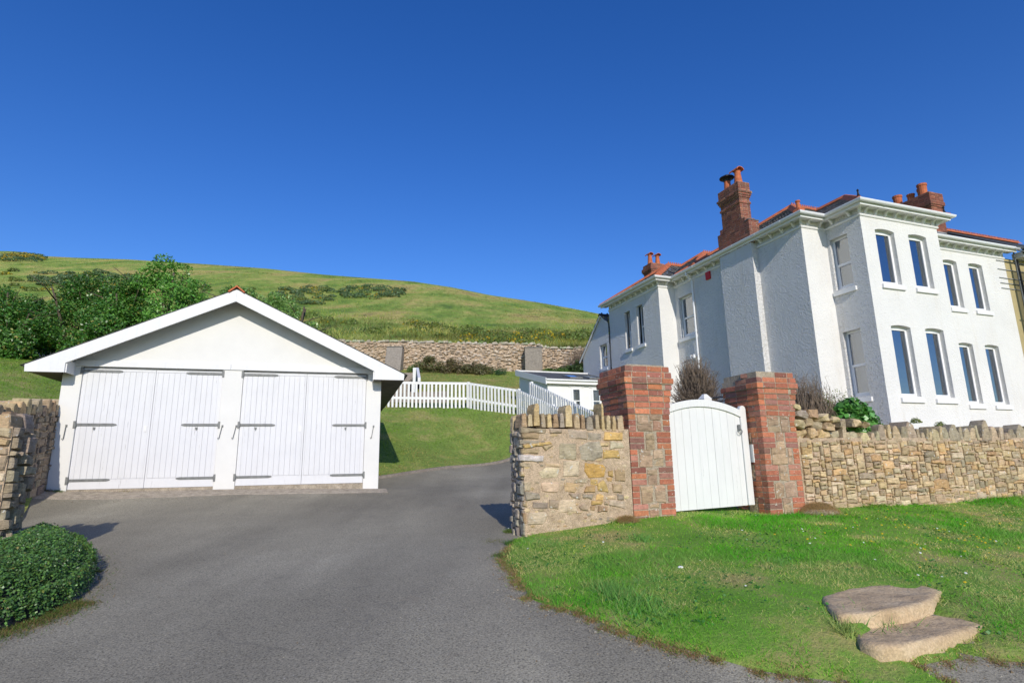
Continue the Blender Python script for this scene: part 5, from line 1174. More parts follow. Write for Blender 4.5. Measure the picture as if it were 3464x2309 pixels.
    mb = MB(); mb.prism([(2.88, ez + (2.88 - yf) * TP + .02), (4.0, rz + .02), (4.0, rz + .06), (2.88, ez + (2.88 - yf) * TP + .06)], 0, 7.9, 8.75); mb.v = [(x, y, z - HB) for x, y, z in mb.v]; mb.build('lead_flashing', MT['lead'], t)
    chimney('small rear brick chimney with two hooded clay pots', [(1.33, 2.10, 12.4, 13.1, 8.6, 11.05), (1.29, 2.14, 12.36, 13.14, 11.05, 11.12), (1.26, 2.17, 12.33, 13.17, 11.12, 11.30), (1.32, 2.11, 12.39, 13.11, 11.30, 11.47)], 8.6,
            [(1.5, 12.7, 'hood', .5, .12), (1.95, 12.7, 'hood', .5, .12)], False, (1.7, 12.7))
    # --- rear gabled extension
    Gx = -1.75; v = [(Gx, 11.62, 4.5), (Gx, 14.28, 4.5), (Gx, 14.28, 6.84), (Gx, 12.2, 8.40), (Gx, 11.62, 7.95)]
    hw = (11.85, 12.52, 5.92, 7.04, 0)
    mb = MB()
    def wq(y, z): return (Gx, y, z - HB)
    for P in ([(11.62, 4.5), (14.28, 4.5), (14.28, 5.92), (11.62, 5.92)], [(11.62, 5.92), (11.85, 5.92), (11.85, 7.04), (11.62, 7.04)], [(12.52, 5.92), (14.28, 5.92), (14.28, 6.84), (14.014, 7.04), (12.52, 7.04)], [(11.62, 7.04), (14.014, 7.04), (12.2, 8.40), (11.62, 7.95)]): mb.face([wq(*p) for p in P][::-1])
    for P in ([(11.85, 5.92), (11.85, 7.04)], [(12.52, 7.04), (12.52, 5.92)], [(11.85, 7.04), (12.52, 7.04)]): a, b = P; mb.face([(Gx, a[0], a[1] - HB), (Gx + .14, a[0], a[1] - HB), (Gx + .14, b[0], b[1] - HB), (Gx, b[0], b[1] - HB)])
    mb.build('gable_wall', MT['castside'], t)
    mb = MB(); mb.box(Gx + .01, 3, 14.14, 14.28, 4.5 - HB, 6.8 - HB); mb.box(Gx + .5, Gx + .55, 11.65, 14.1, 4.5 - HB, 7.6 - HB); mb.build('extension_wall', MT['cast'], t)
    window((Gx, 0), Y, nS, 11.85, 12.52, 5.92, 7.04, depth=.13, sash=True, inside='curtain', frame=.05, sill=(.0, .02), silldz=-.12)
    geos = []; cols = []; slates((3, 14.5, 6.62), (Gx - .12, 14.5, 6.62), (3, 12.2, 8.46), (Gx - .12, 12.2, 8.46)); slates((Gx - .12, 11.7, 8.06), (3, 11.7, 8.06), (Gx - .12, 12.2, 8.46), (3, 12.2, 8.46), 3)
    mb = MB()
    for a, b in (((14.5, 6.60), (12.2, 8.44)), ((11.65, 8.0), (12.2, 8.44))): mb.prism([(a[0], a[1] - HB - .06), (b[0], b[1] - HB - .06), (b[0], b[1] - HB + .01), (a[0], a[1] - HB + .01)], 0, Gx - .10, Gx - .05)
    mb.build('verge', MT['trim'], t)['kind'] = 'stuff'
    joined('rear_slates', geos, cols, MT['slate'], t)['kind'] = 'stuff'
    q = MB(); q.prism([(-.12, -.07), (0, .03), (.12, -.07), (.02, .05), (-.02, .05)], 0, 0, .29); q.prism([(.1, .04), (.19, .04), (.17, .10), (.12, .10)], 1, -.02, .02); dk = q.me('ridge_tile', MT['felt']); 
    for i in range(4): place('ridge_tile', dk, t, (Gx - .13 + i * .3, 12.2, 8.47 - HB), label=None) if 0 else place('ridge_tile', dk, t, (Gx - .13 + i * .3, 12.2, 8.47 - HB))
    # --- downpipes, alarm, lamp
    mb = MB(); xp = -.946 - .07
    mb.tube([(-.946 - .33, 6.38, 8.73 - HB), (-.946 - .31, 6.38, 8.60 - HB), (xp, 6.38, 8.38 - HB), (xp, 6.38, 2.0 - HB)], .036, 10)
    for z in (8.3, 7.45, 6.4, 5.3): mb.tube([(xp, 6.38, z - HB), (xp, 6.38, z + .07 - HB)], .046, 10)
    mb.build('downpipe', MT['gutter'], t, smooth=False)['kind'] = 'stuff'
    mb = MB(); mb.box(-1.01, -.947, 5.36, 5.60, 8.17 - HB, 8.46 - HB); mb.build('alarm_box', MT['red'], t, bevel=.01)
    mb = MB(); mb.box(-1.03, -.947, 6.62, 6.72, 5.42 - HB, 5.52 - HB); mb.lathe([(.05, 0), (.05, .12), (.02, .14)], 8, (-1.06, 6.72, 5.42 - HB)); mb.lathe([(.05, 0), (.05, .12), (.02, .14)], 8, (-1.06, 6.56, 5.42 - HB)); mb.build('security_lamp', MT['gutter'], t)['kind'] = 'stuff'
    return panel, slates
def place_none(): pass
_old_place = place
def place(name, me, parent=None, loc=(0, 0, 0), rot=(0, 0, 0), scale=(1, 1, 1), color=None, label=None):
    o = _old_place(name, me, parent, loc, rot, scale, color)
    if label: o['label'] = label
    return o
house()

# unseen pale paving added behind the garden wall to bounce light at the eaves
tp = [tuple(HF.W(*q)[:2]) for q in ((-2.6, -2.6), (9.5, -2.6), (9.5, 1.1), (3.3, 1.1), (3.3, -.1), (-.1, -.1), (-.1, 1.1), (-1.3, 1.1), (-1.3, 7.5), (-2.6, 7.5))]
sheet('bounce_paving', tp, .5, .06, MT['apron'], label='unseen pale paving added round the white house to bounce light')

# ---------------------------------------------------------------- flat-roofed annex
def annex():
    X0, X1, Y0, Y1 = -5.37, -1.76, 10.5, 13.75; B_ = 2.8
    t = thing('annex', 'low white annex with shallow dark roof and two narrow windows left of the house', 'annex', tuple(HF.W(X0, Y0, B_)), HF.yaw)
    def zr(y): return 4.98 + (y - Y0) * .26
    L = lambda x, y, z: (x - X0, y - Y0, z - B_)
    holes = [(-4.26, -3.90, 3.75, 4.67), (-3.33, -2.98, 3.75, 4.67)]
    mb = MB(); us = sorted({X0, X1, *[h[0] for h in holes], *[h[1] for h in holes]}); zs = [2.6, 3.75, 4.67, 4.97]
    for a, b in zip(us[:-1], us[1:]):
        for c, d in zip(zs[:-1], zs[1:]):
            if any(h[0] < (a + b) / 2 < h[1] and h[2] < (c + d) / 2 < h[3] for h in holes): continue
            mb.face([L(a, Y0, c), L(b, Y0, c), L(b, Y0, d), L(a, Y0, d)])
    mb.face([L(X0, Y1, 2.6), L(X0, Y0, 2.6), L(X0, Y0, 4.97), L(X0, Y1, zr(Y1))]); mb.face([L(X1, Y1, 2.6), L(X0, Y1, 2.6), L(X0, Y1, zr(Y1)), L(X1, Y1, zr(Y1))])
    mb.build('wall', MT['trim'], t)
    for h in holes:
        w_ = h[1] - h[0]; mb = MB(); f = .06
        for a, b, c, d in ((-f, .035, -.02, .92 + f), (w_ - .035, w_ + f, -.02, .92 + f), (.035, w_ - .035, .89, .92 + f), (-.16, w_ + .16, .92 + f + .01, .92 + f + .04), (.035, w_ - .035, .40, .44)): mb.box(a, b, -.03, .03, c, d)
        fr = mb.build('window', MT['upvc'], t, L(h[0], Y0, h[2])); mb = MB(); mb.box(.035, w_ - .035, .01, .016, 0, .89); mb.build('pane', MT['glass'], fr); mb = MB(); mb.box(0, w_, .1, .11, 0, .92); mb.build('blind', MT['curtain'], fr)
    mb = MB(); mb.hexa([L(X0 - .12, Y0 - .14, 4.93), L(X1, Y0 - .14, 4.93), L(X1, Y1 + .1, zr(Y1) - .02), L(X0 - .12, Y1 + .1, zr(Y1) - .02), L(X0 - .12, Y0 - .14, 5.00), L(X1, Y0 - .14, 5.00), L(X1, Y1 + .1, zr(Y1) + .06), L(X0 - .12, Y1 + .1, zr(Y1) + .06)]); mb.build('roof', MT['flat'], t)
    mb = MB(); mb.box(-.14, X1 - X0, -.18, -.142, 4.84 - B_, 4.965 - B_); mb.build('fascia', MT['trim'], t); mb = MB(); mb.box(-.14, X1 - X0, -.25, -.185, 4.97 - B_, 5.03 - B_); mb.build('gutter', MT['gutter'], t)
    mb = MB(); mb.hexa([L(X0 - .16, Y0 - .2, 4.80), L(X0 - .125, Y0 - .2, 4.80), L(X0 - .125, Y1 + .12, zr(Y1) - .14), L(X0 - .16, Y1 + .12, zr(Y1) - .14), L(X0 - .16, Y0 - .2, 5.07), L(X0 - .125, Y0 - .2, 5.07), L(X0 - .125, Y1 + .12, zr(Y1) + .12), L(X0 - .16, Y1 + .12, zr(Y1) + .12)]); mb.build('verge_board', MT['trim'], t)
    mb = MB(); mb.hexa([L(X0 - .12, Y1 + .08, zr(Y1) + .062), L(X1, Y1 + .08, zr(Y1) + .062), L(X1, Y1 + .14, zr(Y1) + .062), L(X0 - .12, Y1 + .14, zr(Y1) + .062), L(X0 - .12, Y1 + .08, zr(Y1) + .12), L(X1, Y1 + .08, zr(Y1) + .12), L(X1, Y1 + .14, zr(Y1) + .12), L(X0 - .12, Y1 + .14, zr(Y1) + .12)]); mb.build('rear_trim', MT['trim'], t)
    for x in (-3.9, -2.95):
        mb = MB(); ya, yb = Y0 + .9, Y0 + 1.75; w_ = .62; e = .05
        for (a, b, c, d) in ((0, e, ya, yb), (w_ - e, w_, ya, yb), (e, w_ - e, ya, ya + e), (e, w_ - e, yb - e, yb)): mb.hexa([L(x + a, c, zr(c) + .0), L(x + b, c, zr(c) + .0), L(x + b, d, zr(d) + .0), L(x + a, d, zr(d) + .0), L(x + a, c, zr(c) + .11), L(x + b, c, zr(c) + .11), L(x + b, d, zr(d) + .11), L(x + a, d, zr(d) + .11)])
        rl = mb.build('rooflight', MT['metal'], t); mb = MB(); mb.hexa([L(x + e, ya + e, zr(ya) + .05), L(x + w_ - e, ya + e, zr(ya) + .05), L(x + w_ - e, yb - e, zr(yb) + .05), L(x + e, yb - e, zr(yb) + .05), L(x + e, ya + e, zr(ya) + .10), L(x + w_ - e, ya + e, zr(ya) + .10), L(x + w_ - e, yb - e, zr(yb) + .09), L(x + e, yb - e, zr(yb) + .09)]); mb.build('pane', MT['glass'], rl)
annex()

# ---------------------------------------------------------------- neighbouring house under scaffolding
def neighbour():
    t = thing('house', 'neighbouring house with a strip of yellow render at the right edge of the photo', 'house', tuple(HF.W(8.4, 1.194, HB)), HF.yaw)
    mb = MB(); mb.box(.002, 7, .002, 9, -.4, 8.5 - HB); mb.build('wall', MT['yellow'], t)
    mb = MB(); mb.box(.5, 7, -.35, .0, 8.50 - HB, 8.7 - HB); mb.build('soffit', MT['trim'], t)
    mb = MB(); mb.box(.45, 7, -.45, -.36, 8.62 - HB, 8.76 - HB); mb.build('gutter', MT['black'], t)
    mb = MB(); mb.tube([(.62, -.06, 8.5 - HB), (.62, -.06, 0)], .045, 8); mb.build('downpipe', MT['black'], t)
    y0, yr = .814 - 1.194, 4.0 - 1.194; e = 8.80 - HB; rz = e + (yr - y0) * .649; mb = MB()
    mb.hexa([(.03, y0, e - .05), (7, y0, e - .05), (7, yr, rz - .05), (.03, yr, rz - .05), (.03, y0, e + .03), (7, y0, e + .03), (7, yr, rz + .03), (.03, yr, rz + .03)]); mb.hexa([(.03, 8, e - .05), (7, 8, e - .05), (7, yr, rz - .05), (.03, yr, rz - .05), (.03, 8, e + .03), (7, 8, e + .03), (7, yr, rz + .03), (.03, yr, rz + .03)]) if 0 else None
    mb.build('roof', MT['felt'], t)
    q = MB(); q.prism([(-.13, -.07), (0, .03), (.13, -.07), (.02, .06), (-.02, .06)], 0, 0, .295)
    for k in range(3): x = .02 + k * .1; q.prism([(x, .05), (x + .055, .05), (x + .045, .13), (x + .01, .13)], 1, -.012, .012)
    cm = q.me('ridge_tile', MT['terra'])
    for i in range(22): place('ridge_tile', cm, t, (.03 + i * .3, yr, rz + .06))
    s = thing('scaffolding', 'scaffold of grey tubes with pale debris netting against the neighbouring house', 'scaffolding', tuple(HF.W(8.3, .6, HB)), HF.yaw)
    for x in (.12, 2.2, 4.2):
        for y in (.0, .45 if x < 1 else .35): mb = MB(); mb.tube([(x + .25, y - .05, -.3), (x + .25, y - .05, 6.9)], .024, 8); mb.build('standard', MT['steel'], s)
    for z in (8.38, 8.06, 7.74, 7.55, 7.36): mb = MB(); mb.tube([(-.36, .575, z - HB), (5, .575, z - HB)], .014, 6); mb.build('ledger_and_shadow_bar', MT['lead'], s)  # thin tubes on the wall plane, standing in for tube shadows
    for z in (8.75, 8.62): mb = MB(); mb.tube([(.05, .1, z - HB), (6, .1, z - HB)], .024, 6); mb.build('ledger_and_shadow_bar', MT['steel'], s)
    for z in (7.9, 6.6, 5.2, 3.8): mb = MB(); mb.tube([(.2, -.1, z - HB), (5, -.1, z - HB)], .024, 6); mb.build('ledger_and_shadow_bar', MT['gutter'], s)
    n = 26; v = []; f = []
    for i in range(n + 1):
        for j in range(40): x = .33 + i * .2; z = -.2 + j * .172; v.append((x, -.03 + .05 * math.sin(x * 9 + z * 2) + .03 * math.sin(z * 7), z))
    for i in range(n):
        for j in range(39): f.append((i * 40 + j, (i + 1) * 40 + j, (i + 1) * 40 + j + 1, i * 40 + j + 1))
    place('netting', me_from('netting', v, f, MT['net'], True), s)
neighbour()

# ---------------------------------------------------------------- vegetation
rng = np.random.default_rng(11)
def unit(v): return v / (np.linalg.norm(v, axis=1, keepdims=True) + 1e-9)
def leaf_verts(P, s, nrm=None, flat=.35, asp=.5):
    n = len(P); s = np.broadcast_to(np.asarray(s, float), (n,))[:, None]
    N_ = unit(rng.normal(size=(n, 3)) * (1 if nrm is None else flat) + (0 if nrm is None else nrm))
    U = unit(np.cross(N_, unit(rng.normal(size=(n, 3))))); W_ = np.cross(N_, U)
    V = np.stack([P - U * s * .5, P + W_ * s * asp * .5 - U * s * .05 + N_ * s * .06, P + U * s * .5, P - W_ * s * asp * .5 - U * s * .05 + N_ * s * .06], 1)
    return V.reshape(-1, 3)
def jitcol(c, n, v=.25, hue=.12):
    c = np.array(c, float); k = rng.uniform(1 - v, 1 + v, (n, 1)); return np.clip(c[None] * k * rng.uniform(1 - hue, 1 + hue, (n, 3)), 0, 1)
def blades_mesh(name, x, y, z, h, w_, col, matl, lean=.5, face=True):
    n = len(x); P = np.column_stack([x, y, z]); a = rng.uniform(0, 2 * math.pi, n) if not face else rng.normal(0, 1.0, n)
    U = np.column_stack([np.cos(a), np.sin(a), np.zeros(n)]) * (w_ * .5)[:, None]
    L = rng.normal(0, lean, (n, 2)) * h[:, None]; T = P + np.column_stack([L, h * rng.uniform(.6, 1, n)])
    return big_mesh(name, np.stack([P - U, P + U, T], 1).reshape(-1, 3), 3, matl, col)
def crown_points(clusters, n, spread=1.):
    """clusters: (cx,cy,cz,rx,ry,rz,weight)"""
    w_ = np.array([c[6] for c in clusters], float); idx = rng.choice(len(clusters), n, p=w_ / w_.sum()); C_ = np.array(clusters)[idx]
    d = unit(rng.normal(size=(n, 3))); r = rng.uniform(.35, 1.05, n) ** .5; P = C_[:, :3] + d * C_[:, 3:6] * r[:, None] * spread
    return P, d
def blob_clusters(w_, d, h, z0, k, seed, r=.32, ragged=.25, spire=0):
    rs = np.random.default_rng(seed); out = []
    for i in range(k):
        a = rs.uniform(0, 2 * math.pi); q = math.sqrt(rs.uniform(0, 1)); u = rs.uniform(0, 1)
        prof = math.sin(math.pi * min(1, .12 + u * .82)) ** .6 if not spire else (1 - u * .75)
        x = math.cos(a) * q * w_ / 2 * prof; y = math.sin(a) * q * d / 2 * prof; z = z0 + u * (h - z0) * (1 - .35 * q * q) + rs.normal(0, ragged * .3)
        rr = r * rs.uniform(.6, 1.35); out.append((x, y, z, rr * 1.1, rr * 1.1, rr * .85, rr ** 2))
    return out
def tree(name, label, cat, base, w_, d, h, nleaf, leaf, cols, seed, z0=.15, k=60, trunks=3, group=None, r=.32, spire=0, matl='glossleaf', asp=.55):
    t = thing(name, label, cat, base, 0, group); rs = random.Random(seed)
    mb = MB()
    for i in range(trunks):
        a = rs.uniform(0, 6.28); q = rs.uniform(.0, .25) * w_; p = [(math.cos(a) * q * .3, math.sin(a) * q * .3, -.2)]
        for s in range(1, 6): u = s / 5; p.append((math.cos(a) * q * (.3 + u) + rs.uniform(-.06, .06), math.sin(a) * q * (.3 + u) + rs.uniform(-.06, .06), u * h * .82))
        mb.tube(p, [.07 * (h / 3) * (1 - .8 * s / 5) + .01 for s in range(6)], 6)
        for b in range(5):
            s = rs.randint(1, 4); q0 = Vector(p[s]); a2 = rs.uniform(0, 6.28); ln = rs.uniform(.2, .42) * w_
            mb.tube([q0, q0 + Vector((math.cos(a2) * ln * .5, math.sin(a2) * ln * .5, ln * .4)), q0 + Vector((math.cos(a2) * ln, math.sin(a2) * ln, ln * .6))], [.03, .02, .008], 5)
    mb.build('trunk', MT['bark'], t, smooth=True)
    cl = blob_clusters(w_, d, h, z0, k, seed, r, spire=spire); P, dr = crown_points(cl, nleaf)
    P = P[P[:, 2] > -.1]; n = len(P); c = jitcol(cols[0], n)
    m_ = rng.random(n); c2 = jitcol(cols[1], n); c[m_ > .62] = c2[m_ > .62]
    if len(cols) > 2: c3 = jitcol(cols[2], n); c[m_ > .95] = c3[m_ > .95]
    nr = unit(np.column_stack([P[:, 0] / w_, P[:, 1] / d, (P[:, 2] - h * .35) / h]) + np.array([0, 0, .25]))
    V = leaf_verts(P, rng.uniform(.7, 1.3, n) * leaf, nr, .75, asp)
    place('crown', big_mesh('crown', V, 4, MT[matl], c), t); return t

# --- grass on the near bank
def bank_grass():
    n0 = 620000; x = rng.uniform(-.5, 10, n0); y = rng.uniform(2.7, 11.2, n0)
    d = np.hypot(x, y); keep = rng.random(n0) < np.clip((4.2 / d) ** 1.6, .12, 1); x = x[keep]; y = y[keep]
    m_ = inpoly(x, y, bankP); x = x[m_]; y = y[m_]
    # keep the slabs and the pillar feet clear
    for poly in SLABS: m_ = ~inpoly(x, y, poly); x = x[m_]; y = y[m_]
    d = np.hypot(x, y); n = len(x)
    E_ = np.array(bankP); ed = np.full(n, 9.)
    Eb = E_[(E_[:, 1] < 7.2) & (E_[:, 0] < 5.2)]
    for i in range(0, n, 20000): s = slice(i, i + 20000); ed[s] = np.sqrt(((x[s, None] - Eb[None, :, 0]) ** 2 + (y[s, None] - Eb[None, :, 1]) ** 2).min(1))
    dry = fbm(x, y, .55, 21, 5) * .6 + fbm(x, y, 1.8, 33, 3) * .4; lush = fbm(x, y, .8, 77, 4)
    z = G(x, y) + .02 + (fbm(x, y, .7, 11) - .5) * .03
    h = (.018 + .030 * rng.random(n)) * (.7 + 1.1 * np.clip((lush - .42) * 3, 0, 1)) * np.where(d > 7, 1.2, 1); w_ = .0032 * np.clip(d / 4, 1, 3.2) * rng.uniform(.8, 1.8, n)
    c = np.empty((n, 3)); base = np.array((.20, .52, .035)); deep = np.array((.08, .40, .028)); straw = np.array((.70, .60, .26)); olive = np.array((.42, .52, .10)); brown = np.array((.46, .30, .14))
    k = np.clip((dry - .42) / .14, 0, 1)[:, None]; c = base * (1 - k) + olive * k
    q = rng.random(n) < np.clip((dry - .44) * 6.0, .04, .85); c[q] = straw
    lk = np.clip((lush - .50) / .15, 0, 1)[:, None]; c = c * (1 - lk * .75) + deep * lk * .75
    qb = rng.random(n) < np.clip(1.1 - ed / .07, 0, .85); c[qb] = brown; h = np.where(ed < .06, h * .6, h)
    c = np.clip(c * rng.uniform(.7, 1.35, (n, 1)) * rng.uniform(.9, 1.1, (n, 3)), 0, 1)
    tag(place('grass', blades_mesh('grass', x, y, z, h, w_, c, MT['grass'], .75)), 'short tufty grass covering the bank below the garden wall', 'grass', kind='stuff')
    # coarse tussocks and broad-leaved weeds
    cs = []; 
    for i in range(46): cs.append((rng.uniform(0, 8.5), rng.uniform(3.2, 8.8)))
    cs += [tuple(on_ground(2100 + 20 * k, 2030 + 10 * k)[:2]) for k in range(-4, 4)]
    X, Y, H, Wd, Cc = [], [], [], [], []
    for (a, b) in cs:
        if not inpoly([a], [b], bankP)[0]: continue
        k = rng.integers(60, 170); r = rng.uniform(.03, .12); X.append(rng.normal(a, r, k)); Y.append(rng.normal(b, r, k)); H.append(rng.uniform(.04, .11, k)); Wd.append(np.full(k, .007)); Cc.append(jitcol(random.choice([(.20, .40, .10), (.16, .38, .05), (.36, .44, .14)]), k))
    Lx = np.linspace(-1.35, 8.5, 5200)                  # rank growth along the foot of the walls
    off = np.abs(rng.normal(0, .05, Lx.size)); P = np.array([WF.W(a, -.03 - b)[:2] for a, b in zip(Lx, off)]); ok = (Lx < .02) | ((Lx > 2.82)); gap = fbm(Lx, 0 * Lx, .5, 3, 3) > .46; ok &= gap
    P = P[ok]; k = len(P); X.append(P[:, 0]); Y.append(P[:, 1]); H.append(rng.uniform(.03, .11, k)); Wd.append(np.full(k, .006)); Cc.append(jitcol((.20, .38, .05), k, .4))
    X = np.concatenate(X); Y = np.concatenate(Y); H = np.concatenate(H); Wd = np.concatenate(Wd); Cc = np.concatenate(Cc)
    tag(place('grass_tussocks', blades_mesh('grass_tussocks', X, Y, G(X, Y) + .02, H, Wd, Cc, MT['grass'], .6)), 'coarse longer tussocks in the bank and along the wall foot', 'grass', kind='stuff')
    # clover and daisy leaves
    n = 26000; x = rng.uniform(-.3, 9.5, n); y = rng.uniform(3, 9.5, n); m_ = inpoly(x, y, bankP) & (fbm(x, y, .4, 91, 4) > .56); x = x[m_]; y = y[m_]
    for poly in SLABS: m_ = ~inpoly(x, y, poly); x = x[m_]; y = y[m_]
    P = np.column_stack([x, y, G(x, y) + .045 + rng.uniform(-.015, .01, len(x))])
    tag(place('lawn_weeds', big_mesh('lawn_weeds', leaf_verts(P, rng.uniform(.012, .03, len(P)), np.array([[0, 0, 1.]]), .5, .8), 4, MT['leaf'], jitcol((.06, .19, .035), len(P), .35))), 'low clover and weed leaves patching the grass bank', 'weeds', kind='stuff')
    # flowers: yellow dandelions / hawkbit and white daisies
    def flowers(name, pts, r, c, label):
        V = []
        for (x, y) in pts:
            z = g1(x, y) + rng.uniform(.045, .075); a0 = rng.uniform(0, 6); tl = np.array([rng.normal(0, .25), rng.normal(-.5, .2), 1]); tl /= np.linalg.norm(tl); u = np.cross(tl, [1, 0, 0]); u /= np.linalg.norm(u); w_ = np.cross(tl, u); rr = r * rng.uniform(.7, 1.25)
            ring = [np.array([x, y, z]) + (u * math.cos(a0 + k * math.pi / 3) + w_ * math.sin(a0 + k * math.pi / 3)) * rr for k in range(6)]; ctr = np.array([x, y, z]) + tl * rr * .3
            for k in range(6): V += [ring[k], ring[(k + 1) % 6], ctr]
        V = np.array(V); tag(place(name, big_mesh(name, V, 3, MT['leaf'], np.tile(np.array([c]), (len(V) // 3, 1)))), label, 'flowers', kind='stuff')
    c6 = lambda x, y: tuple(on_ground(2500 + x / 1.554, 1300 + y / 1.554)[:2])
    ye = [c6(*p) for p in ((570, 710), (410, 770), (485, 755), (455, 805), (565, 785), (655, 805), (665, 808), (700, 855), (713, 858), (775, 723), (845, 758), (875, 757), (945, 712), (1030, 778), (1055, 790), (1075, 792), (1090, 797), (1050, 835), (1170, 762), (1190, 770), (1185, 795), (1240, 822), (1255, 825), (1265, 840), (1280, 845), (1290, 830), (1300, 858), (1350, 850), (1360, 730), (1395, 703), (1425, 690), (1222, 706), (1135, 710), (1445, 690), (1325, 838), (1200, 805), (940, 865), (910, 880), (975, 895), (955, 997), (365, 847), (190, 817), (715, 822), (590, 870), (755, 770), (1160, 838), (1192, 850), (760, 828), (832, 833), (612, 745), (1475, 885), (1410, 870), (990, 965), (1195, 1085), (440, 712), (1195, 740), (625, 762), (1375, 760))]
    ye += [tuple(on_ground(1650 + x / 2.139, 1200 + y / 2.139)[:2]) for x, y in ((700, 1423), (2083, 1338), (2317, 1380))] + [(rng.uniform(4, 8.2), rng.uniform(5.5, 8.4)) for _ in range(70)]
    flowers('yellow_flowers', ye, .011, (.75, .52, .02), 'small yellow hawkbit flowers scattered on the bank')
    wh = [c6(*p) for p in ((375, 857), (405, 845), (660, 865), (1072, 1040), (1200, 1035), (340, 792), (1110, 800))] + [tuple(on_ground(1650 + x / 2.139, 1200 + y / 2.139)[:2]) for x, y in ((290, 1452), (2335, 1395), (2280, 1305), (150, 1290))] + [(rng.uniform(.5, 6), rng.uniform(4, 8)) for _ in range(22)]
    flowers('white_flowers', wh, .010, (.8, .8, .76), 'a few small white daisies on the bank')
bank_grass()

# --- mown lawn and rough hill grass
def lawn_grass():
    n0 = 420000; x = rng.uniform(-26, 9, n0); y = rng.uniform(6, 37.5, n0); m_ = inpoly(x, y, LAWN) & ((x < -9) | (y > 12.5)) & (x > -1.05 * y) & (x < .35 * y) & (rng.random(n0) < np.clip(22 / y, 0, 1)); x = x[m_]; y = y[m_]; n = len(x)
    dry = fbm(x, y, 1.2, 41, 5) * .65 + fbm(x, y, 5, 42, 3) * .35; k = np.clip((dry - .36) / .18, 0, 1)[:, None]
    upper = np.clip((y - 22) / 3, 0, 1)[:, None] * .5; k = np.clip(k + upper, 0, 1)
    left = np.clip((-8 - x) / 3, 0, 1)[:, None]; k = k * (1 - left * .7)
    c = np.array((.20, .38, .04)) * (1 - k) + np.array((.50, .44, .15)) * k; q = rng.random(n) < np.clip((dry - .50) * 4, .02, .6) * (1 - left[:, 0] * .7); c[q] = (.36, .25, .12)
    c = np.clip(c * rng.uniform(.65, 1.35, (n, 1)), 0, 1)
    d = np.hypot(x, y); tag(place('lawn_grass', blades_mesh('lawn_grass', x, y, G(x, y) + .02 + (fbm(x, y, .7, 11) - .5) * .05, rng.uniform(.03, .07, n), .006 * d / 8 * rng.uniform(.8, 1.6, n), c, MT['grass'], .8)), 'mown grass of the sloping lawn behind the garage', 'grass', kind='stuff')
lawn_grass()
def hill_scrub():
    # belt of rank grass and gorse just above the rear wall, thinning uphill
    n = 100000; px = rng.uniform(-100, 2250, n); t = rng.random(n) ** 1.6 * .98; P = hill_pt(px, t); dist = np.hypot(P[:, 0], P[:, 1])
    f = fbm(P[:, 0], P[:, 1], 9, 51, 5); keep = (t < .22) | (f > .5) | (rng.random(n) < .5); P = P[keep]; t = t[keep]; f = f[keep]; dist = dist[keep]; n = len(P)
    h = np.where(t < .30, rng.uniform(.22, .6, n), rng.uniform(.08, .22, n)); w_ = rng.uniform(.03, .09, n) * dist / 60
    mot = fbm(P[:, 0], P[:, 1], 7, 83, 5)[:, None]; c = np.where((t < .26)[:, None], np.array([[.25, .29, .075]]), np.array([[.24, .33, .055]])); m_ = rng.random(n); c = np.where((m_ < .28)[:, None], np.array([[.40, .36, .14]]), c); c = np.where(((f > .56) & (m_ > .80))[:, None], np.array([[.34, .26, .03]]), c)
    c = np.clip(c * rng.uniform(.6, 1.4, (n, 1)) * np.clip(.35 + (mot - .3) * 3.2, .5, 1.5), 0, 1)
    tag(place('hill_grass', blades_mesh('hill_grass', P[:, 0], P[:, 1], P[:, 2] - .03, h, w_, c, MT['grass'], .45)), 'rank tufty grass over the hillside', 'grass', kind='stuff')
    # gorse and bramble, many small clumps as one mass
    V = []; C_ = []
    for i in range(300):
        a = rng.random(); px_ = rng.uniform(1000, 2120) if a < .7 else rng.uniform(-60, 1100)
        t_ = rng.uniform(.01, .24) if a < .7 else rng.uniform(.25, .62)
        p = hill_pt(np.array([px_]), np.array([t_]))[0]; fl = fbm(p[0], p[1], 6, 61, 3)
        if fl < .43: continue
        r = rng.uniform(.35, 1.0) * (1 if t_ < .3 else 1.1); k = int(170 * r); d = unit(rng.normal(size=(k, 3))); d[:, 2] = np.abs(d[:, 2]); Q = p + d * np.array([r * 1.35, r, r * .75]) * rng.uniform(.7, 1, (k, 1))
        yel = rng.random() < .22; cc = jitcol((.15, .20, .045), k, .4); 
        if yel: q = rng.random(k) < .4; cc[q] = jitcol((.55, .40, .02), int(q.sum()), .2)
        V.append(leaf_verts(Q, rng.uniform(.12, .28, k) * max(1, p[1] / 70), d, .6, .6)); C_.append(cc)
    tag(place('gorse_scrub', big_mesh('gorse_scrub', np.concatenate(V), 4, MT['leaf'], np.concatenate(C_))), 'yellow flowering gorse and bramble scattered over the lower hill', 'gorse', kind='stuff')
hill_scrub()
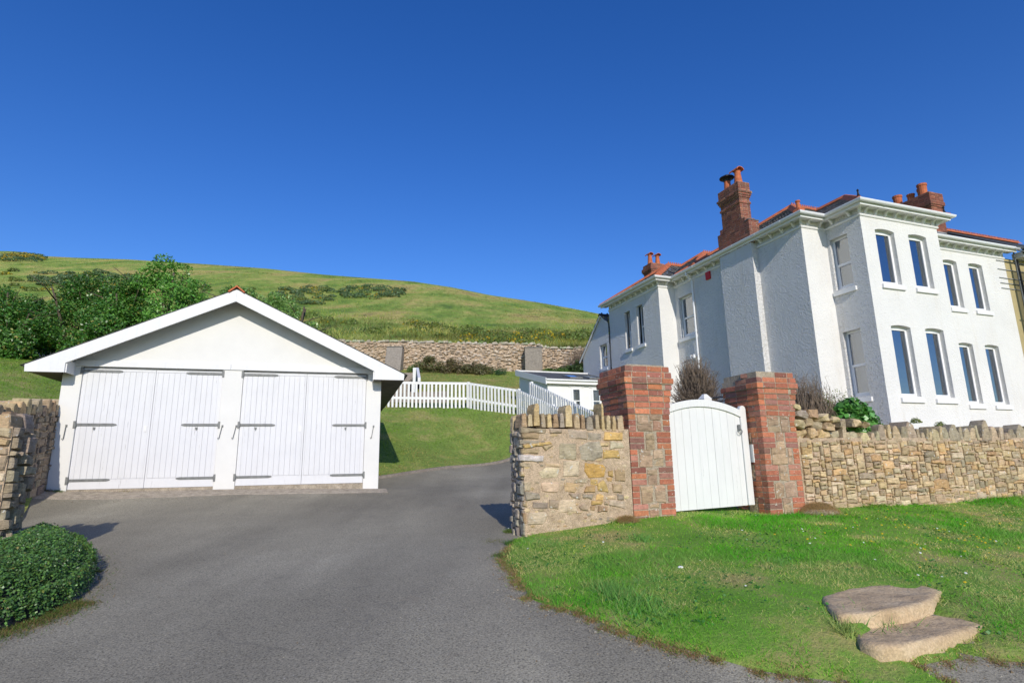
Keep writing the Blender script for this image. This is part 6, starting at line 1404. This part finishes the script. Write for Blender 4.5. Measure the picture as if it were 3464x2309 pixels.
def thicket(px0, px1, py0, py1, label, n=5200, yel=.05):
    pc, t_ = hill_at((px0 + px1) / 2, py1 - 8); t = thing('gorse_thicket', label, 'thicket', tuple(pc), 0, 'dark gorse thickets on the hill')
    V = []; C_ = []; sc = pc[1] / F_PX
    for i in range(44):
        u = rng.uniform(-1, 1); v = rng.uniform(-1, 1) * math.sqrt(max(0, 1 - u * u * .85)); px_ = (px0 + px1) / 2 + u * (px1 - px0) / 2; py_ = (py0 + py1) / 2 + v * (py1 - py0) * .38 + 10
        p, _ = hill_at(px_, py_); r = rng.uniform(11, 16) * sc * 1.15; k = n // 36; d = unit(rng.normal(size=(k, 3))); d[:, 2] = np.abs(d[:, 2]); Q = p - pc + d * np.array([r * 1.5, r * 1.5, r * .8]) * rng.uniform(.75, 1, (k, 1)); cc = jitcol((.11, .175, .07), k, .35)
        q = rng.random(k) < yel * (rng.random() < .35) * 4; cc[q] = (.45, .33, .03); V.append(leaf_verts(Q, rng.uniform(.25, .5, k) * sc * 16, d, .55, .6)); C_.append(cc)
    place('foliage', big_mesh('foliage', np.concatenate(V), 4, MT['leaf'], np.concatenate(C_)), t)
thicket(1160, 1358, 950, 1014, 'oval dark gorse thicket alone on the open hillside')
thicket(935, 1128, 945, 1040, 'dark gorse thicket on the hill just right of the garage shrubs')
thicket(120, 290, 905, 970, 'narrow dark gorse thicket high on the left of the hill')
thicket(250, 470, 900, 985, 'broad dark gorse thicket on the hill behind the tall garage tree', 7000)
thicket(0, 140, 850, 880, 'dark bracken clump on the skyline at the far left', 3000, .3)

# --- shrubs and trees behind the garage
def gz(x, y): return g1(x, y) - .05
DK = [(.06, .17, .025), (.11, .24, .04), (.28, .28, .06)]; MD = [(.12, .30, .045), (.19, .40, .07)]; PL = [(.20, .36, .09), (.29, .45, .14)]
def hz(px, py, y, x): return float(at(px / .679, py / .679, y)[2] - g1(x, y))
hedge = [(-24.5, 24.0, 4.2, 2.6, 2.6, DK, 'dark glossy evergreen bush at the far left edge of the shrubs'), (-20.6, 23.0, 4.6, 2.8, 3.0, DK, 'dark glossy evergreen bush second from the left edge on the lawn'),
         (-17.3, 22.6, 4.0, 2.8, 3.7, DK, 'dark evergreen bush with upright tips left of the tall tree'), (-15.1, 21.6, 3.2, 2.6, 3.5, DK, 'dense dark bush directly left of the tall bright tree'),
         (-18.6, 20.6, 3.6, 2.0, 2.0, DK, 'low dark bush in front of the evergreen shrubs')]
for i, (x, y, w_, d, h, cc, lb) in enumerate(hedge): tree('evergreen_shrub', lb, 'shrub', (x, y, gz(x, y)), w_, d, h, 22000, .10, cc, 100 + i, z0=.1, k=75, group='shrubs behind the garage', r=.42)
tree('bushy_tree', 'tallest bright green tree with a ragged many-spired crown behind the garage', 'tree', (-13.7, 22.0, gz(-13.7, 22)), 4.5, 3.0, 4.95, 24000, .105, MD, 201, z0=.8, k=120, trunks=5, group='shrubs behind the garage', r=.33)
tree('leafy_shrub', 'mid green shrub right of the tall tree above the garage ridge', 'shrub', (-10.7, 22.0, gz(-10.7, 22)), 3.8, 2.6, 4.5, 15000, .10, [(.17, .32, .08), (.24, .40, .11)], 202, z0=.3, k=60, group='shrubs behind the garage', r=.33)
tree('leafy_shrub', 'pale green shrub showing over the right slope of the garage roof', 'shrub', (-8.5, 20.5, gz(-8.5, 20.5)), 3.1, 2.4, 4.3, 14000, .09, PL, 203, z0=.3, k=60, group='shrubs behind the garage', r=.3)
tree('leafy_shrub', 'small pale shrub at the right end of the garage shrubs', 'shrub', (-7.3, 20.4, gz(-7.3, 20.4)), 1.7, 1.6, 3.2, 7000, .085, PL, 204, z0=.2, k=30, group='shrubs behind the garage', r=.26)

# --- bed in front of the rear wall
def bed(px, py, w_, h, cols, lb, n=3500, leaf=.11, y=36.6, seed=0):
    p = at(px, py, y); return tree('border_shrub', lb, 'shrub', (p[0], y, g1(p[0], y) - .05), w_, 1.2, h, n, leaf, cols, 300 + seed, z0=.05, k=26, trunks=2, group='shrubs in the border below the rear wall', r=.26, matl='leaf')
bed(1455, 1250, 2.0, 1.15, [(.13, .15, .05), (.20, .16, .07)], 'tallest brownish shrub in the border below the rear wall', seed=1)
bed(1525, 1250, 2.0, .85, [(.16, .13, .06), (.20, .18, .08)], 'middle brown shrub in the border below the rear wall', seed=2)
bed(1610, 1255, 2.0, .62, [(.15, .14, .06), (.20, .19, .09)], 'lowest brown shrub at the right end of the border', seed=3)
bed(1410, 1252, 1.0, .55, [(.13, .22, .06), (.18, .28, .07)], 'small light green plant at the left end of the border', 1500, seed=4)
bed(1692, 1253, .75, .36, [(.05, .12, .04), (.08, .16, .05)], 'small round green cushion plant between border and buttress', 1200, .07, seed=5)
bed(1895, 1250, 2.6, .55, [(.10, .19, .04), (.14, .24, .05)], 'low green shrub against the wall right of the square buttress', 3000, seed=6)
bed(1955, 1255, 1.6, .95, [(.05, .09, .03), (.08, .13, .03)], 'dark green shrub by the gable end of the house', 3000, seed=7)

def twiggy(name, label, base, w_, d, h, n, seed, matl='twig', leaves=0, lcol=(.1, .2, .04), upright=.0, thick=.006, seg=5, leafs=.03, z0=0.):
    t = thing(name, label, 'shrub', base); rs = random.Random(seed); mb = MB(); tips = []
    for i in range(n):
        a = rs.uniform(0, 6.28); el = rs.uniform(.15, 1.45) if not upright else rs.uniform(1.0, 1.5); p = Vector((rs.uniform(-.15, .15) * w_ * (1 + 2 * upright), rs.uniform(-.15, .15) * d * (1 + 2 * upright), 0)); dv = Vector((math.cos(a) * math.cos(el), math.sin(a) * math.cos(el), math.sin(el))); L = rs.uniform(.65, 1.02)
        p.z = z0 + (rs.uniform(-.1, .1) if z0 else 0)
        pts = [p.copy()]; tgt = Vector((dv.x * w_ / 2, dv.y * d / 2, dv.z * h)) * L
        for s in range(1, seg + 1): u = s / seg; q = p.lerp(tgt + p * .4 + Vector((0, 0, z0 * .6)), u) + Vector((0, 0, z0 * 0)) + Vector((rs.gauss(0, .03), rs.gauss(0, .03), rs.gauss(0, .025))) * (w_ * .6); pts.append(q)
        mb.tube(pts, [thick * (1.3 - s / seg) + .0012 for s in range(seg + 1)], 3, cap=False); tips.append(pts)
        for b in range(4):
            s = rs.randint(2, seg); q0 = pts[s]; dd = Vector((rs.gauss(0, 1), rs.gauss(0, 1), rs.gauss(.4, .8))).normalized() * rs.uniform(.08, .2) * w_ * .6
            mb.tube([q0, q0 + dd * .5 + Vector((0, 0, .01)), q0 + dd], [thick * .5, thick * .4, .001], 3, cap=False); tips.append([q0, q0 + dd])
    if z0:
        for k in range(7): mb.tube([(rs.uniform(-.12, .12), rs.uniform(-.12, .12), -.1), (rs.uniform(-.05, .05), rs.uniform(-.05, .05), z0 + .05)], [.018, .012], 5)
    o = mb.build('twigs', MT[matl], t); o['kind'] = 'stuff'
    if leaves:
        P = []; 
        while len(P) < leaves: q = rs.choice(tips); a = rs.choice(q[1:]); P.append((a.x + rs.gauss(0, .02), a.y + rs.gauss(0, .02), a.z + rs.gauss(0, .02)))
        P = np.array(P); place('leaves', big_mesh('leaves', leaf_verts(P, rng.uniform(.6, 1.3, len(P)) * leafs), 4, MT['leaf'], jitcol(lcol, len(P), .35)), t)['kind'] = 'stuff'
    return t
p = at(2358, 1345, 9.6); twiggy('bare_shrub', 'rounded leafless brown shrub between the brick pillars behind the gate', (p[0], 9.6, 1.25), .95, .9, .95, 900, 5, thick=.006, z0=1.12, leaves=500, lcol=(.30, .25, .16), leafs=.018)
p = at(2052, 1380, 8.6); twiggy('bare_shrub', 'small leafless shrub with pale dry leaves left of the left brick pillar', (p[0], 8.6, 1.3), .55, .5, 1.35, 130, 6, leaves=350, lcol=(.22, .20, .10))
p = at(2725, 1350, 9.4); twiggy('dry_grass_clump', 'dry upright brown stems behind the right brick pillar', (p[0], 9.4, 1.9), 1.0, .6, 1.08, 330, 7, upright=1, thick=.004)
p = at(2800, 1380, 9.5); twiggy('dry_grass_clump', 'lower dry stems mixed with green between the brown stems and the leafy plant', (p[0], 9.5, 1.85), 1.2, .6, .8, 260, 8, upright=1, thick=.004, leaves=3500, lcol=(.24, .28, .08))
p = at(1968, 1240, 36.9); twiggy('bare_shrub', 'purplish leafless climber on the rear wall beside the gabled extension', (p[0], 36.9, g1(p[0], 36.9)), 2.9, .8, 1.9, 260, 9, thick=.012)
# mallow plant behind the wall
p = at(2890, 1395, 9.3); t = thing('leafy_plant', 'bright green broad-leaved plant behind the long garden wall', 'plant', (p[0], 9.3, 1.95)); k = 2400; d_ = unit(rng.normal(size=(k, 3))); d_[:, 2] = np.abs(d_[:, 2]); P = d_ * np.array([.42, .3, .62]) * rng.uniform(.6, 1, (k, 1)); P[:, 0] += P[:, 2] * -.1
place('leaves', big_mesh('leaves', leaf_verts(P, rng.uniform(.05, .11, k), unit(d_ + [0, -.3, .5]), .45, .9), 4, MT['glossleaf'], jitcol((.10, .27, .05), k, .3)), t)['kind'] = 'stuff'
for i, (u, z, s) in enumerate(((4.15, 1.22, .10), (5.55, 1.24, .09), (6.1, 1.18, .09), (7.0, 1.2, .07))):
    q = WF.W(u, .2, z); t = thing('wall_plant', ('small yellowish stonecrop on the wall top just right of the leafy plant', 'small yellowish stonecrop on the wall top between two tall coping stones', 'tiny stonecrop on the wall top towards the right', 'tiny stonecrop near the right edge of the wall top')[i], 'plant', tuple(q)); k = 260; d_ = unit(rng.normal(size=(k, 3))); d_[:, 2] = np.abs(d_[:, 2])
    place('leaves', big_mesh('leaves', leaf_verts(d_ * s * rng.uniform(.5, 1, (k, 1)), .025, d_, .5, .7), 4, MT['leaf'], jitcol((.26, .30, .10), k, .3)), t)['kind'] = 'stuff'
# matted dead grass at the foot of the right pillar, and by the left one
for (u, v_, r, lb) in ((2.93, -.10, .24, 'mound of matted dead grass at the foot of the broken brick pillar'), (-.08, -.06, .12, 'small tuft of dead grass at the foot of the left brick pillar')):
    q = WF.W(u, v_); zb_ = g1(q[0], q[1]); t = thing('dead_grass', lb, 'grass', (q[0], q[1], zb_)); k = int(9000 * r / .24); a = rng.uniform(0, 6.28, k); rr = np.sqrt(rng.random(k)); x = np.cos(a) * rr * r * 1.2; y = np.sin(a) * rr * r * .8; z = (1 - rr ** 2) * r * .62
    place('blades', blades_mesh('blades', x, y, z, rng.uniform(.02, .06, k), np.full(k, .005), jitcol((.50, .37, .19), k, .4), MT['grass'], 1.), t)['kind'] = 'stuff'
    bm = bmesh.new(); bmesh.ops.create_uvsphere(bm, u_segments=16, v_segments=8, radius=1)
    for v in bm.verts: v.co = Vector((v.co.x * r * 1.2, v.co.y * r * .8, v.co.z * r * .5))
    me = bpy.data.meshes.new('mound'); bm.to_mesh(me); bm.free(); me.materials.append(MT['apron']); place('mound', me, t)

# --- low clipped ivy mound at the lower left
def ivy():
    q = [tuple(on_ground(x, y)[:2]) for x, y in ((130, 1835), (240, 1865), (300, 1905), (308, 1945), (285, 1990), (225, 2045), (120, 2095), (20, 2130), (-200, 2190), (-900, 2330))] + [(-7.5, 4.0), (-6.5, 5.0), (-4.9, 5.35)]
    c = np.array(q); ctr = c.mean(0); b = (ctr[0], ctr[1], g1(*ctr)); t = thing('ivy_hedge', 'low dense mound of small dark green leaves at the left edge of the drive', 'hedge', b)
    V2, F2, P = cdt_region(q, .07, .04); D = np.array([np.sqrt(((P - v) ** 2).sum(1).min()) for v in V2])
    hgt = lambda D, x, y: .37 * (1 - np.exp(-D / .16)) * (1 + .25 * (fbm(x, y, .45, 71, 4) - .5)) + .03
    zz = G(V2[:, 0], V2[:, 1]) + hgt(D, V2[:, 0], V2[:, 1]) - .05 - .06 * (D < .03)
    place('dark_inner_dome', me_from('dark_inner_dome', np.column_stack([V2[:, 0] - b[0], V2[:, 1] - b[1], zz - b[2]]), F2, MT['black'], True), t)['kind'] = 'stuff'  # black dome closing gaps between leaves, inner shade put into its colour
    n = 230000; x = rng.uniform(c[:, 0].min(), c[:, 0].max(), n); y = rng.uniform(c[:, 1].min(), c[:, 1].max(), n); m_ = inpoly(x, y, P) & (x > -1.05 * y - .3); x = x[m_]; y = y[m_]; D = np.empty(len(x))
    for i in range(0, len(x), 8000): s = slice(i, i + 8000); D[s] = np.sqrt(((x[s, None] - P[None, :, 0]) ** 2 + (y[s, None] - P[None, :, 1]) ** 2).min(1))
    z = G(x, y) + hgt(D, x, y) + rng.uniform(-.035, .02, len(x)) + (rng.random(len(x)) < .03) * rng.uniform(0, .05, len(x)); nr = unit(np.column_stack([0 * x, -.4 + 0 * x, 1 + 0 * x])); L = [np.column_stack([x - b[0], y - b[1], z - b[2]])]; NR = [nr]
    k = 15000; idx = rng.integers(0, len(P), k); e = P[idx]; nx_ = e - ctr; nx_ /= np.linalg.norm(nx_, axis=1, keepdims=True); u = rng.random(k) ** .8; L.append(np.column_stack([e[:, 0] + nx_[:, 0] * (.03 - .05 * u) - b[0] + rng.normal(0, .015, k), e[:, 1] + nx_[:, 1] * (.03 - .05 * u) - b[1] + rng.normal(0, .015, k), G(e[:, 0], e[:, 1]) + .01 + u * .20 - b[2]])); NR.append(np.column_stack([nx_, .5 + 0 * u]))
    L = np.concatenate(L); NR = unit(np.concatenate(NR)); k = len(L); cc = jitcol((.085, .18, .045), k, .4); m2 = rng.random(k); cc[m2 > .85] = jitcol((.16, .30, .06), int((m2 > .85).sum()), .2); cc[m2 < .02] = jitcol((.25, .26, .07), int((m2 < .02).sum()), .2)
    place('leaves', big_mesh('leaves', leaf_verts(L, rng.uniform(.015, .028, k), NR, .65, .72), 4, MT['glossleaf'], cc), t)['kind'] = 'stuff'
    # thin grass verge along its near edge
    n = 60000; i = rng.integers(4, len(P) * 8 // 10, n) % len(P); e = P[i]; d_ = e - ctr; d_ /= np.linalg.norm(d_, axis=1, keepdims=True); s = np.abs(rng.normal(0, .11, n)); x = e[:, 0] + d_[:, 0] * s + rng.normal(0, .04, n); y = e[:, 1] + d_[:, 1] * s + rng.normal(0, .04, n); m_ = (y < 4.95) & (x < -2.8) | (rng.random(n) < .04); x = x[m_]; y = y[m_]; n = len(x)
    col = np.where(rng.random((n, 1)) < .45, np.array([[.30, .21, .10]]), np.array([[.12, .20, .04]])) * rng.uniform(.6, 1.3, (n, 1))
    tag(place('verge_grass', blades_mesh('verge_grass', x, y, G(x, y), rng.uniform(.012, .04, n), np.full(n, .005), col, MT['grass'], .9)), 'thin brown and green grass along the edge of the ivy mound', 'grass', kind='stuff')
ivy()

# small growth at the asphalt edges, garage foot and wall end
def edge_weeds():
    X = []; Y = []; H = []; C_ = []
    def add(px, py, k, r, h, c):
        p = on_ground(px, py); X.append(rng.normal(p[0], r, k)); Y.append(rng.normal(p[1], r, k)); H.append(rng.uniform(.3, 1, k) * h); C_.append(jitcol(c, k, .35))
    for (px, py, k, r, h, c) in ((1722, 1800, 300, .03, .06, (.20, .28, .08)), (1735, 1840, 500, .04, .06, (.10, .2, .05)), (1700, 1880, 300, .05, .04, (.14, .2, .06)), (1670, 1830, 250, .09, .012, (.22, .22, .08)), (195, 1663, 250, .05, .04, (.12, .2, .04)), (165, 1660, 200, .04, .05, (.2, .14, .06)), (432, 1660, 200, .05, .04, (.26, .22, .08)), (1230, 1643, 60, .05, .03, (.12, .16, .04)), (322, 1935, 120, .03, .03, (.2, .22, .06))): add(px, py, k, r, h, c)
    X = np.concatenate(X); Y = np.concatenate(Y); H = np.concatenate(H); C_ = np.concatenate(C_)
    tag(place('edge_weeds', blades_mesh('edge_weeds', X, Y, G(X, Y) + .005, H, np.full(len(X), .007), C_, MT['grass'], .8)), 'tiny weeds in the joints at the drive edge', 'weeds', kind='stuff')
edge_weeds()
def grit():
    E_ = np.array(bankP); m_ = (E_[:, 1] < 7.0) & (E_[:, 0] < 4.6) & (E_[:, 1] < 6.9); E_ = E_[m_]; k = 2600; i = rng.integers(0, len(E_), k); x = E_[i, 0] - np.abs(rng.normal(0, .09, k)) + rng.normal(0, .03, k) - .005; y = E_[i, 1] - np.abs(rng.normal(0, .08, k)) + .01
    k2 = 500; x = np.concatenate([x, rng.uniform(-4, 3.5, k2)]); y = np.concatenate([y, rng.uniform(3.0, 10.5, k2)])
    ap = np.array([GF.W(a, -.6 - abs(b))[:2] for a, b in zip(rng.uniform(-.2, 5.7, 900), rng.normal(0, .07, 900))]); x = np.concatenate([x, ap[:, 0]]); y = np.concatenate([y, ap[:, 1]])
    ok = ~inpoly(x, y, bankP); x = x[ok]; y = y[ok]; n = len(x); r = rng.uniform(.002, .007, n) * np.where(rng.random(n) < .05, 1.8, 1); z = G(x, y) + .001; a = rng.uniform(0, 6.28, n)
    P = [np.column_stack([x + r * np.cos(a + q), y + r * np.sin(a + q), z]) for q in (0, 2.1, 4.2)]; T = np.column_stack([x, y, z + r * rng.uniform(.6, 1.2, n)])
    V = np.stack([P[0], P[1], T, P[1], P[2], T, P[2], P[0], T], 1).reshape(-1, 3); base = np.array([(.30, .27, .21), (.26, .19, .11), (.20, .18, .14), (.36, .33, .27)])[rng.integers(0, 4, n)] * rng.uniform(.7, 1.2, (n, 1))
    tag(place('loose_grit', big_mesh('loose_grit', V, 3, MT['vstone'], np.repeat(base, 3, 0))), 'loose grit and soil crumbs along the edges of the drive', 'grit', kind='stuff')
    # matted brown fringe creeping over the asphalt edge
    k = 16000; i = rng.integers(0, len(E_), k); patch = fbm(E_[i, 0], E_[i, 1], .35, 14, 3); i = i[patch > .40]; k = len(i); x = E_[i, 0] - rng.normal(.012, .03, k); y = E_[i, 1] - rng.normal(.012, .03, k)
    c = np.where(rng.random((k, 1)) < .7, np.array([[.42, .28, .14]]), np.array([[.22, .36, .06]])) * rng.uniform(.6, 1.3, (k, 1))
    tag(place('edge_fringe', blades_mesh('edge_fringe', x, y, G(x, y), rng.uniform(.008, .03, k), np.full(k, .005), c, MT['grass'], 1.1)), 'matted brown grass fringe creeping over the asphalt edge', 'grass', kind='stuff')
grit()
# loose twig and the pale stone in the grass
p = on_ground(120, 1800)
p = on_ground(2303, 1932); bm = bmesh.new(); bmesh.ops.create_icosphere(bm, subdivisions=2, radius=.018)
for v in bm.verts: v.co = Vector((v.co.x * 1.3, v.co.y, v.co.z * .7)) * random.uniform(.85, 1.1)
me = bpy.data.meshes.new('pebble'); bm.to_mesh(me); bm.free(); me.materials.append(MT['trim']); tag(place('pebble', me, None, (p[0], p[1], p[2] + .035)), 'small white stone lying in the grass below the gate', 'stone')

# --- post with faceted cap and rail behind the gate
p = at(2384, 1345, 9.0); zt = at(2384, 1333, 9.0)[2]; zb_ = g1(p[0], 9.0); t = thing('garden_post', 'white timber post with a faceted cap just behind the arched gate', 'post', (p[0], 9.0, zb_), R(20))
mb = MB(); mb.box(-.05, .05, -.05, .05, -.1, zt - zb_ - .12); mb.build('shaft', MT['picket'], t)
mb = MB(); H_ = zt - zb_; a = .072; b_ = .045
mb.hexa([(-a, -a, H_ - .12), (a, -a, H_ - .12), (a, a, H_ - .12), (-a, a, H_ - .12), (-a, -a, H_ - .07), (a, -a, H_ - .07), (a, a, H_ - .07), (-a, a, H_ - .07)]); mb.hexa([(-a, -a, H_ - .069), (a, -a, H_ - .069), (a, a, H_ - .069), (-a, a, H_ - .069), (-.025, -.025, H_), (.025, -.025, H_), (.025, .025, H_), (-.025, .025, H_)]); mb.build('cap', MT['picket'], t)
q0 = at(2400, 1347, 9.05); q1 = at(2475, 1338, 9.15); t = thing('metal_rail', 'thin grey metal rail running from the capped post to the right pillar', 'rail', (q0[0], q0[1], q0[2]))
mb = MB(); dv = Vector(q1 - q0); mb.tube([(0, 0, 0), dv], .012, 6); mb.tube([(0, 0, -.06), dv + Vector((0, 0, -.06))], .008, 6); mb.build('bar', MT['steel'], t)['kind'] = 'stuff'

# far house fragment at the left edge
p = at(4, 1112, 30); t = thing('far_house', 'sliver of a white house with brown roof behind the bushes at the left edge', 'house', (p[0] - 3.2, 30, p[2] - 3), R(8))
mb = MB(); mb.box(-3, 3, 0, 5, 0, 3.0); mb.build('wall', MT['trim'], t)
mb = MB(); mb.prism([(-3.3, 2.95), (3.3, 2.95), (0, 5.0)], 1, -.2, 5.2); mb.build('roof', MT['terra'], t)
